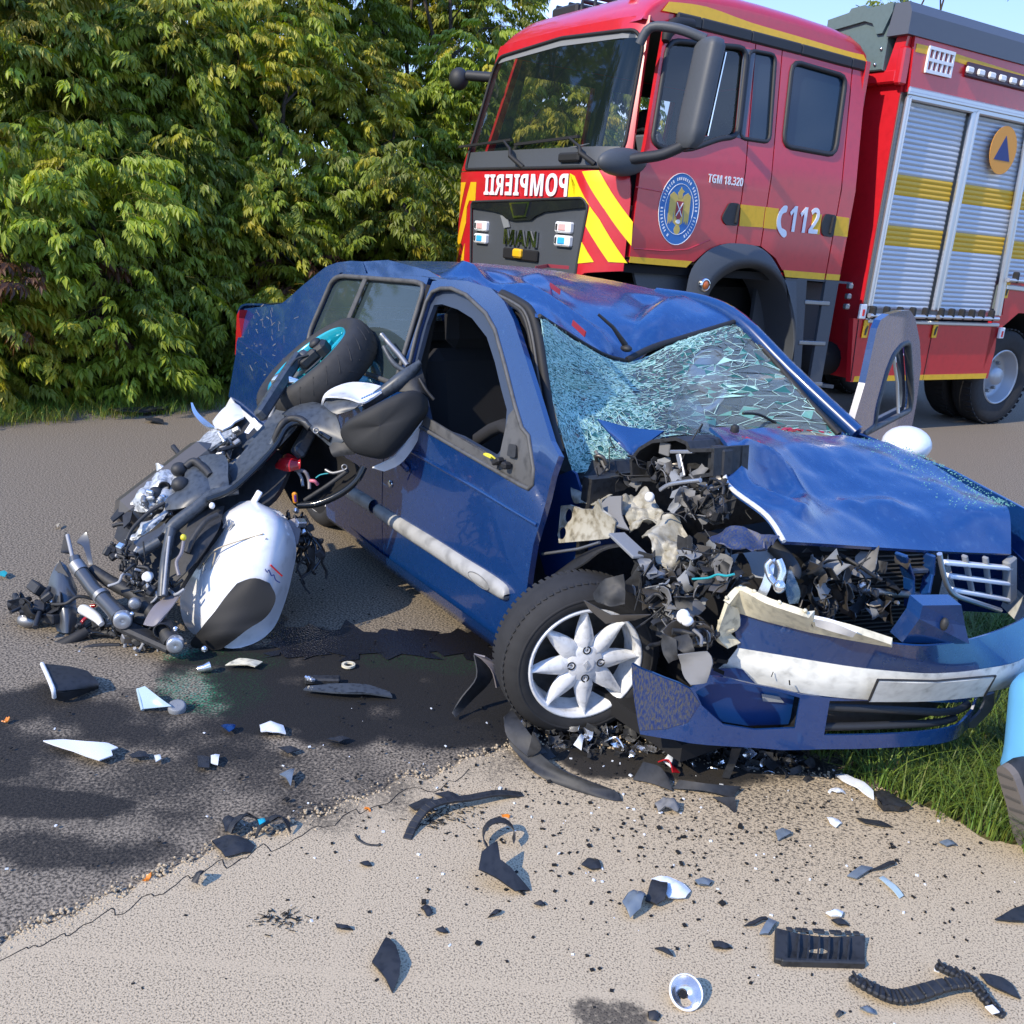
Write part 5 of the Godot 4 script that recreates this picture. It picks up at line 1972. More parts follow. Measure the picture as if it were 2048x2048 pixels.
func car_off(t: Node) -> void:
	var blue: Material = M["blue_paint"]
	var off := car_off_side
	var glass := [w(-2.35,.98), w(-1.5,.95), w(-1.5,1.34), w(-2.1,1.34)]
	skin("left_flank", [w(-3.9,.3), w(-3.95,1.0), w(-3.1,1.1), w(-2.6,1.37), w(-2.2,1.40), w(-1.42,1.40), w(-1.40,.15), w(-2.1,.15), w(-2.15,.5), w(-2.47,.66), w(-2.8,.5), w(-2.85,.3)], [glass], off, 0.02, blue, t, 0.3)
	skin("window", glass, [], lifted(off, -0.01), 0.0, M["side_glass"], t, 0.4)
	var f := form()
	f.tube(curve([v(-1.42,1.385,-1.47), v(-1.1,1.38,-1.475), v(-.85,1.32,-1.47), v(-.55,1.14,-1.5), v(-.2,.93,-1.56)], 4), 0.035, 8)
	part("left_pillar", f, blue, t)
	f = form()
	f.box_at(v(-.85,.16,-1.56), v(1.2,.14,.12), 0.03)
	part("left_sill", f, blue, t)
	skin("left_wing", [w(-.3,.35), w(-.28,.92), w(.2,.86), w(.56,.78), w(.6,.4), w(.36,.32), w(.25,.55), w(.0,.64), w(-.25,.5)], [], off, 0.015, blue, t, 0.2)
	# the left door swung wide open: frame, skin and mirror
	var d := Node3D.new()
	d.name = "open_left_door"
	t.add_child(d, true)
	d.transform = Transform3D(Basis(v(-.309,0,-.951), Vector3.UP, v(.951,0,-.309)), v(-.3,0,-1.6))
	var face := func(q): return v(q.x,q.y,.0)
	var outer := [w(.12,.91), w(.196,1.109), w(.212,1.255), w(.224,1.348), w(.253,1.384), w(.359,1.407), w(.551,1.419), w(.687,1.417), w(.792,1.381), w(.96,1.26), w(1.08,1.12), w(1.13,.92), w(1.13,.25), w(1.0,.16), w(.1,.16), w(.0,.3), w(.0,.84)]
	var hole := rounded([w(.465,.884), w(.446,.971), w(.491,1.136), w(.551,1.216), w(.657,1.258), w(.771,1.264), w(.92,1.10), w(1.02,.98), w(1.04,.90), w(.3,.86)], 0.03)
	skin("door_skin", outer, [hole], face, 0.03, blue, d, 0.12)
	seal(hole, face, -0.006, 0.016, M["grey_seal"], d)
	skin("inner_frame", grown(hole, 0.03), [grown(hole, -0.012)], lifted(face, -0.045), 0.02, mat("dull_blue_grey", 0.10, 0.12, 0.15, 0.5), d, 0.15)
	var f2 := form()
	f2.tube([v(.86,.9,-.01), v(.85,1.05,-.04), v(.74,1.3,-.09)], 0.008, 6)
	part("glass_channel", f2, M["rail_metal"], d)
	f2 = form()
	f2.box_at(v(.55,.55,-.07), v(.95,.6,.06), 0.03)
	part("door_lining", f2, M["seat_cloth"], d)
	var c := v(-.014,.92,-1.64)
	f2 = form()
	f2.ball(v(.10,.072,.165), Transform3D(Basis(v(.85,0,-.5), Vector3.UP, v(.5,0,.85)), c), 20, 12)
	f2.tube([c + v(-.02,-.05,.1), c + v(-.06,-.06,.2)], [0.05, 0.03], 8)
	part("left_mirror", f2, M["white_shell"], t)


func car_cabin(t: Node) -> void:
	var f := form()
	f.box_at(v(-1.6,.12,-.82), v(4.0,.06,1.45))
	f.box_at(v(-2.9,.5,-.82), v(1.4,.55,1.3), 0.05)
	f.box_at(v(.1,.22,-.85), v(1.0,.14,1.0), 0.04)
	part("underbody", f, M["deep_black"], t)
	f = form()
	f.box_at(v(-2.55,1.06,-.82), v(.5,.05,1.3))
	part("parcel_shelf", f, M["seat_cloth"], t)
	for z in [-0.45, -1.2]:
		f = form()
		f.box_at(v(-1.15,.48,z), v(.5,.2,.5), 0.07)
		f.box(v(.16,.62,.48), turn(Vector3.BACK, 12, v(-1.48,.80,z)), 0.06)
		f.box(v(.10,.19,.27), turn(Vector3.BACK, 10, v(-1.54,1.20,z)), 0.045)
		part("seat", f, M["seat_cloth"], t)
	f = form()
	f.box_at(v(-2.1,.45,-.82), v(.5,.22,1.25), 0.08)
	f.box(v(.16,.6,1.25), turn(Vector3.BACK, 15, v(-2.42,.78,-.82)), 0.06)
	part("rear_seat", f, M["seat_cloth"], t)
	f = form()
	f.box_at(v(-.5,.68,-.85), v(.35,.34,1.2), 0.06)
	part("dashboard", f, M["worn_plastic"], t)
	f = form()
	f.tube(curve([v(-1.42,.2,-.10), v(-1.44,.7,-.09), v(-1.47,1.1,-.14), v(-1.48,1.38,-.2)], 3), 0.05, 6)
	part("centre_pillar", f, M["seat_cloth"], t)
	f = form()
	f.bar(v(-1.46,1.17,-.12), v(-1.46,1.09,-.1), 0.02, 0.02, v(1,0,0), 0.005)
	f.bar(v(-1.455,1.12,-.12), v(-1.38,.45,-.12), 0.045, 0.004, v(1,0,0))
	part("seat_belt", f, M["worn_plastic"], t)
	f = form()
	f.tube(curve([v(-.599,.893,-.01) + v(0,0,-.10), v(-.8,.909,-.015) + v(0,0,-.14), v(-.975,.843,0) + v(0,-.03,-.16)], 3), 0.03, 6)
	part("inner_door_pull", f, M["seat_cloth"], t)
	# right windscreen pillar with its black seals, standing clear of the sprung door
	var pillar := curve([v(-.92,1.404,-.19), v(-.806,1.385,-.19), v(-.719,1.356,-.19), v(-.661,1.277,-.19), v(-.595,1.153,-.18), v(-.514,1,-.17), v(-.416,.889,-.15)], 4)
	f = form()
	f.tube(pillar, 0.017, 8)
	part("windscreen_pillar", f, M["black_rubber"], t)
	f = form()
	f.tube(pillar.map(func(q): return q + v(-.034,-.012,.012)), 0.010, 6)
	part("pillar_seal", f, M["worn_plastic"], t)
	f = form()
	f.tube(pillar.map(func(q): return q + v(-.014,-.004,.017)), 0.006, 6)
	part("pillar_seal", f, M["grey_seal"], t)
	f = form()
	f.tube(pillar.slice(6).map(func(q): return q + v(-.075,-.02,-.03)), 0.028, 6)
	part("pillar_lining", f, M["seat_cloth"], t)
	f = form()
	f.box_at(v(-2.0,1.35,-.82), v(.8,.02,1.1))
	part("headliner", f, M["grey_seal"], t)
	f = form()
	f.box_at(v(-.28,.52,-.85), v(.05,.62,1.35))
	part("bulkhead", f, M["worn_plastic"], t)


# The windscreen: a crumpled skin of loose facets, crazed to milk on the right and in long cracks on the left.
func windscreen(t: Node) -> void:
	var rows := [[v(-.673,1.345,-.2), v(-.762,1.232,-.47), v(-.842,1.138,-.8), v(-.84,1.232,-1.1), v(-.851,1.31,-1.45)], [v(-.62,1.202,-.2), v(-.698,1.116,-.47), v(-.761,1.068,-.8), v(-.709,1.124,-1.1), v(-.618,1.173,-1.45)], [v(-.56,1.058,-.2), v(-.658,1.008,-.47), v(-.669,.993,-.8), v(-.601,1.017,-1.12), v(-.401,1.043,-1.45)], [v(-.421,.806,-.22), v(-.39,.838,-.47), v(-.551,.882,-.78), v(-.502,.874,-1.1), v(-.215,.916,-1.45)]]
	var fine := net(rows, 12, 12)
	var h := fine.size() - 1
	var k: int = fine[0].size() - 1
	var at := func(q: Vector2) -> Vector3:
		var x := clampf(q.x, 0, 0.9999) * k
		var y := clampf(q.y, 0, 0.9999) * h
		var i := int(y)
		var j := int(x)
		var a: Vector3 = fine[i][j].lerp(fine[i][j + 1], x - j)
		return a.lerp(fine[i + 1][j].lerp(fine[i + 1][j + 1], x - j), y - i)
	var r := RandomNumberGenerator.new()
	r.seed = 31
	var pts := PackedVector2Array()
	for i in 13:
		for e in [w(i / 12.0,0), w(i / 12.0,1), w(0,i / 12.0), w(1,i / 12.0)]:
			if not pts.has(e):
				pts.append(e)
	var tries := 0
	while pts.size() < 4600 and tries < 90000:
		tries += 1
		var q := w(r.randf(), r.randf())
		# crazing is dense over the right half and along the torn upper edge
		var dense := clampf(1.15 - q.x * 1.55, 0.0, 1.0) + 0.55 * clampf(1.0 - q.y * 3.2, 0.0, 1.0) + 0.3 * clampf(1.0 - absf(q.x - 0.62) * 5.0, 0.0, 1.0) * clampf(1.0 - absf(q.y - 0.4) * 3.0, 0.0, 1.0)
		if r.randf() < maxf(dense, 0.085):
			pts.append(q)
	var idx := Geometry2D.triangulate_delaunay(pts)
	var forms := [form(), form(), form(), form()]
	var cracks := form()
	var cloud := fast_noise(33, 5.0, 4)
	for i in range(0, idx.size(), 3):
		var q := [pts[idx[i]], pts[idx[i + 1]], pts[idx[i + 2]]]
		var c: Vector2 = (q[0] + q[1] + q[2]) / 3.0
		var milk := clampf(1.25 - c.x * 1.9, 0.0, 1.0) * 0.9 + cloud.get_noise_2dv(c) * 0.75 + 0.35 * clampf(1.0 - c.y * 3.0, 0.0, 1.0)
		var kind := 0
		if milk > 0.7:
			kind = [2, 1, 3, 2, 1][r.randi() % 5]
		elif milk > 0.36:
			kind = [1, 3, 3, 1, 2, 0][r.randi() % 6]
		else:
			kind = [0, 0, 0, 0, 0, 0, 0, 0, 0, 3, 0, 1][r.randi() % 12]
		var p := [at.call(q[0]), at.call(q[1]), at.call(q[2])]
		var n: Vector3 = (p[1] - p[0]).cross(p[2] - p[0]).normalized()
		if n.x < 0.0:
			n = -n
		var m: Vector3 = (p[0] + p[1] + p[2]) / 3.0
		var size: float = p[0].distance_to(p[1])
		var shift := []
		for s in 3:
			shift.append(p[s].lerp(m, 0.02) + n * r.randf_range(-0.10, 0.10) * minf(size, 0.06))
		forms[kind].tri(shift[0], shift[1], shift[2])
		for s in 3:
			var a: Vector3 = p[s]
			var b: Vector3 = p[(s + 1) % 3]
			if a.distance_to(b) > 0.012 and r.randf() < (0.42 if milk > 0.3 else 0.15):
				cracks.bar(a + n * 0.002, b + n * 0.002, r.randf_range(0.0005, 0.0017) * (2.0 if r.randf() < 0.06 else 1.0), 0.001, n)
				if r.randf() < 0.35:
					var o := v(r.randfn(), r.randfn(), r.randfn()) * 0.005
					cracks.bar(a + n * 0.003 + o, b + n * 0.003 - o * 0.6, 0.0007, 0.0008, n)
	var glass := Node3D.new()
	glass.name = "windscreen"
	t.add_child(glass, true)
	for i in 4:
		part("glass_pieces", forms[i], M[["clear_glass", "frosted_glass", "crazed_glass", "teal_glass"][i]], glass).set_meta("kind", "stuff")
	part("glass_cracks", cracks, mat("crack_white", 0.5, 0.74, 0.67, 0.4), glass).set_meta("kind", "stuff")
	# a clear torn pane standing up at the middle, and splinters along the torn lip
	var f := form()
	f.shell([[v(-.538,.96,-.76), v(-.475,.902,-.98)], [v(-.535,1.033,-.8), v(-.528,1.014,-.95)], [v(-.551,1.095,-.86), v(-.545,1.092,-.87)]], 0.003)
	part("torn_pane", f, M["side_glass"], glass)
	f = form()
	f.tube(curve([v(-.432,.989,-1.1), v(-.432,.98,-1.2), v(-.412,.941,-1.3), v(-.366,.915,-1.38)], 3), 0.006, 5)
	part("wiper_arm", f, M["black_rubber"], t)
	f = form()
	f.tube([v(-.857,1.315,-1.46), v(-.653,1.2,-1.46), v(-.409,1.041,-1.46), v(-.215,.927,-1.46)], 0.014, 6)
	part("windscreen_seal", f, M["black_rubber"], t)


func car_wheels(t: Node) -> void:
	var hub := v(.029,.285,.01)
	var axis := v(.95,-.03,.30).normalized()
	var o := aim(axis, v(.25,.95,.05), hub)
	var wheel := Node3D.new()
	wheel.name = "front_wheel"
	t.add_child(wheel, true)
	road_wheel(wheel, o, true)
	var spots := [[v(-2.47,.285,-.10), v(0,0,1)], [v(-2.47,.285,-1.54), v(0,0,-1)], [v(.05,.285,-1.54), v(0,0,-1)]]
	for q in spots:
		wheel = Node3D.new()
		wheel.name = "rear_wheel" if q[0].x < -1.0 else "front_wheel"
		t.add_child(wheel, true)
		road_wheel(wheel, aim(q[1], Vector3.UP, q[0]), false)


func road_wheel(wheel: Node, o: Transform3D, fine: bool) -> void:
	var f := form(o)
	f.lathe([w(-.165,.192), w(-.172,.235), w(-.158,.266), w(-.130,.281), w(-.085,.285), w(-.035,.281), w(-.010,.268), w(.006,.245), w(.010,.225), w(.004,.206), w(-.004,.200), w(-.006,.190)], Transform3D(), 56)
	if fine:
		for i in 72:
			var a := TAU * i / 72.0
			for s in [[-0.125, 0.2], [-0.05, -0.25]]:
				f.box(v(.05,.004,.016), Transform3D(Basis(Vector3.RIGHT, a) * Basis(Vector3.UP, s[1]), v(s[0], 0.2798 * cos(a), 0.2798 * sin(a))), 0.002)
		f.lathe([w(.0075,.243), w(.0105,.240), w(.0105,.236), w(.009,.233)], Transform3D(), 56)
	part("tyre", f, M["tyre_rubber"], wheel)
	f = form(o)
	f.lathe([w(-.006,.203), w(.004,.201), w(.005,.193), w(-.004,.186), w(-.015,.182), w(-.10,.178), w(-.105,.05)], Transform3D(), 56)
	var rim := part("rim", f, M["alloy"], wheel)
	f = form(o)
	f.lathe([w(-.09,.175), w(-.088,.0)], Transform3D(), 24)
	part("brake_back_plate", f, M["worn_plastic"], rim)  # dark disc closing the wheel behind the spokes
	for i in 8:
		var a := TAU * i / 8.0 + 0.12
		f = form(o * Transform3D(Basis(Vector3.RIGHT, a), Vector3.ZERO))
		var rows := []
		for q in [[0.035, 0.020, -0.012], [0.06, 0.029, -0.006], [0.085, 0.034, -0.005], [0.115, 0.029, -0.007], [0.145, 0.021, -0.008], [0.172, 0.012, -0.007], [0.19, 0.004, -0.005]]:
			rows.append([v(q[2] - .022,q[0],-q[1]), v(q[2] - .006,q[0],-q[1] * .9), v(q[2] + .008,q[0],.0), v(q[2] - .006,q[0],q[1] * .9), v(q[2] - .022,q[0],q[1])])
		f.grid(rows)
		part("spoke", f, M["alloy"], rim)
	f = form(o)
	f.lathe([w(-.03,.068), w(-.012,.066), w(-.002,.060), w(.000,.030), w(.003,.028), w(.004,.0)], Transform3D(), 32)
	var cap := part("hub", f, M["alloy"], rim)
	if fine:
		f = form(o)
		f.prism([w(.017,0), w(.002,.012), w(-.017,0), w(-.002,-.012)], 0.002, Transform3D(Basis(v(0,1,0), v(0,0,1), v(1,0,0)), v(.004,0,0)))
		f.prism([w(.010,0), w(.001,.006), w(-.010,0), w(-.001,-.006)], 0.003, Transform3D(Basis(v(0,1,0), v(0,0,1), v(1,0,0)), v(.004,0,0)))
		part("cap_emblem", f, M["print_silver"], cap)
	for i in 4:
		var a := TAU * i / 4.0 + 0.08
		f = form(o * Transform3D(Basis(), v(0, 0.052 * cos(a), 0.052 * sin(a))))
		f.lathe([w(-.001,.0145), w(.0015,.0145), w(.001,.011), w(-.004,.010)], Transform3D(), 16)
		f.lathe([w(-.01,.011), w(-.008,.0)], Transform3D(), 12)
		part("bolt_hole", f, M["hole_dark"], rim)
		f = form(o * Transform3D(Basis(), v(0, 0.052 * cos(a), 0.052 * sin(a))))
		f.lathe([w(-.012,.0065), w(-.001,.006), w(-.0005,.0)], Transform3D(), 6, true)
		part("bolt", f, M["dull_steel"], rim)



var low_path := []


# The bumper's plan line: s counts along its bends, y is height.
func bumper_low(q: Vector2) -> Vector3:
	if low_path.is_empty():
		var pts := [w(.26,.03), w(.33,.02), w(.458,-.06), w(.58,-.25), w(.68,-.41), w(.786,-.645), w(.84,-.83), w(.814,-.99), w(.73,-1.33), w(.5,-1.6)]
		for i in 9:
			var a: Vector2 = pts[maxi(i - 1, 0)]
			var b: Vector2 = pts[i]
			var d: Vector2 = pts[i + 1]
			var e: Vector2 = pts[mini(i + 2, 9)]
			for j in 8:
				var u := j / 8.0
				low_path.append(0.5 * (2.0 * b + (d - a) * u + (2.0 * a - 5.0 * b + 4.0 * d - e) * u * u + (3.0 * b - a - 3.0 * d + e) * u * u * u))
		low_path.append(pts[9])
	var s := clampf(q.x * 8.0, 0.0, 71.999)
	var o: Vector2 = low_path[int(s)].lerp(low_path[int(s) + 1], s - int(s))
	return v(o.x,q.y,o.y)


# A bent scrap of sheet: a small jittered skin with thickness.
func scrap(f: Form, at: Transform3D, wide: float, long: float, bend: float, r: RandomNumberGenerator, thick := 0.003) -> void:
	var keep := f.xf
	f.xf = f.xf * at
	var rows := []
	var twist := r.randf_range(-1.0, 1.0) * bend
	for i in 4:
		var line := []
		for j in 4:
			var x := (j / 3.0 - 0.5) * wide * r.randf_range(0.75, 1.15)
			var y := (i / 3.0 - 0.5) * long * r.randf_range(0.8, 1.1)
			var z := bend * (x * x / (wide * wide) * wide * 1.6 + twist * x * y / maxf(wide, long)) + r.randf_range(-0.12, 0.12) * minf(wide, long) * absf(bend)
			line.append(v(x + .2 * y * twist,y,z))
		rows.append(line)
	f.shell(rows, thick)
	f.xf = keep


func tumble(r: RandomNumberGenerator, at: Vector3) -> Transform3D:
	return Transform3D(Basis(v(r.randfn(), r.randfn(), r.randfn()).normalized(), r.randf() * TAU), at)


func car_front(t: Node) -> void:
	var blue: Material = M["blue_paint"]
	var r := RandomNumberGenerator.new()
	r.seed = 77
	# ---- bonnet, creased and lifted on its right
	var rows := [[v(-.043,1.046,-.5), v(-.108,1.014,-.7), v(-.108,.993,-.95), v(-.091,.971,-1.2), v(.015,.946,-1.46)], [v(.121,1.02,-.42), v(.059,.996,-.65), v(.014,.978,-.92), v(.053,.946,-1.2), v(.182,.914,-1.47)], [v(.176,.947,-.36), v(.154,.96,-.6), v(.133,.914,-.9), v(.211,.893,-1.18), v(.36,.862,-1.47)], [v(.243,.916,-.33), v(.251,.883,-.58), v(.247,.854,-.88), v(.349,.855,-1.17), v(.495,.834,-1.45)], [v(.417,.883,-.3), v(.386,.84,-.55), v(.382,.806,-.85), v(.478,.802,-1.14), v(.581,.829,-1.39)], [v(.518,.837,-.27), v(.497,.79,-.52), v(.513,.743,-.82), v(.578,.714,-1.1), v(.666,.709,-1.3)]]
	var fine := net(rows, 10, 9)
	var crater := v(.238,.946,-.55)
	var ridge := [v(.223,.999,-.6), v(.298,.967,-.75), v(.338,.881,-.85), v(.381,.87,-1)]
	var ridge2 := [v(.229,.813,-.45), v(.385,.85,-.5), v(.394,.868,-.62)]
	var rough := fast_noise(93, 2.6, 3)
	for i in fine.size():
		for j in fine[i].size():
			var p: Vector3 = fine[i][j]
			var inner := smooth(j / 6.0) * smooth((fine[i].size() - 1 - j) / 5.0) * smooth((fine.size() - 1 - i) / 6.0)
			var d := p.distance_to(crater)
			p.y += (-0.05 * exp(-d * d / 0.006) + 0.034 * exp(-pow((d - 0.135) / 0.03, 2.0))) * inner
			for k in 3:
				var c := Geometry3D.get_closest_point_to_segment(p, ridge[k], ridge[k + 1])
				p.y += 0.040 * exp(-pow(p.distance_to(c) / 0.045, 2.0)) * inner
				if k < 2:
					c = Geometry3D.get_closest_point_to_segment(p, ridge2[k], ridge2[k + 1])
					p.y += 0.022 * exp(-pow(p.distance_to(c) / 0.028, 2.0)) * inner
			p.y += 0.02 * rough.get_noise_2d(p.x, p.z) * inner
			fine[i][j] = p
	var f := form()
	f.shell(fine, 0.012, true)
	var hood := part("bonnet", f, M["dusty_blue"], t, "creased blue bonnet lifted clear of the bumper")
	f = form()
	f.tube(fine.map(func(line): return line[0]).slice(18, 46), 0.008, 6)
	part("bonnet_edge", f, M["alloy"], hood)
	f = form()
	f.lathe([w(0,.016), w(.018,.014), w(.024,.006), w(.024,.0)], aim(v(.2,1,.2), v(1,0,0), v(-.038,1.026,-.62)), 12)
	part("washer_jet", f, M["black_rubber"], hood)
	for q in [[v(-.007,1.001,-.62), v(.092,.963,-.6)], [v(-.091,.971,-1.2), v(-.245,.95,-1.15)]]:
		f = form()
		for i in 24:
			var o: Vector3 = q[0].lerp(q[1], r.randf()) + v(r.randfn(), 0, r.randfn()) * 0.018
			o.y += 0.010
			f.box(v(r.randf_range(0.006, 0.022), 0.002, r.randf_range(0.006, 0.02)), Transform3D(Basis(v(.1,1,.1).normalized(), r.randf() * TAU), o))
		part("red_flakes", f, M["red_lens"], hood).set_meta("kind", "stuff")
	# glass crumbs lying along the bonnet's left edge
	f = form()
	for i in 620:
		var a := r.randf()
		var b := r.randf()
		var line: Array = fine[int(2 + a * 34)]
		var j := line.size() - 1 - int(b * b * 9)
		var o: Vector3 = line[j] + v(r.randfn() * 0.012, 0.011, r.randfn() * 0.012)
		f.box(v(1,.6,1) * r.randf_range(0.0015, 0.004), tumble(r, o))
	part("glass_crumbs", f, M["frosted_glass"], hood).set_meta("kind", "stuff")
	# a corner of the bonnet torn off and flipped up over the scuttle
	f = form()
	f.shell(net([[v(-.48,.987,-.36), v(-.378,.972,-.44), v(-.262,.981,-.5)], [v(-.391,.961,-.34), v(-.334,.943,-.4), v(-.26,.95,-.44)], [v(-.306,.94,-.32), v(-.259,.907,-.34), v(-.273,.893,-.36)]], 4, 4), 0.006)
	part("torn_bonnet_corner", f, blue, t)
	bumper(t)
	engine_bay(t, r)


func bumper(t: Node) -> void:
	var blue: Material = M["blue_paint"]
	var low := bumper_low
	var top := [v(.422,.605,-.199), v(.594,.605,-.283), v(.729,.605,-.374), v(.823,.605,-.46), v(.875,.605,-.561), v(.899,.605,-.751), v(.876,.605,-1.036), v(.80,.62,-1.32), v(.5,.64,-1.62)]
	var mid := [v(.465,.49,-.204), v(.59,.49,-.316), v(.711,.49,-.431), v(.795,.49,-.538), v(.854,.49,-.637), v(.9,.49,-.795), v(.918,.49,-1.008), v(.82,.50,-1.35), v(.5,.50,-1.66)]
	var bot := [v(.4,.38,-.182), v(.6,.38,-.33), v(.712,.38,-.461), v(.784,.38,-.59), v(.832,.38,-.709), v(.876,.38,-.879), v(.888,.38,-1.111), v(.80,.40,-1.36), v(.5,.40,-1.65)]
	var f := form()
	var upper := net([top, mid], 5, 5)
	f.shell(upper, 0.006, false)
	part("bumper_band", f, blue, t, "blue upper band of the torn front bumper")
	f = form()
	var belly := []
	for i in top.size():
		belly.append(mid[i].lerp(bot[i], 0.5) + (mid[i] - top[i]).normalized() * 0.0 + v(.012,0,.008))
	f.shell(net([mid, belly, bot], 5, 4), 0.006)
	var white := part("bumper_strip", f, M["white_bumper"], t, "scuffed white strip of the front bumper")
	# plate holder
	f = form()
	f.shell(net([[v(.77,.478,-.448), v(.854,.478,-.605), v(.916,.478,-.813)], [v(.734,.388,-.479), v(.817,.388,-.657), v(.879,.388,-.858)]], 5, 3).map(func(line): return line.map(func(p): return p + v(.022,0,.006))), 0.006)
	var plate := part("plate_holder", f, M["white_bumper"], white)
	f = form()
	f.tube([v(.771,.482,-.442), v(.856,.482,-.599), v(.919,.482,-.808)].map(func(p): return p + v(.024,0,.006)), 0.003, 5)
	f.tube([v(.919,.482,-.808) + v(.024,0,.006), v(.882,.39,-.847) + v(.026,0,.006)], 0.004, 5)
	f.tube([v(.771,.482,-.442) + v(.024,0,.006), v(.734,.39,-.476) + v(.026,0,.006)], 0.004, 5)
	part("holder_edge", f, M["worn_plastic"], plate)
	for q in [v(.783,.43,-.592), v(.853,.43,-.751)]:
		f = form()
		f.box(v(.010,.032,.052), Transform3D(Basis(Vector3.UP, -0.35), q + v(.026,0,.006)), 0.002)
		part("painted_fixing_hole", f, M["worn_plastic"], plate)  # dark block painted in for the shade inside a fixing hole
		f = form()
		f.prism([w(-.004,-.012), w(.022,-.012), w(.022,.012)], 0.003, Transform3D(Basis(Vector3.UP, PI / 2 - 0.35), q + v(.030,0,.006)))
		part("fixing_tab", f, M["white_bumper"], plate)
	# scuffs on the white strip
	f = form()
	for q in [[v(.433,.44,-.255), v(.453,.43,-.282), 0.008], [v(.451,.46,-.139), v(.46,.45,-.177), 0.012], [v(.444,.43,-.138), v(.481,.43,-.144), 0.012], [v(.603,.43,-.292), v(.612,.42,-.286), 0.004], [v(.556,.44,-.273), v(.562,.43,-.26), 0.002]]:
		f.bar(q[0] + v(.008,0,.012), q[1] + v(.008,0,.012), q[2], 0.002, v(.7,0,.7))
	part("scuff", f, M["hole_dark"], white).set_meta("kind", "stuff")
	# cream absorber showing above the band, and its broken end
	f = form()
	var foam_top := [v(.48,.66,-.099), v(.485,.7,-.156), v(.594,.7,-.16), v(.681,.69,-.207), v(.675,.665,-.25), v(.765,.66,-.31), v(.837,.63,-.409)]
	var foam_low := [v(.434,.61,-.186), v(.46,.61,-.202), v(.542,.61,-.24), v(.631,.61,-.288), v(.665,.61,-.308), v(.736,.61,-.363), v(.823,.61,-.437)]
	var foam := net([foam_top, foam_low], 4, 3)
	f.shell(foam.map(func(line): return line.map(func(p): return p + v(-.012,0,-.006))), 0.02)
	for i in 5:
		var u := (i + 0.5) / 6.0
		var k := int(u * 16)
		f.bar(foam[0][k] + v(-.005,.003,0), foam[3][k] + v(.0,0,0), 0.012, 0.010, v(0,0,1), 0.003)
	part("bumper_absorber", f, M["cream_foam"], t)
	f = form()
	f.shell(net([[v(.48,.66,-.099), v(.458,.62,-.17)], [v(.451,.56,-.112), v(.464,.57,-.189)], [v(.458,.53,-.109), v(.437,.53,-.181)], [v(.463,.5,-.149), v(.467,.5,-.203)]], 3, 3), 0.012)
	f.shell([[v(.456,.55,-.117), v(.475,.56,-.164)], [v(.46,.53,-.112) + v(-.06,.03,-.06), v(.487,.55,-.144) + v(-.06,.03,-.06)]], 0.006)
	part("broken_absorber_end", f, M["cream_foam"], t)
	f = form()
	for q in [[560, 942, 0.69], [615, 955, 0.68], [665, 972, 0.67]]:
		pass
	f.shell(net([[v(.695,.68,-.227), v(.734,.675,-.264), v(.785,.66,-.304)], [v(.681,.645,-.263), v(.726,.64,-.284), v(.757,.63,-.329)]], 4, 2), 0.01)
	part("absorber_clip", f, M["lamp_white"], t)
	# the pointed badge mount at the middle
	f = form()
	var m := [v(.819,.6,-.48), v(.865,.695,-.461), v(.865,.735,-.464), v(.9,.727,-.6), v(.9,.654,-.647), v(.915,.6,-.664)]
	f.tri(m[0], m[1], m[5])
	f.tri(m[1], m[4], m[5])
	f.tri(m[1], m[2], m[4])
	f.tri(m[2], m[3], m[4])
	var back := m.map(func(p): return p + v(-.05,.012,-.01))
	for i in 5:
		f.quad(m[i], m[i + 1], back[i + 1], back[i])
	var mount := part("badge_mount", f, blue, t)
	f = form()
	f.ball(v(.012,.02,.012), Transform3D(Basis(), v(.89,.673,-.551)), 10, 6)
	part("badge_stud", f, M["worn_plastic"], mount)
	# lower valance with its lamp bay and air intake
	var bay := [w(1.978,.37), w(2.16,.399), w(2.576,.407), w(3.476,.37), w(3.477,.268), w(2.847,.255), w(2.437,.268), w(2.28,.296), w(2.111,.326)]
	var intake := [w(3.959,.364), w(4.849,.364), w(7.052,.312), w(6.959,.263), w(6.172,.251), w(4.954,.248), w(3.97,.248)]
	skin("lower_valance", [w(.072,.397), w(1.077,.397), w(1.663,.389), w(1.884,.378), w(2.144,.425), w(2.325,.426), w(2.747,.406), w(3.464,.382), w(3.914,.375), w(4.375,.375), w(5.205,.37), w(7.03,.323), w(7.664,.286), w(8.4,.40), w(8.4,.22), w(7.869,.205), w(7.069,.197), w(4.998,.2), w(3.992,.2), w(3.313,.191), w(2.532,.196), w(1.733,.199), w(.979,.182), w(.618,.28)], [bay, intake], low, 0.008, blue, t, 0.25)
	skin("scraped_corner", [w(.103,.397), w(1.078,.396), w(1.664,.388), w(1.884,.377), w(2.065,.334), w(1.918,.267), w(1.531,.227), w(.984,.196), w(.631,.28)], [], lifted(low, 0.003), 0.001, M["scraped_blue"], t, 0.25)
	skin("lamp_bay", grown(bay, 0.02), [], lifted(low, -0.06), 0.004, M["deep_blue"], t, 0.3)
	skin("intake_back", grown(intake, 0.02), [], lifted(low, -0.10), 0.004, M["worn_plastic"], t, 0.3)
	f = form()
	var ring := []
	for q in ellipse(Vector2.ZERO, w(.062,.058), 20, 0.5, TAU * 0.92):
		ring.append(v(.449,.3,-.227) + v(.0 + q.x * .75,q.y,.0 - q.x * .65))
	f.tube(ring, 0.012, 8)
	var lamp := part("fog_lamp_ring", f, blue, t)
	f = form()
	f.ball(v(.03,.05,.05), Transform3D(Basis(), v(.442,.3,-.223) + v(-.03,0,-.02)), 12, 8)
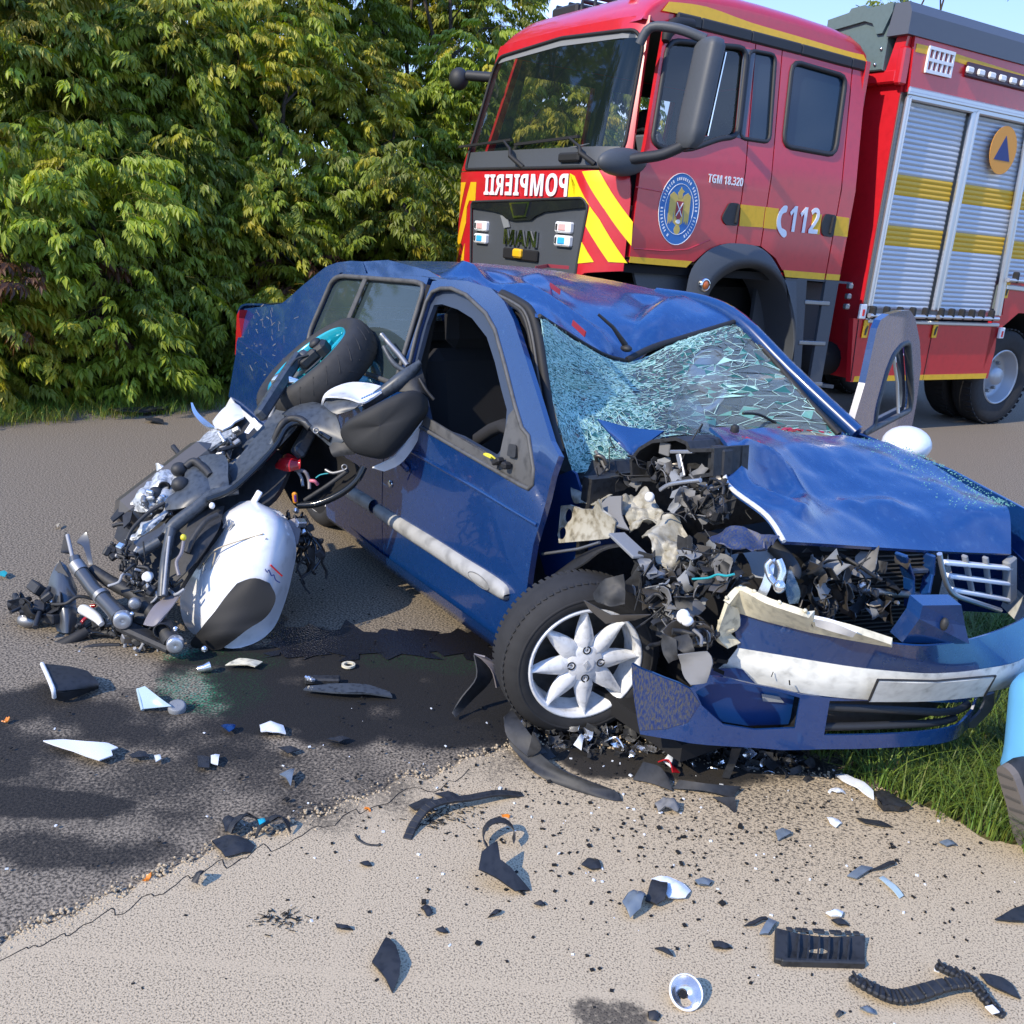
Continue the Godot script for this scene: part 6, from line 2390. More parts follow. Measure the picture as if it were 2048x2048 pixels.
	part("painted_lamp_hole", f, M["worn_plastic"], lamp)  # dark ball stands in for the shaded inside of the lamp hole
	f = form()
	f.bar(v(.457,.33,-.184), v(.463,.35,-.25), 0.03, 0.012, Vector3.UP, 0.004)
	part("torn_bracket", f, M["cream_foam"], lamp)
	skin("bay_patch", [w(2.95,.35), w(3.224,.344), w(3.32,.325), w(2.986,.326)], [], lifted(low, -0.05), 0.003, M["lead_grey"], t, 0.3)
	for q in [[w(0,0), [w(3.955,.328), w(4.894,.313), w(7.027,.26)]], [w(0,0), [w(3.97,.259), w(4.944,.26), w(6.329,.253)]]]:
		f = form()
		var bars := []
		for p in curve(q[1], 5):
			bars.append(bumper_low(p) + v(-.03,0,-.01))
		f.tube(bars, 0.013, 6)
		part("intake_bar", f, M["dark_trim"], t)
	f = form()
	f.shell(net([[v(.838,.33,-.982), v(.851,.34,-1.008)], [v(.823,.26,-1.005), v(.832,.26,-1.059)], [v(.804,.2,-.951), v(.81,.19,-1.019)]], 3, 4), 0.008)
	part("bent_intake_edge", f, M["slate_paint"], t)
	# grille half left hanging on the far side
	f = form()
	var g := [v(.66,.766,-.864), v(.66,.689,-1.309), v(.66,.519,-1.381), v(.66,.621,-.988)]
	for i in 3:
		var u: float = [0.22, 0.58, 0.97][i]
		f.bar(g[0].lerp(g[3], u) + v(0,0,.0), g[1].lerp(g[2], u), 0.03, 0.014, Vector3.UP, 0.004)
	part("grille_bar", f, M["lamp_white"], t)
	f = form()
	for u in [0.33, 0.63]:
		f.bar(g[0].lerp(g[1], u), g[3].lerp(g[2], u), 0.02, 0.012, v(0,0,1), 0.003)
	f.bar(g[1], g[2], 0.03, 0.05, v(0,0,1), 0.006)
	part("grille_upright", f, M["lead_grey"], t)
	f = form()
	f.tube(curve([v(.68,.778,-.824), v(.68,.732,-.853), v(.68,.666,-.903), v(.68,.618,-.966), v(.68,.576,-1.083), v(.68,.507,-1.288)], 4), 0.009, 6)
	part("grille_edge", f, M["rail_metal"], t)


func engine_bay(t: Node, r: RandomNumberGenerator) -> void:
	var f := form()
	f.box_at(v(.12,.42,-.95), v(.5,.45,.9), 0.05)
	part("engine_block", f, M["deep_black"], t)
	f = form()
	f.box(v(.04,.36,.62), turn(Vector3.UP, -16, v(.55,.55,-.809) + v(-.1,-.02,0)))
	var rad := part("radiator", f, M["hole_dark"], t)
	f = form()
	for i in 22:
		f.box(v(.006,.004,.5), turn(Vector3.UP, -16, v(.55,.55,-.809) + v(-.07,-.16 + .015 * i,0)))
	part("radiator_fins", f, M["oily_metal"], rad).set_meta("kind", "stuff")
	# slam panel struts, hoses
	for q in [[v(.55,.734,-.828), v(.55,.642,-.902), v(.56,.534,-.927)], [v(.55,.712,-.994), v(.55,.636,-1.016), v(.58,.581,-.966)]]:
		f = form()
		f.bar(q[0], q[1], 0.045, 0.012, v(0,0,1), 0.003)
		f.bar(q[1], q[2], 0.04, 0.012, v(0,0,1), 0.003)
		part("front_strut", f, M["dusty_blue"], t)
	f = form()
	f.bar(v(.55,.666,-.885), v(.55,.653,-.997), 0.02, 0.015, Vector3.UP, 0.003)
	part("cross_strut", f, M["slate_paint"], t)
	f = form()
	f.tube(curve([v(.3,.675,-.656), v(.35,.643,-.684), v(.42,.623,-.681), v(.48,.627,-.666)], 4), 0.026, 8)
	var hose := part("hose", f, M["ash_grey"], t)
	f = form()
	f.tube(curve([v(.48,.627,-.666), v(.5,.613,-.701), v(.54,.611,-.754), v(.56,.569,-.973)], 4), 0.012, 7)
	part("pipe", f, M["dull_steel"], hose)
	f = form()
	f.tube(curve([v(.35,.641,-.62), v(.4,.607,-.63), v(.44,.576,-.604), v(.46,.551,-.633)], 4), 0.022, 8)
	part("hose", f, M["ash_grey"], t)
	f = form()
	f.prism(ellipse(Vector2.ZERO, w(.09,.05), 14), 0.03, tumble(r, v(.3,.63,-.861)))
	part("plastic_cap", f, M["ash_grey"], t)
	# headlamp remains
	f = form()
	f.shell(net([[v(.526,.787,-.2), v(.536,.797,-.22)], [v(.529,.726,-.19), v(.555,.729,-.2)], [v(.522,.686,-.18), v(.549,.685,-.19)]], 3, 3), 0.004)
	f.tube(curve([v(.541,.797,-.2), v(.536,.777,-.19), v(.554,.749,-.19), v(.594,.736,-.18)], 4), 0.010, 6)
	f.tube(curve([v(.563,.804,-.2), v(.583,.777,-.2), v(.588,.738,-.19)], 4), 0.013, 6)
	f.ball(v(.018,.02,.018), Transform3D(Basis(), v(.598,.738,-.18)), 8, 6)
	part("headlamp_reflector", f, M["silver_foil"], t)
	f = form()
	f.shell(net([[v(.562,.768,-.25), v(.556,.76,-.27)], [v(.589,.719,-.22), v(.608,.715,-.26)], [v(.61,.683,-.22), v(.614,.684,-.25)]], 3, 3), 0.004)
	part("headlamp_lens", f, M["side_glass"], t)
	f = form()
	f.shell(net([[v(.353,.74,-.3), v(.416,.767,-.33), v(.441,.761,-.36)], [v(.392,.718,-.29), v(.436,.725,-.31), v(.497,.729,-.33)], [v(.419,.688,-.28), v(.451,.691,-.3), v(.467,.691,-.31)]], 3, 3), 0.006)
	part("headlamp_carrier", f, M["lead_grey"], t)
	f = form()
	f.tube(curve([v(.439,.791,-.32), v(.482,.762,-.34), v(.517,.734,-.34), v(.523,.718,-.33)], 4), 0.022, 8)
	part("hose", f, M["worn_plastic"], t)
	# crumpled blue wing end under the bonnet's edge
	f = form()
	var rows := [[v(.333,.799,-.16), v(.376,.845,-.2), v(.438,.853,-.22), v(.5,.85,-.24)], [v(.379,.797,-.13), v(.43,.814,-.16), v(.475,.828,-.19), v(.538,.847,-.23)], [v(.409,.798,-.12), v(.459,.81,-.14), v(.517,.831,-.17), v(.518,.835,-.2)]]
	crumpled(f, net(rows, 5, 5), 0.014, 17)
	part("crumpled_wing", f, M["scraped_blue"], t)
	# pale inner wing plate with two holes
	var plane := func(q: Vector2) -> Vector3: return v(q.x, q.y, -0.11 - 0.06 * smooth((q.x + 0.1) / 0.2) + 0.015 * sin(q.y * 24.0))
	f = form()
	f.panel([w(-.352,.713), w(-.302,.73), w(-.236,.733), w(-.174,.75), w(-.133,.799), w(-.12,.761), w(-.078,.753), w(-.06,.738), w(-.061,.697), w(-.076,.677), w(-.151,.648), w(-.307,.59), w(-.324,.629)], [ellipse(w(-.302,.692), w(.022,.024), 16), ellipse(w(-.303,.627), w(.022,.022), 16)], plane, 0.008, 0.05)
	part("inner_wing_plate", f, M["primer_metal"], t)
	f = form()
	f.panel(grown([w(-.555,.721), w(-.384,.811), w(-.307,.706), w(-.129,.724), w(-.131,.644), w(-.475,.404), w(-.528,.481)], 0.02), [], func(q): return v(q.x,q.y,-.19), 0.01, 0.3)
	part("wing_cavity", f, M["deep_blue"], t)
	f = form()
	crumpled(f, net([[v(-.402,.769,-.2), v(-.329,.777,-.24), v(-.246,.763,-.27)], [v(-.361,.745,-.18), v(-.29,.753,-.2), v(-.24,.759,-.23)], [v(-.33,.725,-.17), v(-.249,.742,-.18), v(-.217,.749,-.2)]], 5, 4), 0.008, 5)
	part("bent_ledge", f, M["primer_metal"], t)
	f = form()
	crumpled(f, net([[v(-.142,.787,-.22), v(-.129,.796,-.26), v(-.114,.803,-.3)], [v(-.108,.762,-.2), v(-.075,.772,-.24), v(-.023,.778,-.28)], [v(-.057,.727,-.19), v(-.022,.744,-.22), v(.036,.747,-.26)], [v(-.022,.703,-.18), v(.034,.736,-.2), v(.085,.733,-.24)]], 8, 8), 0.024, 6)
	part("crumpled_metal", f, M["primer_metal"], t)
	f = form()
	crumpled(f, net([[v(.043,.736,-.18), v(.068,.775,-.22), v(.093,.778,-.26)], [v(.044,.712,-.16), v(.112,.743,-.19), v(.183,.755,-.24)], [v(.112,.705,-.14), v(.151,.71,-.17), v(.201,.733,-.22)], [v(.147,.67,-.13), v(.179,.674,-.15), v(.192,.695,-.19)], [v(.185,.65,-.12), v(.193,.645,-.13), v(.19,.654,-.16)]], 8, 8), 0.022, 7)
	part("crumpled_metal", f, M["primer_metal"], t)
	# housing of the air intake, torn open, with its bright prong
	f = form()
	var arch := [w(-.212,.902), w(-.174,.956), w(-.115,.997), w(-.002,1.032), w(.053,1.028), w(.07,1.009), w(.174,1.034), w(.184,.946), w(.109,.918), w(.054,.894), w(-.193,.83)]
	f.panel(arch, [grown(arch, -0.012)], func(q): return v(q.x,q.y,-.30), 0.16, 0.2)
	f.panel(arch, [], func(q): return v(q.x,q.y,-.42), 0.01, 0.2)
	var housing := part("air_box", f, M["worn_plastic"], t)
	f = form()
	f.bar(v(-.023,.976,-.31), v(.078,1,-.31), 0.02, 0.012, Vector3.UP, 0.003)
	f.bar(v(.01,.979,-.31), v(.056,.91,-.3), 0.022, 0.010, v(0,0,1), 0.003)
	part("prong", f, M["rail_metal"], housing)
	f = form()
	f.box(v(.05,.045,.01), Transform3D(Basis(), v(-.065,.976,-.32)), 0.003)
	part("clip_plate", f, M["ash_grey"], housing)
	f = form()
	f.box(v(.07,.10,.06), turn(Vector3.BACK, 5, v(.15,.981,-.36)), 0.012)
	f.box(v(.09,.05,.06), turn(Vector3.BACK, -15, v(.218,.847,-.28)), 0.01)
	part("connector_box", f, M["worn_plastic"], t)
	f = form()
	f.tube(curve([v(-.001,.854,-.26), v(.037,.882,-.26), v(.105,.909,-.26), v(.171,.932,-.26)], 4), 0.008, 6)
	part("bright_pipe", f, M["rail_metal"], t)
	f = form()
	f.ball(v(.017,.018,.017), Transform3D(Basis(), v(-.006,.831,-.22)), 12, 8)
	part("white_cap", f, M["lamp_white"], t)
	f = form()
	f.shell(net([[v(.075,.867,-.25), v(.112,.892,-.25)], [v(.077,.846,-.24), v(.128,.865,-.24)]], 3, 3), 0.01)
	part("white_bracket", f, M["lead_grey"], t)
	f = form()
	f.shell(net([[v(-.158,.791,-.18), v(-.104,.81,-.19)], [v(-.163,.751,-.15), v(-.071,.753,-.17)], [v(-.064,.717,-.14), v(-.017,.716,-.16)]], 3, 3), 0.008)
	part("torn_sound_mat", f, M["ash_grey"], t)
	# wheel arch liner, bent up
	f = form()
	f.shell(net([[v(-.293,.415,-.02), v(-.205,.502,-.02), v(-.088,.595,-.03), v(-.021,.665,-.05), v(.064,.708,-.06)], [v(-.4,.393,-.1), v(-.312,.475,-.1), v(-.194,.579,-.11), v(-.12,.634,-.13), v(-.03,.673,-.14)], [v(-.651,.282,-.3), v(-.558,.365,-.3), v(-.412,.489,-.3), v(-.308,.559,-.3), v(-.198,.602,-.3)]], 4, 3), 0.006)
	part("arch_liner", f, M["worn_plastic"], t)
	f = form()
	f.tube([v(-.35,.539,-.06), v(-.152,.623,-.06), v(-.049,.679,-.06)], 0.006, 5)
	part("brake_pipe", f, M["dull_steel"], t)
	f = form()
	f.bar(v(-.016,.714,-.1), v(.153,.695,-.06), 0.06, 0.012, Vector3.UP, 0.003)
	part("bent_bracket", f, M["lead_grey"], t)
	# plates and sheets standing round the wheel
	for q in [[[v(.08,.565,.06), v(.131,.63,.05), v(.182,.662,.03)], [v(.117,.554,.07), v(.161,.599,.06), v(.196,.62,.03)], [v(.16,.555,.08), v(.18,.559,.06), v(.209,.575,.04)], "worn_plastic"], [[v(.143,.683,-.06), v(.189,.699,-.07)], [v(.194,.66,-.04), v(.227,.681,-.06)], [v(.236,.651,-.03), v(.273,.682,-.05)], "slate_paint"],
		[[v(.431,.557,.05), v(.482,.583,.03)], [v(.478,.537,.06), v(.519,.555,.04)], [v(.506,.532,.06), v(.503,.527,.04)], "worn_plastic"], [[v(.498,.541,.08), v(.568,.573,.05)], [v(.516,.499,.08), v(.598,.546,.05)], [v(.569,.472,.09), v(.592,.492,.06)], "ash_grey"], [[v(.421,.567,.08), v(.462,.564,.06)], [v(.422,.534,.08), v(.478,.537,.06)], [v(.462,.496,.08), v(.476,.515,.06)], "worn_plastic"]]:
		f = form()
		crumpled(f, net([q[0], q[1], q[2]], 4, 4), 0.008, 3)
		part("torn_liner", f, M[q[3]], t)
	f = form()
	f.shell([[v(.087,.551,.1), v(.118,.532,.1)], [v(.218,.552,.1), v(.202,.517,.1)], [v(.386,.618,.1), v(.315,.571,.09)]], 0.004)
	part("muddy_flap", f, M["oily_metal"], t)
	# the rest of the wreckage: bent plates, hoses, brackets and wires, one part each
	var mats := ["worn_plastic", "worn_plastic", "worn_plastic", "oily_metal", "ash_grey", "hole_dark", "oily_metal", "lead_grey"]
	var zones := [[v(.101,.878,-.2), v(.244,.814,-.3), 50, 0.045], [v(.24,.741,-.12), v(.421,.666,-.2), 80, 0.052], [v(.152,.673,0), v(.38,.58,-.12), 80, 0.055], [v(.283,.569,.04), v(.481,.527,-.08), 66, 0.048], [v(-.112,.934,-.26), v(.249,.875,-.3), 50, 0.034], [v(-.425,.816,-.3), v(-.125,.826,-.3), 18, 0.045], [v(.46,.738,-.386), v(.56,.573,-.544), 50, 0.06], [v(.5,.725,-.581), v(.58,.537,-.821), 26, 0.06]]
	for z in zones:
		var a: Vector3 = z[0]
		var b: Vector3 = z[1]
		for i in z[2]:
			var o := v(r.randf_range(minf(a.x, b.x), maxf(a.x, b.x)), r.randf_range(minf(a.y, b.y), maxf(a.y, b.y)), r.randf_range(minf(a.z, b.z), maxf(a.z, b.z)) - 0.03)
			f = form()
			var k: int = [0, 1, 2, 3, 4, 0, 1, 2, 3, 4, 0, 1, 5, 7, 8, 9][r.randi() % 16]
			var s: float = z[3] * r.randf_range(0.5, 1.5)
			if k < 5:
				scrap(f, tumble(r, o), s, s * r.randf_range(0.4, 1.6), r.randf_range(0.2, 1.2), r)
				part("bent_plate", f, M[mats[r.randi() % mats.size()]], t)
			elif k < 7:
				var path := [o]
				var d := v(r.randfn(), r.randfn(), r.randfn()).normalized()
				for j in 4:
					d = (d + v(r.randfn(), r.randfn() - 0.3, r.randfn()) * 0.5).normalized()
					path.append(path[j] + d * s * 0.6)
				f.tube(curve(path, 3), r.randf_range(0.003, 0.008), 6)
				part("hose", f, M[["worn_plastic", "ash_grey", "worn_plastic", "oily_metal"][r.randi() % 4]], t)
			elif k < 9:
				f.box(v(s * .5,s * .3,s * .4) * r.randf_range(0.5, 1.0), tumble(r, o), 0.006)
				part("bracket", f, M[["worn_plastic", "oily_metal", "silver_foil", "worn_plastic"][r.randi() % 4]], t)
			else:
				var path := [o]
				for j in 5:
					path.append(path[j] + v(r.randfn(), r.randfn(), r.randfn()) * 0.03)
				f.tube(curve(path, 3), 0.0025, 4)
				part("wire", f, M[["worn_plastic", "worn_plastic", "worn_plastic", "ash_grey", "worn_plastic"][r.randi() % 5]], t)
	f = form()
	f.tube(curve([v(.343,.683,-.1), v(.403,.708,-.1), v(.436,.73,-.1), v(.47,.738,-.1), v(.497,.753,-.1)], 4), 0.004, 5)
	part("wire", f, M["wire_teal"], t)
	f = form()
	f.ball(v(.02,.022,.02), Transform3D(Basis(), v(.466,.636,.05)), 10, 6)
	f.ball(v(.015,.015,.02), Transform3D(Basis(), v(.484,.629,.05)), 8, 6)
	part("white_connector", f, M["lamp_white"], t)


# A skin pressed into folds and dents.
func crumpled(f: Form, rows: Array, depth: float, seed_: int) -> void:
	var r := RandomNumberGenerator.new()
	r.seed = seed_
	var folds := []
	for i in 4:
		folds.append([v(r.randfn(), r.randfn(), r.randfn()).normalized(), r.randf_range(5.0, 16.0), r.randf()])
	var b := fast_noise(seed_ + 1, 12.0, 3)
	var out := []
	for i in rows.size():
		var line := []
		for j in rows[i].size():
			var p: Vector3 = rows[i][j]
			var du: Vector3 = rows[i][mini(j + 1, rows[i].size() - 1)] - rows[i][maxi(j - 1, 0)]
			var dv: Vector3 = rows[mini(i + 1, rows.size() - 1)][j] - rows[maxi(i - 1, 0)][j]
			var k := 0.0
			for fold in folds:
				k += (absf(fposmod(p.dot(fold[0]) * fold[1] + fold[2] + 0.25 * b.get_noise_3dv(p), 1.0) - 0.5) * 4.0 - 1.0) * 6.0 / fold[1]
			line.append(p + du.cross(dv).normalized() * depth * k)
		out.append(line)
	f.shell(out, 0.004)



# A skin with thickness through a coarse net of points.
func sheet(called: String, rows: Array, m: Material, parent: Node, thick := 0.006, k := 4) -> MeshInstance3D:
	var f := form()
	f.shell(net(rows, k, k), thick)
	return part(called, f, m, parent)


func rod(called: String, path: Array, radius, m: Material, parent: Node, k := 4, sides := 8) -> MeshInstance3D:
	var f := form()
	var fine := curve(path, k) if path.size() > 2 else path
	var r = radius
	if radius is Array:
		r = curve(radius.map(func(x): return w(x,0)), k).map(func(x): return x.x)
	f.tube(fine, r, sides)
	return part(called, f, m, parent)


func motorcycle() -> void:
	var m := mat("tank_white", 0.80, 0.81, 0.82, 0.3)
	m.clearcoat_enabled = true
	m.clearcoat = 0.8
	m.clearcoat_roughness = 0.06
	m.albedo_texture = noise_map(95, 0.02, [[0.0, 0.8], [0.35, 0.97], [1.0, 1.0]], 5, 256)
	world_map(m, 2.0, false)
	m = mat("slate_plastic", 0.055, 0.065, 0.078, 0.42)
	m.albedo_texture = M["worn_plastic"].albedo_texture
	world_map(m, 4.0, false)
	m = mat("seat_vinyl", 0.014, 0.0145, 0.015, 0.72)
	m.heightmap_enabled = true
	m.heightmap_texture = bump_map(96, 0.2, 2, 256)
	m.heightmap_scale = 0.04
	world_map(m, 5.0, false)
	m = mat("cast_alloy", 0.55, 0.57, 0.58, 0.42, 0.35)
	m.albedo_texture = noise_map(97, 0.04, [[0.0, 0.3], [0.3, 0.75], [0.6, 1.0], [1.0, 1.0]], 5, 256)
	world_map(m, 4.0, false)
	m = mat("cyan_rim", 0.010, 0.36, 0.46, 0.25, 0.1)
	m.clearcoat_enabled = true
	m.clearcoat = 1.0
	m.clearcoat_roughness = 0.05
	mat("steel_grey", 0.11, 0.115, 0.12, 0.3, 0.6)
	mat("plum_grey", 0.17, 0.155, 0.165, 0.4)
	mat("knee_pad", 0.008, 0.008, 0.0085, 0.7)
	mat("print_grey", 0.28, 0.29, 0.31, 0.5)
	mat("tan_print", 0.40, 0.34, 0.24, 0.5)
	m = mat("wheel_rubber", 0.028, 0.0275, 0.027, 0.7)
	m.albedo_texture = M["tyre_rubber"].albedo_texture
	world_map(m, 2.0, false)
	var t := thing("wrecked_motorcycle", "wrecked white and black motorcycle with cyan rear wheel leaning nose-down against the saloon", "motorcycle", Transform3D(Basis(), v(-1.027,0,-3.413)))
	var back := t.transform.affine_inverse()
	var r := RandomNumberGenerator.new()
	r.seed = 61
	var body := Node3D.new()
	body.name = "body"
	t.add_child(body, true)
	body.transform = back
	moto_tank(body)
	moto_wheel(body)
	moto_tail(body, r)
	moto_engine(body, r)
	moto_front(body, r)
	# parts hang straight on the motorcycle
	for o in body.get_children():
		var at: Transform3D = body.transform * o.transform
		body.remove_child(o)
		t.add_child(o, true)
		o.transform = at
	t.remove_child(body)
	body.free()


func moto_tank(t: Node) -> void:
	var rows := [[v(-1.118,.476,-3.74), v(-1.079,.495,-3.7), v(-1.046,.503,-3.68), v(-1.031,.489,-3.7), v(-1.029,.466,-3.74)], [v(-1.209,.408,-3.74), v(-1.099,.472,-3.61), v(-1.006,.495,-3.56), v(-.951,.487,-3.6), v(-.959,.445,-3.74)], [v(-1.203,.357,-3.7), v(-1.071,.431,-3.56), v(-.966,.465,-3.51), v(-.905,.445,-3.55), v(-.904,.39,-3.7)], [v(-1.251,.274,-3.66), v(-1.089,.354,-3.51), v(-.971,.394,-3.46), v(-.898,.366,-3.5), v(-.879,.318,-3.66)], [v(-1.304,.195,-3.63), v(-1.133,.278,-3.48), v(-1.02,.32,-3.43), v(-.913,.304,-3.46), v(-.886,.237,-3.63)],
		[v(-1.315,.118,-3.6), v(-1.163,.197,-3.45), v(-1.056,.24,-3.4), v(-.931,.218,-3.43), v(-.901,.146,-3.6)], [v(-1.296,.035,-3.56), v(-1.18,.128,-3.42), v(-1.099,.173,-3.37), v(-.974,.144,-3.4), v(-.928,.048,-3.55)], [v(-1.239,-.001,-3.5), v(-1.174,.067,-3.4), v(-1.125,.114,-3.35), v(-1.026,.087,-3.36), v(-.953,.018,-3.47)], [v(-1.212,.012,-3.46), v(-1.175,.027,-3.42), v(-1.133,.039,-3.37), v(-1.066,.016,-3.36), v(-1.014,0,-3.38)]]
	var f := form()
	f.shell(net(rows, 7, 6), 0.012)
	var tank := part("fuel_tank", f, M["tank_white"], t, "white fuel tank torn half off its frame")
	sheet("tank_underside", [[v(-1.121,.471,-3.75), v(-1.032,.463,-3.75)], [v(-1.208,.35,-3.72), v(-.909,.382,-3.72)], [v(-1.319,.11,-3.62), v(-.908,.137,-3.62)], [v(-1.215,.007,-3.47), v(-1.02,-.009,-3.4)]], M["deep_black"], t, 0.01)
	sheet("knee_pad", [[v(-1.026,.263,-3.395), v(-.957,.298,-3.385), v(-.909,.276,-3.395)], [v(-1.063,.217,-3.37), v(-.976,.246,-3.365), v(-.88,.233,-3.385)], [v(-1.1,.163,-3.345), v(-.996,.185,-3.345), v(-.888,.187,-3.37)], [v(-1.144,.104,-3.33), v(-1.033,.131,-3.32), v(-.926,.139,-3.355)], [v(-1.196,.03,-3.35), v(-1.081,.077,-3.31), v(-.995,.092,-3.32)], [v(-1.188,.007,-3.36), v(-1.123,.008,-3.34), v(-1.07,.022,-3.33)]], M["knee_pad"], tank, 0.008)
	# print on the tank
	rod("red_bar", [v(-.913,.337,-3.435), v(-.873,.287,-3.455)], 0.004, M["red_tape"], tank, 4, 4)
	rod("script", [v(-.931,.323,-3.425), v(-.922,.311,-3.42), v(-.917,.32,-3.425), v(-.907,.297,-3.425), v(-.899,.299,-3.43), v(-.892,.279,-3.43), v(-.876,.267,-3.435)], 0.0022, M["navy_print"], tank, 3, 4)
	f = form()
	for i in 11:
		var a := v(-1.017,.319,-3.435).lerp(v(-.94,.429,-3.475), i / 10.0)
		f.box(v(.010,.007,.002), Transform3D(Basis(Vector3.BACK, 0.8), a + v(0,0,.006)), 0.0)
	part("faint_word", f, M["print_grey"], tank).set_meta("kind", "stuff")
	rod("tank_groove", [v(-1.298,.138,-3.59), v(-1.225,.255,-3.56), v(-1.161,.344,-3.52), v(-1.062,.402,-3.485), v(-.953,.448,-3.475)], 0.0035, M["tan_print"], tank, 4, 4)
	rod("tank_groove", [v(-1.234,.159,-3.505), v(-1.187,.213,-3.495), v(-1.157,.298,-3.495), v(-1.149,.344,-3.505)], 0.0028, M["tan_print"], tank, 4, 4)
	rod("tank_mark", [v(-1.265,.151,-3.545), v(-1.232,.202,-3.53), v(-1.218,.232,-3.53), v(-1.195,.265,-3.52), v(-1.193,.243,-3.525), v(-1.215,.211,-3.53)], 0.0022, M["print_grey"], tank, 3, 4)
	rod("tank_mark", [v(-1.149,.416,-3.6), v(-1.128,.45,-3.585), v(-1.111,.461,-3.575), v(-1.103,.446,-3.57), v(-1.123,.417,-3.58), v(-1.092,.449,-3.565)], 0.003, M["print_grey"], tank, 3, 4)
	f = form(aim(v(.5,.2,1.0), Vector3.UP, v(-1.259,.293,-3.62)))
	f.lathe([w(-.004,.0175), w(.004,.0175), w(.004,.006), w(-.004,.006), w(-.004,.0175)], Transform3D(), 18, true)
	part("tank_tab", f, M["tank_white"], tank)
	f = form()
	f.bar(v(-1.049,.506,-3.68), v(-1.021,.557,-3.68), 0.025, 0.012, v(0,0,1), 0.004)
	part("tank_prong", f, M["tank_white"], tank)


func moto_wheel(t: Node) -> void:
	var o := Transform3D(Basis(v(-.1866,-.4645,.8657), v(.7694,.4789,.4228), v(-.6110,.7449,.2680)), v(-.9470,.9465,-4.3600))
	# wheel axle along the bike's right
	var a := Transform3D(Basis(o.basis.z, o.basis.x, o.basis.y), o.origin)
	var wheel := Node3D.new()
	wheel.name = "rear_wheel"
	t.add_child(wheel, true)
	var f := form(a)
	f.lathe([w(.068,.222), w(.080,.240), w(.090,.262), w(.082,.285), w(.062,.304), w(.032,.314), w(.0,.317), w(-.032,.314), w(-.062,.304), w(-.082,.285), w(-.090,.262), w(-.080,.240), w(-.068,.222)], Transform3D(), 56)
	var tyre := part("tyre", f, M["wheel_rubber"], wheel)
	f = form(a)
	for i in 26:
		var g := TAU * i / 26.0
		for s in [1.0, -1.0]:
			var path := []
			for k in 4:
				var u := k / 3.0
				var x: float = s * (0.012 + 0.060 * u)
				var rad := 0.3155 - 0.75 * x * x * 4.4
				var h := g + (0.11 if s < 0 else 0.0) + u * 0.16
				path.append(v(x, rad * cos(h), rad * sin(h)))
			f.tube(path, [0.0035, 0.003, 0.0022, 0.001], 4)
	part("tread_ridges", f, M["wheel_rubber"], tyre).set_meta("kind", "stuff")
	f = form(a)
	f.lathe([w(.066,.228), w(.078,.226), w(.080,.219), w(.070,.212), w(.045,.205), w(-.045,.205), w(-.070,.212), w(-.080,.22), w(-.066,.228)], Transform3D(), 56)
	var rim := part("rim", f, M["cyan_rim"], wheel)
	for i in 5:
		f = form(a * Transform3D(Basis(Vector3.RIGHT, TAU * i / 5.0 + 0.3), Vector3.ZERO))
		for s in [-0.16, 0.16]:
			f.bar(v(.02,.04,s * .12), v(.03,.205,s * .36), 0.022, 0.03, v(1,0,0), 0.006)
		part("spoke", f, M["cyan_rim"], rim)
	f = form(a)
	f.lathe([w(-.08,.045), w(.09,.045), w(.10,.03), w(.12,.022), w(.122,.0)], Transform3D(), 20)
	part("hub", f, M["slate_plastic"], rim)
	f = form(a)
	f.lathe([w(.058,.11), w(.062,.11), w(.062,.065), w(.058,.065), w(.058,.11)], Transform3D(), 32, true)
	part("brake_disc", f, M["dull_steel"], wheel)
	f = form(a)
	f.box(v(.07,.09,.07), turn(Vector3.RIGHT, 20, v(.075,-.02,.095)), 0.015)
	f.box(v(.05,.05,.10), turn(Vector3.RIGHT, 50, v(.09,.05,.06)), 0.012)
	f.ball(v(.02,.03,.03), Transform3D(Basis(), v(.115,-.03,.08)), 10, 8)
	f.tube(curve([v(.11,.06,.08), v(.13,.10,.04), v(.12,.18,.02)], 4), 0.006, 5)
	part("brake_caliper", f, M["worn_plastic"], wheel)
	# swing arm on the near side and its chain adjuster
	f = form()
	f.bar(a * v(.115,.02,.0), a * v(.115,.50,.04), 0.045, 0.055, o.basis.z, 0.012)
	f.bar(a * v(-.11,-.03,.0), a * v(-.11,.50,.05), 0.05, 0.06, o.basis.z, 0.012)
	part("swing_arm", f, M["slate_plastic"], t)
	f = form()
	f.tube(curve([v(-1.095,.915,-4.18), v(-1.058,.935,-4.16), v(-1.013,.932,-4.15), v(-.969,.931,-4.15)], 4), [0.022, 0.026, 0.028, 0.03, 0.03, 0.028, 0.026, 0.023, 0.02, 0.018, 0.015, 0.012, 0.01], 10)
	var peg := part("foot_peg", f, M["silver_foil"], t)
	f = form()
	f.ball(v(.02,.026,.022), Transform3D(Basis(), v(-1.082,.903,-4.15)), 10, 8)
	part("peg_end", f, M["black_rubber"], peg)


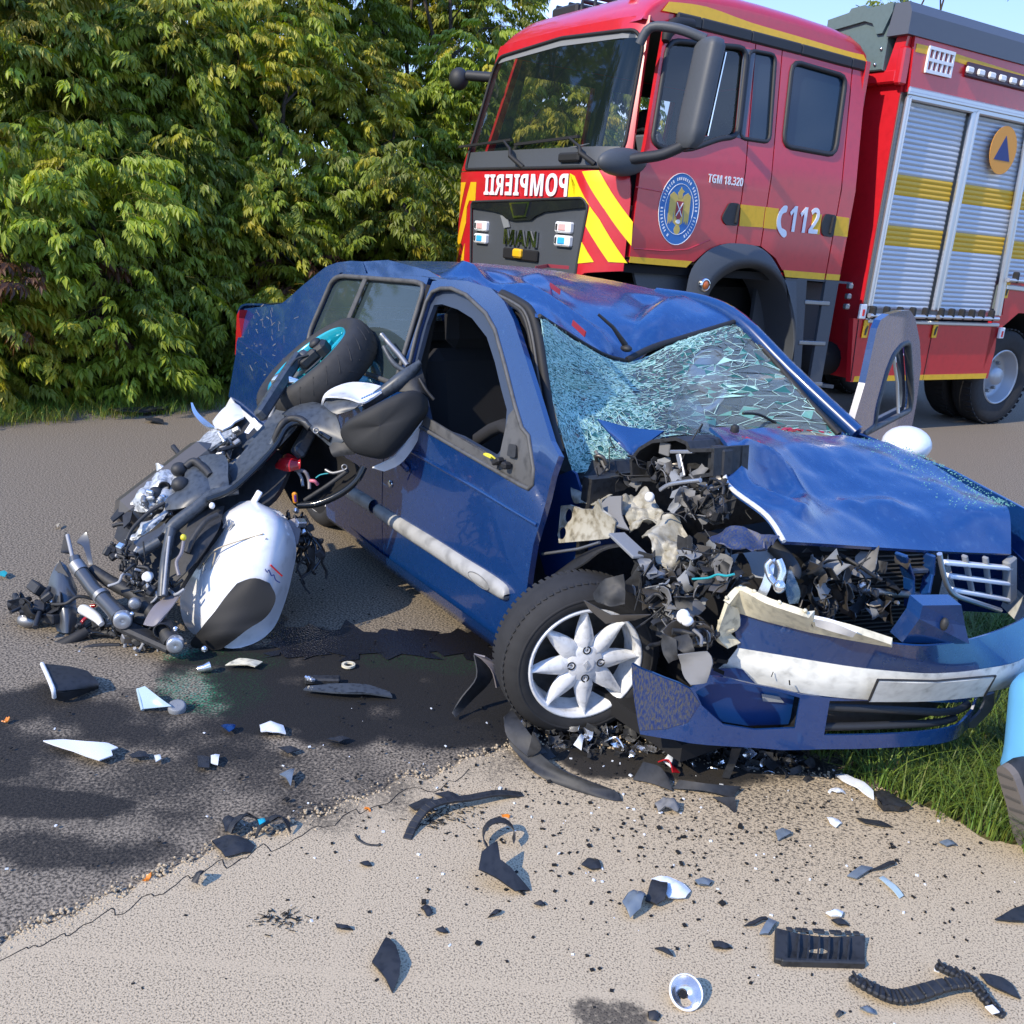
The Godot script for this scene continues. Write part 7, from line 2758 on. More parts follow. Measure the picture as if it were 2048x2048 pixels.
func moto_tail(t: Node, r: RandomNumberGenerator) -> void:
	var slate: Material = M["slate_plastic"]
	# seat pad: a thick rounded cushion facing the road
	var ring := [v(-.722,.799,-3.8), v(-.704,.838,-3.79), v(-.656,.88,-3.78), v(-.565,.938,-3.78), v(-.476,.983,-3.8), v(-.431,.99,-3.81), v(-.393,.966,-3.82), v(-.383,.912,-3.81), v(-.411,.866,-3.79), v(-.453,.803,-3.77), v(-.5,.744,-3.76), v(-.538,.714,-3.76), v(-.585,.713,-3.76), v(-.658,.726,-3.77), v(-.702,.759,-3.79)]
	var mid := Vector3.ZERO
	for q in ring:
		mid += q / ring.size()
	var rows := []
	for k in [[1.0, -0.06], [1.02, -0.02], [1.0, 0.012], [0.93, 0.032], [0.75, 0.05], [0.5, 0.06], [0.25, 0.064], [0.02, 0.065]]:
		rows.append(curve(ring, 3, true).map(func(q): return mid.lerp(q, k[0]) + v(-.1,.2,.97) * k[1]))
	var f := form()
	f.grid(rows, true)
	part("seat", f, M["seat_vinyl"], t)
	# white tail panels either side
	var upper := sheet("tail_panel", [[v(-.831,.875,-3.95), v(-.824,.915,-3.98), v(-.783,.943,-4.02), v(-.725,.958,-4.06), v(-.639,.961,-4.04), v(-.573,.954,-4)], [v(-.815,.908,-3.91), v(-.781,.923,-3.93), v(-.737,.931,-3.95), v(-.69,.935,-3.96), v(-.632,.938,-3.95), v(-.576,.956,-3.95)], [v(-.805,.92,-3.89), v(-.757,.922,-3.89), v(-.707,.921,-3.88), v(-.649,.91,-3.87), v(-.613,.927,-3.89), v(-.579,.953,-3.92)]], M["tank_white"], t, 0.008)
	f = form()
	for i in 9:
		f.box(v(.009,.006,.002), Transform3D(Basis(Vector3.BACK, 0.5), v(-.652,.925,-3.885).lerp(v(-.58,.962,-3.9), i / 8.0) + v(0,.008,.012)))
	part("panel_word", f, M["emblem_blue"], upper).set_meta("kind", "stuff")
	sheet("tail_inner_panel", [[v(-.819,.881,-3.92), v(-.789,.918,-3.93), v(-.729,.923,-3.91)], [v(-.786,.867,-3.88), v(-.72,.89,-3.87), v(-.649,.907,-3.87)], [v(-.75,.857,-3.86), v(-.702,.877,-3.86), v(-.647,.906,-3.86)]], slate, t)  # slate plastic sheet beneath the white tail panel
	sheet("tail_panel", [[v(-.404,.863,-3.87), v(-.402,.82,-3.9)], [v(-.449,.788,-3.84), v(-.439,.741,-3.87)], [v(-.507,.711,-3.82), v(-.486,.676,-3.85)], [v(-.593,.658,-3.82), v(-.547,.642,-3.84)]], M["tank_white"], t, 0.008)
	# tail frame, mudguard and the lamp bracket
	rod("tail_frame", [v(-.662,.888,-3.95), v(-.575,.952,-3.95), v(-.5,1.012,-3.97), v(-.434,1.082,-4)], [0.02, 0.028, 0.034, 0.012], slate, t)
	sheet("mudguard", [[v(-.571,.957,-4), v(-.522,1.003,-4.02), v(-.444,1.083,-4.05)], [v(-.519,.957,-3.95), v(-.474,1.008,-3.96), v(-.423,1.038,-4)], [v(-.443,.968,-3.92), v(-.411,.962,-3.92), v(-.389,.943,-3.95)]], M["worn_plastic"], t)
	rod("lamp_bracket", [v(-.634,1.158,-4.22), v(-.591,1.125,-4.18), v(-.54,1.091,-4.12), v(-.493,1.053,-4.06)], 0.012, M["dull_steel"], t)
	rod("lamp_bracket", [v(-.619,1.108,-4.2), v(-.566,1.049,-4.14), v(-.507,1.028,-4.08)], 0.012, slate, t)
	f = form()
	f.box(v(.07,.012,.04), turn(v(0,0,1), -50, v(-.58,1.094,-4.17)), 0.003)
	f.box(v(.03,.02,.03), turn(v(0,0,1), -50, v(-.625,1.146,-4.2)), 0.004)
	part("tail_reflector", f, M["side_glass"], t)
	rod("hanging_cable", [v(-.429,1.021,-3.95), v(-.396,.978,-3.93), v(-.361,.942,-3.92)], 0.007, M["worn_plastic"], t)
	# tray under the seat: a black tub with loose wiring
	sheet("seat_tray", [[v(-1.043,.598,-3.98), v(-.999,.708,-4.08), v(-.94,.752,-4.1), v(-.832,.726,-4.06)], [v(-1.032,.524,-4.02), v(-.979,.562,-4.15), v(-.865,.598,-4.16), v(-.752,.648,-4.02)], [v(-.957,.456,-3.92), v(-.932,.464,-4.08), v(-.818,.511,-4.08), v(-.673,.633,-3.93)], [v(-.908,.441,-3.86), v(-.849,.445,-3.9), v(-.736,.506,-3.88), v(-.633,.619,-3.86)]], M["deep_black"], t, 0.01)
	rod("tray_rim", [v(-.904,.461,-3.84), v(-.82,.478,-3.83), v(-.726,.528,-3.83), v(-.662,.587,-3.84), v(-.634,.646,-3.86)], 0.016, M["gloss_black"], t)
	rod("subframe_tube", [v(-.879,.482,-3.85), v(-.783,.556,-3.84), v(-.697,.629,-3.84)], 0.010, M["worn_plastic"], t)
	rod("subframe_tube", [v(-.803,.609,-3.9), v(-.765,.603,-3.88), v(-.701,.63,-3.86)], 0.007, M["dull_steel"], t)
	f = form()
	crumpled(f, net([[v(-1.046,.6,-3.97), v(-.989,.636,-3.96), v(-.932,.646,-3.95)], [v(-1.027,.593,-3.92), v(-.967,.623,-3.9), v(-.906,.632,-3.9)], [v(-1.017,.586,-3.92), v(-.954,.6,-3.9), v(-.913,.61,-3.9)]], 4, 4), 0.014, 9)
	part("red_wrap", f, M["red_lens"], t)
	rod("loom", [v(-.938,.593,-3.92), v(-.892,.594,-3.9), v(-.874,.561,-3.9), v(-.866,.524,-3.88)], 0.008, M["plum_grey"], t)
	rod("loom", [v(-.933,.591,-3.93), v(-.91,.56,-3.92), v(-.899,.53,-3.9)], 0.007, M["print_grey"], t)
	rod("loom", [v(-.874,.554,-3.9), v(-.848,.558,-3.89), v(-.836,.542,-3.9)], 0.008, mat("pink_wire", 0.6, 0.16, 0.22, 0.4), t)
	rod("loom", [v(-.844,.57,-3.9), v(-.823,.586,-3.9), v(-.783,.596,-3.9)], 0.003, M["wire_teal"], t)
	f = form()
	f.box(v(.022,.05,.02), turn(v(0,0,1), 5, v(-.919,.492,-3.84)), 0.006)
	var fuse := part("fuse_box", f, M["wire_orange"], t)
	f = form()
	f.box(v(.010,.032,.01), turn(v(0,0,1), 5, v(-.912,.495,-3.83) + v(0,0,.008)), 0.003)
	part("fuse", f, M["violet_print"], fuse)
	for q in [v(-.838,.784,-3.86), v(-.71,.646,-3.83)]:
		f = form(aim(v(.1,.2,1), Vector3.UP, q))
		f.lathe([w(0,.013), w(.006,.013), w(.006,.008), w(.0,.007)], Transform3D(), 14)
		part("bolt_eye", f, M["dull_steel"], t)
	# side cover and tail sub-frame plates in slate plastic
	sheet("side_cover", [[v(-1.014,.81,-4), v(-.971,.837,-4.05), v(-.898,.86,-4.06), v(-.827,.858,-4)], [v(-.979,.814,-3.95), v(-.924,.824,-3.96), v(-.853,.845,-3.97), v(-.757,.837,-3.9)], [v(-.894,.805,-3.9), v(-.861,.792,-3.9), v(-.8,.784,-3.88), v(-.72,.766,-3.84)], [v(-.861,.775,-3.9), v(-.816,.75,-3.88), v(-.76,.72,-3.85), v(-.709,.761,-3.83)]], slate, t)
	sheet("side_cover", [[v(-.776,.719,-3.85), v(-.745,.754,-3.85), v(-.693,.754,-3.83)], [v(-.764,.7,-3.83), v(-.715,.722,-3.82), v(-.675,.726,-3.82)], [v(-.752,.688,-3.83), v(-.706,.7,-3.82), v(-.666,.708,-3.82)]], M["worn_plastic"], t)
	rod("seat_rail", [v(-1.038,.682,-3.92), v(-1.005,.774,-3.93), v(-.971,.806,-3.95), v(-.917,.81,-3.93), v(-.869,.783,-3.9)], 0.016, M["worn_plastic"], t)
	rod("seat_rail", [v(-1.129,.538,-3.9), v(-1.071,.625,-3.9), v(-1.032,.708,-3.92), v(-1.005,.77,-3.93)], 0.014, M["steel_grey"], t)
	sheet("side_plate", [[v(-1.197,.647,-4.02), v(-1.104,.753,-4.08), v(-1.066,.862,-4.16)], [v(-1.149,.636,-3.97), v(-1.063,.726,-4.02), v(-1.02,.794,-4.08)], [v(-1.171,.576,-3.93), v(-1.093,.628,-3.95), v(-1.044,.71,-3.98)], [v(-1.211,.531,-3.9), v(-1.132,.542,-3.91), v(-1.085,.585,-3.92)]], slate, t)
	f = form()
	f.shell([[v(-1.184,.714,-4.02), v(-1.15,.777,-4.05)], [v(-1.16,.715,-4), v(-1.125,.761,-4.03)]], 0.002)
	part("white_sticker", f, M["white_print"], t)
	rod("arm_brace", [v(-1.079,.782,-4.12), v(-1.065,.839,-4.14), v(-1.042,.887,-4.15)], 0.012, M["print_grey"], t)
	rod("arm_brace", [v(-1.108,.718,-4.08), v(-1.088,.785,-4.1), v(-1.072,.851,-4.12)], 0.010, M["print_grey"], t)
	# plastic wedge with a recessed triangle
	sheet("triangle_plate", [[v(-1.226,.595,-3.93), v(-1.187,.622,-3.95), v(-1.109,.696,-3.98)], [v(-1.218,.558,-3.91), v(-1.171,.588,-3.92), v(-1.125,.641,-3.95)], [v(-1.211,.51,-3.88), v(-1.172,.565,-3.9), v(-1.126,.632,-3.93)]], M["steel_grey"], t)
	# loose black wiring hanging behind the tank
	for i in 46:
		var o := v(-.903,.458,-3.78).lerp(v(-.806,.295,-3.72), r.randf()) + v(r.randfn() * 0.03, 0, r.randfn() * 0.03)
		f = form()
		if i % 3 == 0:
			f.box(v(.03,.02,.025) * r.randf_range(0.5, 1.4), tumble(r, o), 0.004)
			part("plug", f, M[["worn_plastic", "worn_plastic", "silver_foil", "gloss_black"][r.randi() % 4]], t)
		else:
			var path := [o]
			for j in 4:
				path.append(path[j] + v(r.randfn() * 0.025, -0.02 - r.randf() * 0.03, r.randfn() * 0.025))
			f.tube(curve(path, 3), r.randf_range(0.003, 0.008), 5)
			part("cable", f, M[["worn_plastic", "gloss_black"][r.randi() % 2]], t)
	f = form()
	f.prism([w(-.02,.05), w(.02,.05), w(.012,-.05), w(.0,-.065), w(-.008,-.03)], 0.012, turn(Vector3.UP, 20, v(-.819,.28,-3.72)))
	part("hanging_strip", f, M["worn_plastic"], t)
	sheet("grey_flap", [[v(-.927,.425,-3.72), v(-.888,.442,-3.72)], [v(-.902,.378,-3.7), v(-.86,.403,-3.7)], [v(-.88,.331,-3.68), v(-.864,.346,-3.68)]], M["plum_grey"], t)


func moto_engine(t: Node, r: RandomNumberGenerator) -> void:
	var slate: Material = M["slate_plastic"]
	# dark mass of the frame and engine behind the covers
	sheet("frame_core", [[v(-1.644,.293,-3.725), v(-1.472,.263,-3.56), v(-1.302,.152,-3.446)], [v(-1.646,.376,-3.855), v(-1.403,.386,-3.685), v(-1.2,.354,-3.592)], [v(-1.543,.504,-3.991), v(-1.307,.5,-3.806), v(-1.092,.447,-3.67)], [v(-1.406,.615,-4.103), v(-1.2,.597,-3.938), v(-.984,.517,-3.767)], [v(-1.245,.74,-4.233), v(-1.113,.69,-4.06), v(-.955,.622,-3.918)]], M["worn_plastic"], t, 0.03, 5)
	sheet("side_fairing", [[v(-1.195,.581,-3.841), v(-1.102,.721,-4.019), v(-1.013,.792,-4.127)], [v(-1.145,.555,-3.725), v(-1.04,.668,-3.865), v(-.942,.779,-4.024)], [v(-1.236,.511,-3.651), v(-1.125,.561,-3.689), v(-1.005,.686,-3.844)]], M["slate_plastic"], t, 0.012)
	rod("fairing_edge", [v(-1.216,.52,-3.619), v(-1.119,.567,-3.669), v(-1.008,.696,-3.819), v(-.972,.777,-3.922), v(-.901,.793,-3.935), v(-.774,.753,-3.851)], 0.013, M["gloss_black"], t)
	# crankcase and covers: pale castings with dark frame beams over them
	var f := form()
	f.box(v(.5,.24,.24), aim(v(.62,.55,-.55), v(-.5,.6,.1), v(-1.456,.45,-3.92)), 0.05)
	part("engine_block", f, M["oily_metal"], t)
	f = form()
	crumpled(f, net([[v(-1.516,.562,-3.901), v(-1.475,.574,-3.885), v(-1.448,.573,-3.907)], [v(-1.522,.527,-3.807), v(-1.451,.55,-3.788), v(-1.38,.557,-3.829)], [v(-1.542,.481,-3.752), v(-1.467,.507,-3.723), v(-1.382,.517,-3.754)], [v(-1.564,.443,-3.736), v(-1.484,.468,-3.691), v(-1.405,.474,-3.691)], [v(-1.55,.421,-3.711), v(-1.491,.431,-3.676), v(-1.449,.443,-3.686)]], 6, 6), 0.016, 21)
	var casing := part("engine_casing", f, M["cast_alloy"], t)
	f = form(aim(v(.15,.35,1.0), Vector3.UP, v(-1.428,.528,-3.726)))
	f.lathe([w(-.02,.024), w(.008,.024), w(.008,.016), w(-.01,.015), w(-.01,.0)], Transform3D(), 20)
	part("port", f, M["black_rubber"], casing)
	f = form()
	crumpled(f, net([[v(-1.446,.434,-3.676), v(-1.399,.457,-3.671), v(-1.382,.447,-3.671)], [v(-1.482,.396,-3.621), v(-1.429,.418,-3.601), v(-1.394,.43,-3.626)], [v(-1.525,.352,-3.6), v(-1.475,.371,-3.574), v(-1.435,.387,-3.586)], [v(-1.562,.328,-3.621), v(-1.517,.342,-3.579), v(-1.485,.351,-3.571)]], 6, 6), 0.014, 23)
	part("engine_casing", f, M["cast_alloy"], t)
	sheet("rocker_cover", [[v(-1.52,.558,-3.91), v(-1.534,.503,-3.805), v(-1.571,.455,-3.75)], [v(-1.491,.556,-3.866), v(-1.504,.513,-3.775), v(-1.539,.462,-3.715)]], M["tank_white"], t, 0.02)
	for q in [[v(-1.395,.584,-3.811), 0.035], [v(-1.362,.543,-3.731), 0.038], [v(-1.456,.506,-3.708), 0.03]]:
		f = form()
		f.ball(v(q[1],q[1] * .9,q[1]), Transform3D(Basis(), q[0]), 12, 8)
		part("hose_end", f, M["worn_plastic"], t)
	for i in 16:
		f = form()
		var o := v(-1.405,.497,-3.691).lerp(v(-1.523,.45,-3.661), r.randf()) + v(r.randfn(), r.randfn(), r.randfn() * 0.4) * 0.02
		f.lathe([w(-.012,.011), w(.012,.011), w(.016,.006), w(.016,.0)], tumble(r, o), 6, true)
		part("bolt", f, M[["silver_foil", "cast_alloy", "dull_steel"][i % 3]], t)
	# slate covers over the gearbox, and the main beam
	sheet("gear_cover", [[v(-1.366,.579,-3.816), v(-1.334,.593,-3.817), v(-1.291,.586,-3.79), v(-1.259,.579,-3.779)], [v(-1.349,.528,-3.724), v(-1.298,.553,-3.711), v(-1.255,.561,-3.716), v(-1.234,.554,-3.705)], [v(-1.396,.49,-3.68), v(-1.308,.508,-3.64), v(-1.257,.532,-3.652), v(-1.221,.53,-3.66)], [v(-1.387,.455,-3.641), v(-1.322,.474,-3.616), v(-1.27,.498,-3.626), v(-1.236,.514,-3.64)]], slate, t, 0.01)
	sheet("frame_cover", [[v(-1.337,.616,-3.895), v(-1.276,.635,-3.886), v(-1.218,.639,-3.861)], [v(-1.282,.597,-3.817), v(-1.225,.617,-3.782), v(-1.184,.629,-3.793)], [v(-1.234,.558,-3.711), v(-1.193,.571,-3.696), v(-1.161,.591,-3.718)], [v(-1.22,.527,-3.67), v(-1.179,.551,-3.669), v(-1.152,.559,-3.69)]], slate, t, 0.01)
	rod("thick_hose", [v(-1.367,.598,-3.812), v(-1.336,.621,-3.824), v(-1.284,.605,-3.787), v(-1.242,.586,-3.747)], 0.017, M["worn_plastic"], t)
	rod("main_beam", [v(-1.114,.555,-3.694), v(-1.204,.534,-3.662), v(-1.264,.482,-3.606), v(-1.326,.427,-3.561), v(-1.348,.39,-3.53)], [0.022, 0.024, 0.026, 0.028, 0.024], slate, t)
	rod("main_beam", [v(-1.329,.42,-3.53), v(-1.325,.348,-3.466), v(-1.312,.288,-3.398), v(-1.3,.209,-3.344)], 0.020, slate, t)
	rod("frame_piping", [v(-1.318,.405,-3.478), v(-1.307,.338,-3.417), v(-1.29,.224,-3.328)], 0.006, M["print_grey"], t)
	rod("lower_beam", [v(-1.378,.363,-3.536), v(-1.449,.318,-3.501)], 0.022, slate, t)
	sheet("mesh_panel", [[v(-1.489,.342,-3.551), v(-1.41,.388,-3.585), v(-1.386,.41,-3.615)], [v(-1.452,.329,-3.511), v(-1.404,.356,-3.531), v(-1.359,.402,-3.58)]], M["steel_grey"], t)
	rod("cable", [v(-1.395,.49,-3.641), v(-1.45,.451,-3.601), v(-1.491,.4,-3.55), v(-1.502,.363,-3.518)], 0.008, M["worn_plastic"], t)
	# dark airbox behind the tank with its hoses
	sheet("air_box", [[v(-1.281,.44,-3.599), v(-1.209,.474,-3.645), v(-1.166,.482,-3.677)], [v(-1.281,.34,-3.483), v(-1.215,.388,-3.52), v(-1.157,.413,-3.563)], [v(-1.261,.255,-3.384), v(-1.22,.301,-3.417), v(-1.201,.337,-3.473)]], M["worn_plastic"], t)
	rod("breather_hose", [v(-1.252,.408,-3.45), v(-1.249,.367,-3.413), v(-1.259,.336,-3.385), v(-1.237,.298,-3.349)], 0.007, M["plum_grey"], t)
	f = form()
	f.ball(v(.012,.013,.012), Transform3D(Basis(), v(-1.252,.418,-3.445)), 10, 6)
	part("yellow_cap", f, M["wire_yellow"], t)
	rod("breather_hose", [v(-1.244,.354,-3.453), v(-1.227,.408,-3.499), v(-1.196,.457,-3.543), v(-1.161,.477,-3.577)], 0.012, M["worn_plastic"], t)
	f = form()
	f.ball(v(.012,.014,.012), Transform3D(Basis(), v(-1.194,.502,-3.61)), 10, 6)
	part("pale_clip", f, M["lamp_white"], t)
	# side stand, levers and pale covers at the far end
	rod("side_stand", [v(-1.55,.591,-4.164), v(-1.513,.577,-4.12), v(-1.474,.567,-4.081), v(-1.433,.603,-4.142)], 0.012, M["worn_plastic"], t)
	sheet("lever", [[v(-1.529,.751,-4.352), v(-1.52,.751,-4.351)], [v(-1.494,.719,-4.281), v(-1.472,.721,-4.281)], [v(-1.422,.692,-4.187), v(-1.393,.7,-4.193)], [v(-1.365,.685,-4.125), v(-1.334,.687,-4.125)]], M["silver_foil"], t, 0.012)
	sheet("pale_cover", [[v(-1.384,.704,-4.224), v(-1.364,.745,-4.302), v(-1.335,.766,-4.351), v(-1.302,.759,-4.339)], [v(-1.351,.701,-4.142), v(-1.306,.73,-4.174), v(-1.283,.747,-4.221), v(-1.261,.755,-4.255)], [v(-1.3,.696,-4.095), v(-1.268,.714,-4.112), v(-1.258,.727,-4.14), v(-1.233,.74,-4.181)]], M["tank_white"], t, 0.008)
	sheet("pale_cover", [[v(-1.458,.556,-3.991), v(-1.443,.598,-4.063), v(-1.41,.622,-4.11)], [v(-1.419,.561,-3.942), v(-1.388,.607,-3.992), v(-1.351,.635,-4.045)]], M["tank_white"], t, 0.02)
	sheet("crushed_foil", [[v(-1.398,.637,-4.076), v(-1.385,.664,-4.129), v(-1.359,.681,-4.145)], [v(-1.364,.643,-4.03), v(-1.331,.658,-4.057), v(-1.307,.688,-4.1)]], M["cast_alloy"], t, 0.01)
	sheet("pale_cover", [[v(-1.343,.647,-4.02), v(-1.298,.683,-4.069), v(-1.229,.709,-4.103)], [v(-1.32,.626,-3.932), v(-1.273,.664,-3.97), v(-1.225,.698,-4.029)]], M["cast_alloy"], t, 0.012)
	for i in 18:
		f = form()
		var o := v(-1.26,.646,-3.948).lerp(v(-1.208,.688,-3.992), r.randf()) + v(r.randfn(), r.randfn(), r.randfn()) * 0.018
		if i % 2:
			f.tube([o, o + v(r.randfn(), r.randfn(), r.randfn()) * 0.03], r.randf_range(0.005, 0.012), 6)
		else:
			f.box(v(.03,.02,.02) * r.randf_range(0.6, 1.3), tumble(r, o), 0.004)
		part("linkage", f, M[["dull_steel", "worn_plastic", "cast_alloy"][i % 3]], t)
	sheet("belly_fin", [[v(-1.641,.379,-3.699), v(-1.616,.439,-3.816), v(-1.575,.488,-3.871)], [v(-1.619,.378,-3.669), v(-1.574,.422,-3.741), v(-1.552,.482,-3.834)]], M["worn_plastic"], t, 0.008)
	rod("belly_strut", [v(-1.618,.367,-3.657), v(-1.584,.377,-3.664), v(-1.542,.376,-3.659)], 0.008, M["worn_plastic"], t)
	sheet("belly_fin", [[v(-1.588,.4,-3.691), v(-1.558,.427,-3.731)], [v(-1.559,.369,-3.63), v(-1.539,.393,-3.651)]], M["worn_plastic"], t, 0.006)


func moto_front(t: Node, r: RandomNumberGenerator) -> void:
	# fork legs with bright caps, yokes, bar, lever
	var f := form()
	f.tube([v(-1.709,.276,-3.509), v(-1.688,.247,-3.482), v(-1.588,.192,-3.399), v(-1.494,.155,-3.332), v(-1.444,.137,-3.291)], [0.022, 0.026, 0.028, 0.031, 0.034], 14)
	var leg := part("fork_leg", f, M["steel_grey"], t)
	f = form()
	f.tube([v(-1.696,.254,-3.49), v(-1.662,.234,-3.463)], 0.030, 14)
	f.tube([v(-1.554,.182,-3.378), v(-1.54,.176,-3.367)], 0.033, 14)
	part("fork_collar", f, M["dull_steel"], leg)
	f = form(aim(v(.35,.05,.95), Vector3.UP, v(-1.418,.138,-3.252)))
	f.lathe([w(-.03,.034), w(.0,.034), w(.006,.028), w(.004,.022), w(.008,.014), w(.004,.010), w(.006,.0)], Transform3D(), 24)
	part("fork_cap", f, M["rail_metal"], leg)
	f = form()
	f.tube([v(-1.645,.227,-3.515), v(-1.548,.2,-3.464), v(-1.434,.176,-3.418), v(-1.321,.128,-3.329), v(-1.228,.076,-3.237)], [0.022, 0.026, 0.03, 0.03, 0.034], 14)
	leg = part("fork_leg", f, M["worn_plastic"], t)
	f = form(aim(v(.35,.05,.95), Vector3.UP, v(-1.203,.08,-3.199)))
	f.lathe([w(-.03,.032), w(.0,.032), w(.006,.026), w(.004,.02), w(.008,.012), w(.004,.0)], Transform3D(), 24)
	part("fork_cap", f, M["rail_metal"], leg)
	f = form(aim(v(.35,.1,.93), Vector3.UP, v(-1.397,.18,-3.317)))
	f.lathe([w(-.02,.024), w(.0,.024), w(.008,.015), w(.008,.0)], Transform3D(), 18)
	part("stem_nut", f, M["dull_steel"], t)
	f = form()
	f.bar(v(-1.447,.103,-3.295), v(-1.221,.05,-3.233), 0.07, 0.03, Vector3.UP, 0.01)
	f.bar(v(-1.509,.126,-3.364), v(-1.35,.115,-3.336), 0.06, 0.05, Vector3.UP, 0.012)
	part("fork_yoke", f, M["worn_plastic"], t)
	f = form(aim(v(.2,.1,.97), Vector3.UP, v(-1.267,.114,-3.24)))
	f.lathe([w(-.06,.032), w(.0,.032), w(.002,.026), w(-.05,.024), w(-.05,.0)], Transform3D(), 20)
	part("steering_head", f, M["worn_plastic"], t)
	for q in [[v(-1.214,.131,-3.235), 0.010], [v(-1.396,.154,-3.287), 0.009], [v(-1.082,.094,-3.162), 0.012]]:
		f = form()
		f.ball(v(q[1],q[1],q[1]), Transform3D(Basis(), q[0]), 10, 8)
		part("bright_bolt", f, M["silver_foil"], t)
	var grip := rod("grip", [v(-1.701,-.02,-3.3), v(-1.693,-.017,-3.31), v(-1.64,.013,-3.33), v(-1.606,.032,-3.36)], [0.019, 0.024, 0.022, 0.025], M["black_rubber"], t)
	rod("brake_lever", [v(-1.6,-.028,-3.27), v(-1.585,-.004,-3.28), v(-1.54,.005,-3.3), v(-1.462,.005,-3.32)], 0.009, M["worn_plastic"], t)
	rod("handlebar", [v(-1.606,.032,-3.36), v(-1.547,.021,-3.38), v(-1.47,.044,-3.36)], 0.014, M["worn_plastic"], t)
	f = form()
	f.tube(curve([v(-1.642,.107,-3.4), v(-1.604,.104,-3.38), v(-1.558,.095,-3.35), v(-1.533,.081,-3.33)], 3), [0.018, 0.022, 0.022, 0.022, 0.021, 0.02, 0.018, 0.016, 0.014, 0.012], 10)
	part("white_reservoir", f, M["tank_white"], t)
	rod("red_trim", [v(-1.63,.056,-3.36), v(-1.622,.074,-3.37), v(-1.612,.082,-3.38)], 0.007, M["red_lens"], t)
	rod("red_trim", [v(-1.625,.103,-3.44), v(-1.605,.107,-3.44)], 0.007, M["red_lens"], t)
	# headlamp cowl, split open, with its black brackets
	sheet("headlamp_cowl", [[v(-1.825,.212,-3.62), v(-1.788,.188,-3.6), v(-1.715,.131,-3.52)], [v(-1.84,.161,-3.58), v(-1.768,.175,-3.52), v(-1.695,.126,-3.47)], [v(-1.825,.118,-3.52), v(-1.744,.137,-3.45), v(-1.68,.095,-3.44)], [v(-1.788,.063,-3.46), v(-1.71,.08,-3.4), v(-1.676,.044,-3.42)], [v(-1.733,.008,-3.39), v(-1.69,.013,-3.37), v(-1.68,.008,-3.4)]], M["steel_grey"], t, 0.006, 5)
	sheet("cowl_tip", [[v(-1.814,.222,-3.6), v(-1.787,.207,-3.57)], [v(-1.821,.189,-3.57), v(-1.745,.18,-3.53)]], M["worn_plastic"], t, 0.004)
	for i in 26:
		var o := v(-1.891,.069,-3.46).lerp(v(-1.769,.051,-3.42), r.randf()) + v(r.randfn() * 0.03, absf(r.randfn()) * 0.03, r.randfn() * 0.03)
		o.y = maxf(o.y, 0.03)
		f = form()
		if i % 3 == 0:
			f.tube([o, o + v(r.randfn(), r.randfn() * 0.6, r.randfn()) * 0.05], r.randf_range(0.006, 0.014), 6)
		elif i % 3 == 1:
			f.box(v(.05,.03,.03) * r.randf_range(0.6, 1.5), tumble(r, o), 0.005)
		else:
			scrap(f, tumble(r, o), 0.09, 0.05, 0.7, r)
		part("lamp_bracket", f, M["worn_plastic"], t)
	rod("black_fin", [v(-1.955,.075,-3.45), v(-1.919,.074,-3.46), v(-1.871,.037,-3.47)], [0.022, 0.02, 0.015], M["worn_plastic"], t)
	rod("black_fin", [v(-1.929,.111,-3.5), v(-1.908,.082,-3.48), v(-1.865,.056,-3.46)], [0.004, 0.014, 0.02], M["worn_plastic"], t)
	f = form()
	f.ball(v(.045,.03,.035), Transform3D(Basis(), v(-1.863,.032,-3.42)), 12, 8)
	part("horn", f, M["dull_steel"], t)
	for q in [v(-1.826,.082,-3.46), v(-1.877,.052,-3.41), v(-1.86,-.018,-3.4), v(-1.779,.109,-3.44)]:
		f = form()
		f.ball(v(.008,.008,.008), Transform3D(Basis(), q), 8, 6)
		part("bright_bolt", f, M["silver_foil"], t)
	rod("cable", [v(-1.766,.107,-3.42), v(-1.701,.124,-3.4), v(-1.661,.149,-3.42), v(-1.609,.134,-3.44)], 0.007, M["worn_plastic"], t)
	# mudguard blades on the far fork leg
	sheet("mudguard_blade", [[v(-1.859,.291,-3.75), v(-1.854,.29,-3.75)], [v(-1.857,.223,-3.7), v(-1.827,.242,-3.72)], [v(-1.842,.224,-3.68), v(-1.808,.212,-3.7)]], M["worn_plastic"], t)
	rod("blade_strut", [v(-1.837,.291,-3.72), v(-1.808,.249,-3.68), v(-1.78,.212,-3.64)], 0.008, M["print_grey"], t)
	sheet("mudguard_blade", [[v(-1.776,.294,-3.75), v(-1.768,.297,-3.75)], [v(-1.797,.26,-3.72), v(-1.75,.268,-3.73)], [v(-1.763,.246,-3.7), v(-1.734,.241,-3.7)], [v(-1.718,.191,-3.65), v(-1.701,.193,-3.65)]], M["steel_grey"], t)
	sheet("dark_cowl", [[v(-1.711,.162,-3.68), v(-1.635,.133,-3.66), v(-1.555,.117,-3.64)], [v(-1.655,.116,-3.62), v(-1.582,.114,-3.6), v(-1.488,.107,-3.58)]], M["worn_plastic"], t)
	sheet("inner_cowl", [[v(-1.328,.175,-3.335), v(-1.294,.192,-3.37), v(-1.24,.214,-3.381)], [v(-1.338,.143,-3.289), v(-1.286,.167,-3.277), v(-1.247,.19,-3.315)], [v(-1.342,.122,-3.263), v(-1.293,.131,-3.24), v(-1.271,.151,-3.252)]], M["plum_grey"], t)
	sheet("inner_cowl", [[v(-1.501,.18,-3.449), v(-1.424,.194,-3.429), v(-1.377,.183,-3.394)], [v(-1.411,.165,-3.359), v(-1.371,.169,-3.359), v(-1.342,.153,-3.334)]], M["worn_plastic"], t)
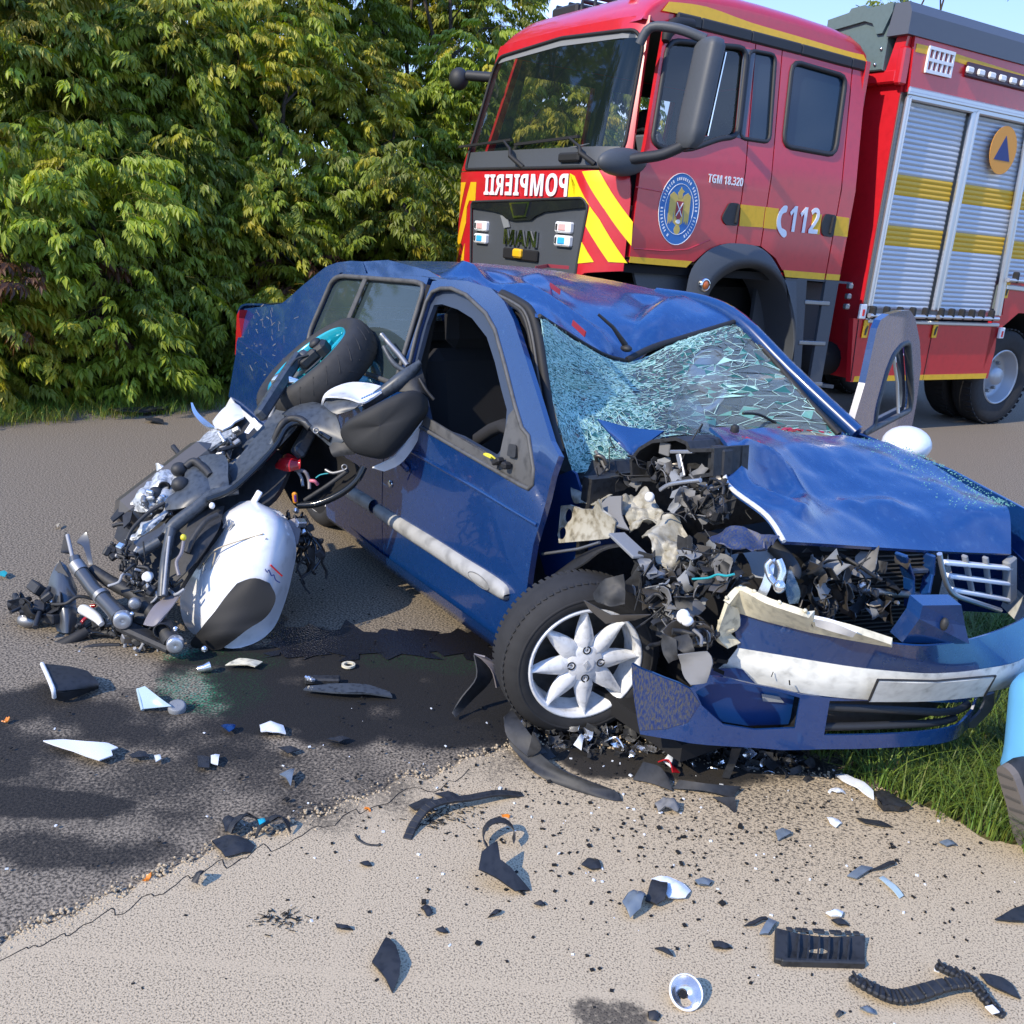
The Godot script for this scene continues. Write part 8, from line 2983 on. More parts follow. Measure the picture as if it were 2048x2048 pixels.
	# hoses and small fittings round the cylinder head and under the bars
	for z in [[v(-1.517,.278,-3.497), v(-1.338,.206,-3.381), 54, 0.03], [v(-1.582,.054,-3.4), v(-1.351,.023,-3.33), 50, 0.026], [v(-1.571,.337,-3.566), v(-1.443,.258,-3.448), 28, 0.026], [v(-1.404,.034,-3.33), v(-1.278,-.02,-3.31), 34, 0.026]]:
		for i in z[2]:
			var o: Vector3 = z[0].lerp(z[1], r.randf()) + v(r.randfn(), r.randfn(), r.randfn() * 0.5) * z[3] * 0.9
			o.y = maxf(o.y, 0.03)
			f = form()
			if i % 2:
				var path := [o]
				for j in 3:
					path.append(path[j] + v(r.randfn(), r.randfn(), r.randfn()) * z[3] * 0.8)
				f.tube(curve(path, 3), r.randf_range(0.003, 0.008), 5)
				part("hose", f, M[["worn_plastic", "gloss_black", "worn_plastic", "print_grey"][r.randi() % 4]], t)
			else:
				f.box(v(.045,.03,.03) * r.randf_range(0.4, 1.1), tumble(r, o), 0.004)
				part("fitting", f, M[["worn_plastic", "worn_plastic", "dull_steel", "silver_foil", "worn_plastic"][r.randi() % 5]], t)
	f = form(aim(v(.2,.2,.95), Vector3.UP, v(-1.374,.266,-3.385)))
	f.lathe([w(-.03,.02), w(.0,.02), w(.004,.014), w(.004,.0)], Transform3D(), 16)
	part("cap", f, M["lamp_white"], t)



# A scrap lying on the ground: its outline as seen from above, bent and tilted a little.
func bit(called: String, o: Array, m: Material, label: String, category: String, group := "", thick := 0.004, bend := 0.0, tilt := Vector2.ZERO, low := 0.016) -> MeshInstance3D:
	var mid := Vector2.ZERO
	for q in o:
		mid += q / o.size()
	var reach := 0.0
	for q in o:
		reach = maxf(reach, mid.distance_to(q))
	var at := v(mid.x,low,mid.y)
	var drop := 0.0
	for q in o:
		drop = minf(drop, (q - mid).dot(tilt))
	var f := form()
	f.panel(o.map(func(q): return q - mid), [], func(q): return v(q.x, bend * (1.0 - q.length_squared() / (reach * reach)) + q.dot(tilt) - drop + 0.3 * bend * sin(q.x / reach * 5.0) * cos(q.y / reach * 4.0), q.y), thick, maxf(reach * 0.35, 0.015))
	var p := part(called, f, m)
	p.position = at
	tag(p, label, category, group)
	return p


func loose(called: String, label: String, category: String, at: Vector3, group := "") -> Node3D:
	return thing(called, label, category, Transform3D(Basis(), at), group)


func debris() -> void:
	var black: Material = M["worn_plastic"]
	var pale := mat("pale_plastic", 0.72, 0.75, 0.78, 0.35)
	var grey := mat("blue_grey_plastic", 0.13, 0.16, 0.19, 0.4)
	var clear := mat("lamp_clear", 0.36, 0.46, 0.50, 0.12)
	var orange := mat("orange_plastic", 0.65, 0.20, 0.02, 0.35)
	var scraps := "black plastic scraps on the pale concrete"
	var b := "fragment"
	# --- on the asphalt, left of the car
	var t := loose("fairing_piece", "black wedge-shaped fairing piece with a white edge, left of the white shard", b, v(-1.468,0,-2.934))
	var to := t.transform.affine_inverse()
	var f := form(to)
	f.shell(net([[v(-1.586,.07,-2.987), v(-1.506,.06,-3.001), v(-1.439,.05,-2.998)], [v(-1.515,.07,-2.887), v(-1.449,.06,-2.919), v(-1.377,.04,-2.941)], [v(-1.473,.06,-2.837), v(-1.453,.05,-2.85), v(-1.382,.03,-2.946)]], 4, 4), 0.006)
	f.shell([[v(-1.473,.06,-2.837), v(-1.453,.05,-2.85), v(-1.384,.03,-2.953)], [v(-1.489,.012,-2.865), v(-1.453,.012,-2.864), v(-1.391,.01,-2.971)]], 0.005)
	part("shell", f, black, t)
	f = form(to)
	f.tube(curve([v(-1.591,.075,-2.986), v(-1.525,.075,-2.895), v(-1.48,.065,-2.835), v(-1.483,.03,-2.845)], 4), 0.008, 6)
	part("white_edge", f, M["tank_white"], t)
	t = loose("headlamp_shard", "bluish clear lamp shard with a grey screw cap at its tip", b, v(-1.159,0,-2.918))
	to = t.transform.affine_inverse()
	f = form(to)
	f.shell(net([[v(-1.226,.05,-2.907), v(-1.201,.06,-2.91)], [v(-1.204,.03,-2.873), v(-1.137,.05,-2.865)], [v(-1.185,.012,-2.84), v(-1.086,.03,-2.845)]], 5, 4), 0.004)
	f.tube([v(-1.226,.05,-2.907), v(-1.202,.03,-2.867), v(-1.183,.012,-2.837)], 0.006, 5)
	part("lens", f, clear, t)
	f = form(to * aim(v(.1,1,.3), v(1,0,0), v(-1.076,.02,-2.862)))
	f.lathe([w(-.012,.03), w(.006,.03), w(.01,.022), w(.006,.016), w(.008,.0)], Transform3D(), 14)
	part("screw_cap", f, M["lead_grey"], t)
	bit("white_shard", [w(-1.393,-2.588), w(-1.334,-2.596), w(-1.256,-2.588), w(-1.188,-2.583), w(-1.154,-2.571), w(-1.166,-2.55), w(-1.152,-2.528), w(-1.178,-2.496), w(-1.219,-2.506), w(-1.282,-2.538), w(-1.35,-2.562)], pale, "long white plastic shard lying alone on the dark asphalt at the left", b, "", 0.004, 0.014)
	bit("white_shard", [w(-.773,-2.779), w(-.745,-2.804), w(-.698,-2.785), w(-.68,-2.747), w(-.719,-2.739), w(-.757,-2.738)], pale, "small rounded white shard on the edge of the wet patch", b, "", 0.004, 0.012)
	bit("plastic_crescent", [w(-.897,-2.768), w(-.872,-2.765), w(-.85,-2.772), w(-.848,-2.745), w(-.859,-2.731), w(-.88,-2.745)], M["deep_blue"], "dark blue crescent of plastic left of the rounded white shard", b, "", 0.003, 0.01)
	bit("white_chip", [w(-.869,-2.582), w(-.847,-2.594), w(-.834,-2.538), w(-.856,-2.54)], pale, "square white chip beside a dark square on the asphalt", b, "", 0.003, 0.006)
	bit("dark_chip", [w(-.91,-2.578), w(-.872,-2.574), w(-.853,-2.517), w(-.888,-2.515)], black, "dark square chip touching the square white chip", b, "", 0.003, 0.004)
	bit("fan_shard", [w(-.636,-2.502), w(-.617,-2.522), w(-.603,-2.548), w(-.596,-2.511), w(-.592,-2.461), w(-.614,-2.486)], grey, "pale blue fan-shaped shard near the concrete edge", b, "", 0.003, 0.012)
	bit("dark_chip", [w(-1.11,-2.549), w(-1.092,-2.57), w(-1.071,-2.576), w(-1.05,-2.551), w(-1.093,-2.533)], black, "flat dark chip right of the long white shard", b, "", 0.003, 0.006)
	bit("dark_chip", [w(-.681,-2.659), w(-.645,-2.668), w(-.612,-2.654), w(-.643,-2.627)], black, "dark leaf-like chip below the rounded white shard", b, "", 0.003, 0.006)
	bit("dark_chip", [w(-.544,-2.732), w(-.497,-2.753), w(-.468,-2.747), w(-.498,-2.716)], black, "thin dark chip on asphalt, nearest left of the front wheel's debris", b, "", 0.003, 0.006)
	bit("pebble_chip", [w(-1.033,-2.551), w(-1.023,-2.561), w(-1.01,-2.539), w(-1.02,-2.528)], pale, "tiny white chip between the long shard and the square chips", b, "", 0.006, 0.006)
	for q in [[[w(-.702,-2.217), w(-.698,-2.256), w(-.671,-2.277), w(-.637,-2.277), w(-.627,-2.266), w(-.664,-2.255), w(-.679,-2.232), w(-.689,-2.203)], "curved black arch strip beside a cyan chip, on the concrete edge", 0.03], [[w(-.624,-2.203), w(-.624,-2.254), w(-.588,-2.271), w(-.548,-2.256), w(-.537,-2.229), w(-.565,-2.242), w(-.6,-2.235)], "black arched shell right of the cyan chip", 0.035], [[w(-.731,-2.167), w(-.703,-2.19), w(-.667,-2.191), w(-.617,-2.17), w(-.62,-2.14), w(-.677,-2.108), w(-.708,-2.14)], "flat grooved black plate below the arched strips", 0.012], [[w(-.731,-2.252), w(-.723,-2.28), w(-.701,-2.278), w(-.699,-2.226), w(-.712,-2.218)], "small black flap left of the arched strips", 0.015]]:
		bit("black_strip", q[0], black, q[1], b, "", 0.004, q[2])
	bit("cyan_chip", [w(-.626,-2.23), w(-.611,-2.241), w(-.605,-2.225), w(-.616,-2.212)], M["cyan_rim"], "cyan paint chip between the black arched strips", b, "", 0.004, 0.004, Vector2.ZERO, 0.05)
	bit("long_slat", [w(-.69,-3.042), w(-.681,-3.064), w(-.598,-3.099), w(-.469,-3.104), w(-.389,-3.087), w(-.375,-3.055), w(-.541,-3.029), w(-.589,-3.033)], M["slate_plastic"], "long slate-grey slat lying on the wet asphalt", b, "", 0.006, 0.012)
	t = loose("connector_block", "black connector block with bright pins above the long slat", b, v(-.651,0,-3.172))
	f = form(t.transform.affine_inverse())
	f.bar(v(-.705,.02,-3.127), v(-.578,.02,-3.145), 0.04, 0.025, Vector3.UP, 0.006)
	part("block", f, black, t)
	f = form(t.transform.affine_inverse())
	for i in 4:
		f.box(v(.014,.018,.012), tumble(rng, v(-.693,.03,-3.109) + v(.008 * i,.008,.005 * i)), 0.003)
	part("pins", f, M["silver_foil"], t)
	f = form(aim(Vector3.UP, v(1,0,0)))
	f.lathe([w(0,.026), w(.008,.026), w(.008,.017), w(0,.017), w(0,.026)], Transform3D(), 24, true)
	var ring := part("washer", f, M["cream_foam"])
	ring.position = v(-.575,.01,-3.285)
	tag(ring, "beige ring washer on the wet asphalt below the car door", b)
	# beside the motorcycle
	bit("beige_strip", [w(-1.015,-3.19), w(-.982,-3.242), w(-.892,-3.244), w(-.906,-3.192), w(-.966,-3.19)], M["cream_foam"], "beige strip of plastic beneath the motorcycle's tank", b, "", 0.004, 0.012)
	t = loose("silver_stub", "bright silver bolt stub under the motorcycle's handlebar", b, v(-1.09,0,-3.191))
	f = form(t.transform.affine_inverse())
	f.tube([v(-1.1,.02,-3.144), v(-1.08,.025,-3.146), v(-1.059,.03,-3.157)], [0.012, 0.014, 0.02], 10)
	part("stub", f, M["silver_foil"], t)
	bit("blue_chip", [w(-2.243,-3.911), w(-2.237,-3.934), w(-2.201,-3.895), w(-2.197,-3.867), w(-2.221,-3.87)], M["wire_teal"], "light blue chip on asphalt at the left picture edge", b, "", 0.003, 0.008)
	bit("brown_chip", [w(-2.32,-4.585), w(-2.321,-4.625), w(-2.306,-4.606), w(-2.301,-4.562)], M["tan_print"], "tiny tan chip on the sunny asphalt left of the motorcycle", b, "", 0.004, 0.006)
	bit("trim_strip", [w(-3.275,-7.382), w(-3.196,-7.445), w(-2.99,-7.461), w(-2.927,-7.576), w(-2.901,-7.8), w(-2.843,-7.495), w(-2.947,-7.351), w(-3.118,-7.321)], black, "long black trim strip lying on the verge behind the motorcycle", b, "", 0.01, 0.03)
	bit("trim_strip", [w(-2.877,-7.161), w(-2.863,-7.221), w(-2.816,-7.2), w(-2.739,-7.165), w(-2.712,-7.11), w(-2.787,-7.106), w(-2.84,-7.111)], black, "small dark scrap on the road in front of the verge strip", b, "", 0.006, 0.02)
	# --- torn black liners around and under the front wheel
	for q in [[[[v(-.153,.03,-2.95), v(-.138,.02,-2.939)], [v(-.121,.08,-2.976), v(-.081,.05,-3.03)], [v(-.077,.14,-3.017), v(-.03,.1,-3.063)], [v(-.093,.2,-3.07), v(-.015,.14,-3.112)]], black, "torn black mudguard standing left of the car's front tyre"], [[[v(-.094,.2,-3.081), v(-.055,.2,-3.066)], [v(-.033,.15,-3.067), v(.009,.14,-3.105)], [v(-.009,.08,-3.065), v(.016,.08,-3.111)]], M["plum_grey"], "greyish inner flap behind the torn black mudguard"],
		[[[v(.025,.1,-2.82), v(.053,.1,-2.87)], [v(.044,.06,-2.763), v(.115,.09,-2.742)], [v(.112,.04,-2.683), v(.174,.06,-2.686)]], black, "black ribbed flap against the bottom of the front tyre"], [[[v(.045,.05,-2.766), v(.081,.05,-2.771), v(.124,.06,-2.719)], [v(.069,.03,-2.734), v(.133,.04,-2.673), v(.201,.06,-2.611)], [v(.128,.02,-2.639), v(.224,.03,-2.586), v(.31,.05,-2.555)], [v(.205,.012,-2.587), v(.299,.02,-2.545), v(.38,.03,-2.547)], [v(.339,.012,-2.527), v(.379,.012,-2.517), v(.403,.012,-2.518)]], black, "long black undertray strip on the concrete below the front wheel"],
		[[[v(.108,.05,-2.679), v(.125,.05,-2.675)], [v(.115,.09,-2.68), v(.15,.09,-2.658)], [v(.119,.13,-2.687), v(.126,.13,-2.674)]], black, "black spike of plastic standing on the undertray strip"], [[[v(.444,.02,-2.633), v(.499,.02,-2.622), v(.564,.02,-2.588)], [v(.476,.07,-2.66), v(.527,.06,-2.658), v(.554,.04,-2.63)]], black, "dark folded plate on the concrete under the bumper"], [[[v(.566,.02,-2.601), v(.659,.03,-2.586), v(.749,.02,-2.577)], [v(.587,.04,-2.622), v(.686,.05,-2.595), v(.786,.03,-2.628)]], black, "dark flat plate right of the folded plate"], [[[v(.685,.02,-2.568), v(.751,.03,-2.562)], [v(.722,.012,-2.538), v(.752,.02,-2.542)], [v(.739,.01,-2.503), v(.747,.01,-2.51)]], black, "pointed dark flap at the near end of the wreckage under the bumper"],
		[[[v(.735,.02,-2.687), v(.76,.02,-2.684)], [v(.748,.08,-2.684), v(.772,.08,-2.681)], [v(.746,.14,-2.663), v(.778,.14,-2.668)]], black, "black strut hanging beneath the middle of the bumper"]]:
		var l := sheet("torn_liner", q[0], q[1], self, 0.005)
		tag(l, q[2], b, "torn liners round the front wheel")
	bit("crumpled_rag", [w(.498,-2.496), w(.542,-2.525), w(.576,-2.507), w(.561,-2.47), w(.508,-2.469)], M["ash_grey"], "small crumpled grey scrap on the speckled concrete", b, "", 0.004, 0.03)
	# --- on the pale concrete
	t = loose("forked_bracket", "forked black bracket arm lying on the pale concrete", b, v(-.113,0,-2.425))
	to = t.transform.affine_inverse()
	f = form(to)
	var arm := curve([v(-.218,.012,-2.252), v(-.204,.03,-2.308), v(-.174,.05,-2.355), v(-.128,.05,-2.394), v(-.057,.04,-2.434), v(.024,.035,-2.478), v(.097,.012,-2.513)], 3)
	for i in arm.size() - 1:
		f.bar(arm[i], arm[i + 1] + (arm[i + 1] - arm[i]) * 0.08, 0.026, 0.010, Vector3.UP, 0.002)
	f.shell(net([[v(-.232,.02,-2.399), v(-.188,.03,-2.426)], [v(-.21,.03,-2.363), v(-.127,.05,-2.384)]], 3, 3), 0.004)
	part("arm", f, black, t)
	bit("black_scrap", [w(-.163,-2.47), w(-.127,-2.483), w(-.088,-2.47), w(-.131,-2.449)], black, "thin black scrap above the forked bracket", b, scraps, 0.003, 0.008)
	t = loose("curled_strip", "curled black plastic strip right of the forked bracket", b, v(.039,0,-2.301))
	to = t.transform.affine_inverse()
	f = form(to)
	var curl := []
	for i in 15:
		var a := -0.4 + 4.4 * i / 14.0
		curl.append(v(.032,.03,-2.285) + v(0.045 * cos(a), 0.025 * sin(a) + 0.01, -0.035 * sin(a) + 0.004 * i * 0.2))
	f.shell([curl, curl.map(func(q): return q + v(.004,.004,.03))], 0.003)
	part("curl", f, black, t)
	bit("black_scrap", [w(-.014,-2.08), w(-.01,-2.129), w(.028,-2.175), w(.04,-2.121), w(.122,-2.077), w(.084,-2.057), w(.032,-2.07)], black, "angular black scrap with a raised corner, below the curled strip", b, scraps, 0.005, 0.012, w(-.3,-.35))
	bit("black_leaf", [w(-.238,-1.776), w(-.229,-1.806), w(-.219,-1.858), w(-.21,-1.855), w(-.193,-1.835), w(-.173,-1.775), w(-.171,-1.743), w(-.18,-1.703), w(-.2,-1.732), w(-.222,-1.757)], black, "large black leaf-shaped plate alone on the concrete", b, scraps, 0.005, 0.014)
	bit("black_scrap", [w(-.723,-1.993), w(-.72,-2.018), w(-.718,-2.035), w(-.704,-2.015), w(-.71,-1.991)], black, "small upright black hook near the crumbled concrete edge", b, scraps, 0.005, 0.02, w(.5,0))
	t = loose("thin_curl", "thin curved black wire of plastic on the concrete", b, v(-.332,0,-2.247))
	f = form(t.transform.affine_inverse())
	f.tube(curve([v(-.36,.02,-2.246), v(-.348,.014,-2.232), v(-.323,.014,-2.215), v(-.294,.014,-2.214), v(-.287,.02,-2.216)], 4), 0.004, 5)
	part("wire", f, black, t)
	var small := [[[w(-.346,-1.896), w(-.328,-1.889), w(-.301,-1.886), w(-.326,-1.877), w(-.338,-1.881)], "small black chip left of the leaf-shaped plate's top", 0], [[w(-.148,-1.978), w(-.134,-1.984), w(-.118,-1.961), w(-.131,-1.952)], "oval grey-black chip in the middle of the concrete", 0], [[w(-.104,-1.903), w(-.089,-1.912), w(-.075,-1.901), w(-.093,-1.893)], "faint dark chip below the oval chip", 0], [[w(-.326,-2.128), w(-.309,-2.134), w(-.296,-2.125), w(-.313,-2.116)], "tiny dark chip under the thin curved wire", 0], [[w(.02,-1.965), w(.037,-1.984), w(.052,-1.988), w(.038,-1.969)], "dark sliver below the angular scrap", 0],
		[[w(.262,-2.193), w(.28,-2.217), w(.309,-2.223), w(.314,-2.186), w(.285,-2.175)], "black chip with a curved side, right of the curled strip", 0], [[w(.134,-2.024), w(.152,-2.032), w(.162,-2.027), w(.145,-2.015)], "tiny black sliver near the middle of the concrete", 0], [[w(.57,-1.939), w(.592,-1.932), w(.617,-1.924), w(.595,-1.913), w(.571,-1.916)], "black sliver left of the ribbed tray", 0], [[w(.662,-2.005), w(.696,-2.023), w(.726,-2.041), w(.729,-2.033), w(.686,-2.005)], "thin black strip at the tray's upper left corner", 0], [[w(.697,-1.98), w(.735,-2.04), w(.751,-2.026), w(.716,-1.977)], "grey strip leaning by the tray's upper left corner", 1], [[w(.426,-1.901), w(.445,-1.899), w(.466,-1.878), w(.452,-1.88)], "black sliver with a pale end below the pale shard", 0],
		[[w(.896,-2.048), w(.922,-2.055), w(.938,-2.037), w(.907,-2.03)], "black oval chip under the white chip above the tray", 0], [[w(.89,-2.074), w(.921,-2.088), w(.937,-2.086), w(.924,-2.063), w(.9,-2.062)], "white chip above the ribbed tray", 2], [[w(.564,-2.161), w(.587,-2.173), w(.613,-2.171), w(.597,-2.146), w(.572,-2.145)], "grey chip right of the pale shard", 1], [[w(.387,-1.701), w(.402,-1.707), w(.412,-1.699), w(.402,-1.682), w(.388,-1.685)], "dark chip on the damp spot below the lamp bowl", 0], [[w(.876,-1.761), w(.896,-1.766), w(.905,-1.748), w(.886,-1.747)], "grey chip under the curved black bar", 1], [[w(.812,-1.737), w(.827,-1.749), w(.83,-1.743), w(.815,-1.731)], "tiny black chip left of the curved bar", 0],
		[[w(.84,-2.413), w(.866,-2.43), w(.887,-2.419), w(.878,-2.4), w(.84,-2.373)], "blue-grey chip on the speckled concrete", 1], [[w(1.022,-2.508), w(1.041,-2.505), w(1.059,-2.489), w(1.034,-2.464), w(1.021,-2.478)], "small white stick near the grass", 2], [[w(1.077,-2.666), w(1.105,-2.673), w(1.124,-2.657), w(1.093,-2.647)], "thin white sliver nearest the bumper on the concrete", 2], [[w(.996,-2.237), w(1.049,-2.28), w(1.081,-2.281), w(1.062,-2.258), w(1.018,-2.224)], "blue-grey plate with a stick beside it", 1], [[w(1.064,-2.264), w(1.114,-2.292), w(1.154,-2.318), w(1.151,-2.301), w(1.108,-2.276)], "dark stick right of the blue-grey plate", 0], [[w(1.114,-2.519), w(1.165,-2.503), w(1.216,-2.491), w(1.181,-2.481), w(1.129,-2.493)], "dark and white sliver right of the small white stick", 0], [[w(1.327,-2.425), w(1.364,-2.442), w(1.38,-2.423), w(1.341,-2.407)], "grey oval chip near the grass edge", 1],
		[[w(1.338,-2.1), w(1.397,-2.137), w(1.457,-2.173), w(1.42,-2.097), w(1.378,-2.096)], "black triangular plate at the right picture edge", 0], [[w(1.21,-1.9), w(1.257,-1.889), w(1.27,-1.864), w(1.273,-1.83), w(1.23,-1.847), w(1.211,-1.866)], "black leaf-shaped blade beside the curved bar", 0]]
	for q in small:
		bit("chip", q[0], [black, grey, pale][q[2]], q[1], b, "" if q[2] else scraps, 0.004, 0.008)
	for q in [[v(-.843,.015,-2.012), "orange crumb on the crumbled concrete edge at the left"], [v(-.344,.015,-2.374), "orange crumb on the concrete edge above the thin wire"], [v(.052,.015,-2.393), "orange crumb beside the forked bracket"], [v(-1.568,.015,-2.697), "orange crumb on the asphalt at the left edge"]]:
		f = form()
		scrap(f, tumble(rng, Vector3.ZERO), 0.022, 0.014, 0.8, rng, 0.004)
		var o := part("orange_crumb", f, orange)
		o.position = q[0]
		tag(o, q[1], b, "orange lamp crumbs")
	# pale shard with a black corner, blue-grey tapered piece
	bit("pale_shard", [w(.449,-2.16), w(.495,-2.16), w(.546,-2.123), w(.527,-2.089), w(.481,-2.078), w(.465,-2.12)], pale, "shiny pale shard with a black piece at its left end", b, "", 0.004, 0.014)
	bit("black_corner", [w(.421,-2.063), w(.445,-2.134), w(.484,-2.119), w(.469,-2.061), w(.445,-2.046)], black, "black corner piece against the shiny pale shard", b, "", 0.006, 0.012, w(.2,-.1))
	bit("tapered_piece", [w(.357,-2.037), w(.376,-2.066), w(.407,-2.092), w(.42,-2.077), w(.4,-2.021), w(.374,-1.996)], grey, "blue-grey tapered tube piece left of the pale shard", b, "", 0.006, 0.03)
	# lamp bowl
	t = loose("lamp_bowl", "silver lamp reflector bowl with a white rim on a damp spot", b, v(.477,0,-1.759))
	to = t.transform.affine_inverse()
	f = form(to * aim(v(.12,.82,.56), v(1,0,0), v(.473,.025,-1.757)))
	f.lathe([w(.018,.0385), w(.020,.037), w(.016,.034), w(.0,.024), w(-.007,.014), w(-.008,.010), w(-.017,.009), w(-.010,.016), w(-.002,.028), w(.016,.039), w(.018,.0385)], Transform3D(), 40)
	var bowl := part("bowl", f, M["silver_foil"], t)
	f = form(to * aim(v(.12,.82,.56), v(1,0,0), v(.473,.025,-1.757)))
	f.lathe([w(.015,.0395), w(.020,.0385), w(.020,.036), w(.016,.0355)], Transform3D(), 40)
	part("rim", f, M["lamp_white"], bowl)
	f = form(to * aim(v(.12,.82,.56), v(1,0,0), v(.473,.025,-1.757)))
	f.lathe([w(-.0065,.0095), w(-.004,.008), w(-.006,.0)], Transform3D(), 16)
	part("bulb_hole", f, M["hole_dark"], bowl)
	# ribbed tray
	t = loose("ribbed_tray", "black ribbed plastic tray with a torn upper edge at the lower right", b, v(.846,0,-1.947))
	to = t.transform.affine_inverse()
	f = form(to)
	var c := [v(.75,.03,-1.982), v(.96,.03,-1.987), v(.931,.02,-1.898), v(.725,.02,-1.884)]
	f.shell(net([[c[0], c[0].lerp(c[1], 0.5) + v(0,-.012,0), c[1]], [c[0].lerp(c[3], 0.5) + v(0,-.01,0), (c[0] + c[2]) / 2.0 + v(0,-.016,0), c[1].lerp(c[2], 0.5) + v(0,-.006,0)], [c[3], c[3].lerp(c[2], 0.5), c[2]]], 4, 4), 0.004)
	f.bar(c[3], c[2], 0.012, 0.024, Vector3.UP, 0.003)
	f.bar(c[0], c[3], 0.032, 0.018, Vector3.UP, 0.003)
	for i in 9:
		var u := 0.1 + 0.1 * i
		f.box(v(.016,.006,.014), Transform3D(Basis(), c[0].lerp(c[1], u + 0.02 * sin(i * 9.0)) + v(0,.002,-.006)), 0.002)
	for i in 6:
		f.bar(c[0].lerp(c[1], 0.2 + 0.12 * i) + v(0,.0,.01), c[3].lerp(c[2], 0.2 + 0.12 * i) + v(0,.006,-.006), 0.004, 0.006, Vector3.UP)
	part("tray", f, black, t)
	# curved bar
	t = loose("curved_bar", "curved black ribbed bar with a forked end at the lower right corner", b, v(1.063,0,-1.85))
	to = t.transform.affine_inverse()
	f = form(to)
	for q in [[[v(.879,.03,-1.844), v(.906,.035,-1.813), v(.955,.03,-1.793), v(1.004,.035,-1.798), v(1.093,.045,-1.826), v(1.153,.045,-1.836)], 0.04], [[v(1.103,.03,-1.904), v(1.137,.04,-1.869), v(1.16,.045,-1.837), v(1.18,.03,-1.807), v(1.208,.015,-1.774)], 0.035]]:
		var path := curve(q[0], 4)
		for i in path.size() - 1:
			f.bar(path[i], path[i + 1] + (path[i + 1] - path[i]) * 0.1, q[1] * (0.6 + 0.4 * sin(PI * (i + 1.0) / path.size())), 0.016, Vector3.UP, 0.004)
			if i % 3 == 1:
				f.bar(path[i] + v(0,.009,-.014), path[i] + v(.004,.009,.014), 0.006, 0.008, Vector3.UP, 0.002)
	var bar_ := part("bar", f, black, t)
	f = form(to)
	f.box(v(.022,.004,.022), turn(Vector3.UP, 20, v(1.179,.032,-1.775)), 0.001)
	part("white_label", f, M["white_print"], bar_)
	# dotted clear strip, long white and black blade by the grass
	bit("clear_strip", [w(1.084,-2.236), w(1.098,-2.247), w(1.128,-2.173), w(1.112,-2.161)], clear, "clear dotted strip below the blue-grey plate", b, "", 0.003, 0.006)
	bit("white_trim_strip", [w(1.124,-2.755), w(1.15,-2.743), w(1.212,-2.666), w(1.206,-2.633), w(1.18,-2.65), w(1.129,-2.715)], pale, "long white blade of plastic at the edge of the grass", b, "", 0.006, 0.016)
	bit("black_trim_strip", [w(1.217,-2.67), w(1.261,-2.666), w(1.284,-2.647), w(1.264,-2.626), w(1.216,-2.634)], black, "black end piece joined to the long white blade", b, "", 0.006, 0.012)
	bit("dark_block", [w(1.204,-2.6), w(1.247,-2.627), w(1.299,-2.588), w(1.259,-2.569), w(1.21,-2.568)], black, "dark block with a pale edge in the grass edge", b, "", 0.02, 0.01)
	# black fibres scattered in a splash
	f = form()
	for q in [[v(-.484,.016,-1.898), 0.055, 60], [v(-.109,.016,-2.378), 0.10, 90], [v(-.165,.016,-2.332), 0.05, 40]]:
		for i in q[2]:
			var o: Vector3 = q[0] + v(rng.randfn() * q[1] * 0.6, 0.001, rng.randfn() * q[1] * 0.3)
			f.bar(o, o + v(rng.randf_range(-1, 1), 0, rng.randf_range(-0.8, 0.3)).normalized() * rng.randf_range(0.005, 0.02), rng.randf_range(0.001, 0.003), 0.001, Vector3.UP)
	var fib := part("fibres", f, M["hole_dark"])
	fib.set_meta("kind", "stuff")
	tag(fib, "splashes of fine black fibres on the pale concrete", "fragments")
	# heap of small broken pieces under the bumper
	f = form()
	var shiny := form()
	for i in 420:
		var u := rng.randf()
		var o := v(.121,0,-2.911).lerp(v(1.013,0,-2.834), u) + v(rng.randfn() * 0.04, 0.012 + absf(rng.randfn()) * 0.018, rng.randfn() * 0.055)
		var s := rng.randf_range(0.012, 0.06)
		scrap(f if i % 4 else shiny, tumble(rng, o), s, s * rng.randf_range(0.3, 1.0), rng.randf_range(0.2, 1.0), rng, 0.002)
	var heap := part("fragments", f, black)
	heap.set_meta("kind", "stuff")
	tag(heap, "heap of small black plastic fragments under the front bumper", "fragments")
	heap = part("fragments", shiny, M["silver_foil"])
	heap.set_meta("kind", "stuff")
	tag(heap, "bright lamp fragments scattered in the heap under the bumper", "fragments")
	for q in [[v(.302,.03,-2.804), pale, "crumpled white lamp piece nearest the front tyre in the heap"], [v(.592,.03,-2.739), pale, "white lamp piece with a red edge in the heap under the bumper"], [v(.571,.03,-2.706), M["red_lens"], "red lens piece beside the white lamp piece under the bumper"], [v(.404,.03,-2.826), M["silver_foil"], "silver reflector scrap in the heap under the bumper"]]:
		f = form()
		f.shell(net([[v(-.04,0,0), v(.0,.02,.01), v(.04,.0,0)], [v(-.03,.01,.025), v(.005,.035,.02), v(.035,.01,.03)]], 4, 4), 0.004)
		var o := part("lamp_piece", f, q[1])
		o.transform = Transform3D(Basis(Vector3.UP, rng.randf() * TAU), q[0])
		tag(o, q[2], b)
	# crumbs everywhere
	f = form()
	var white := form()
	for i in 1500:
		var near := rng.randf() < 0.7
		var o := v(rng.randf_range(-2.0, 1.5), 0.012, rng.randf_range(-4.2, -1.65)) if not near else v(0.55 + rng.randfn() * 0.55, 0.014, -2.5 + rng.randfn() * 0.3)
		var s := rng.randf_range(0.002, 0.009) * (1.6 if rng.randf() < 0.08 else 1.0)
		(white if i % 9 == 0 else f).box(v(s, s * 0.4, s * rng.randf_range(0.4, 1.0)), Transform3D(Basis(Vector3.UP, rng.randf() * TAU) * Basis(Vector3.RIGHT, rng.randf_range(-0.4, 0.4)), o + v(0,s * .25,0)))
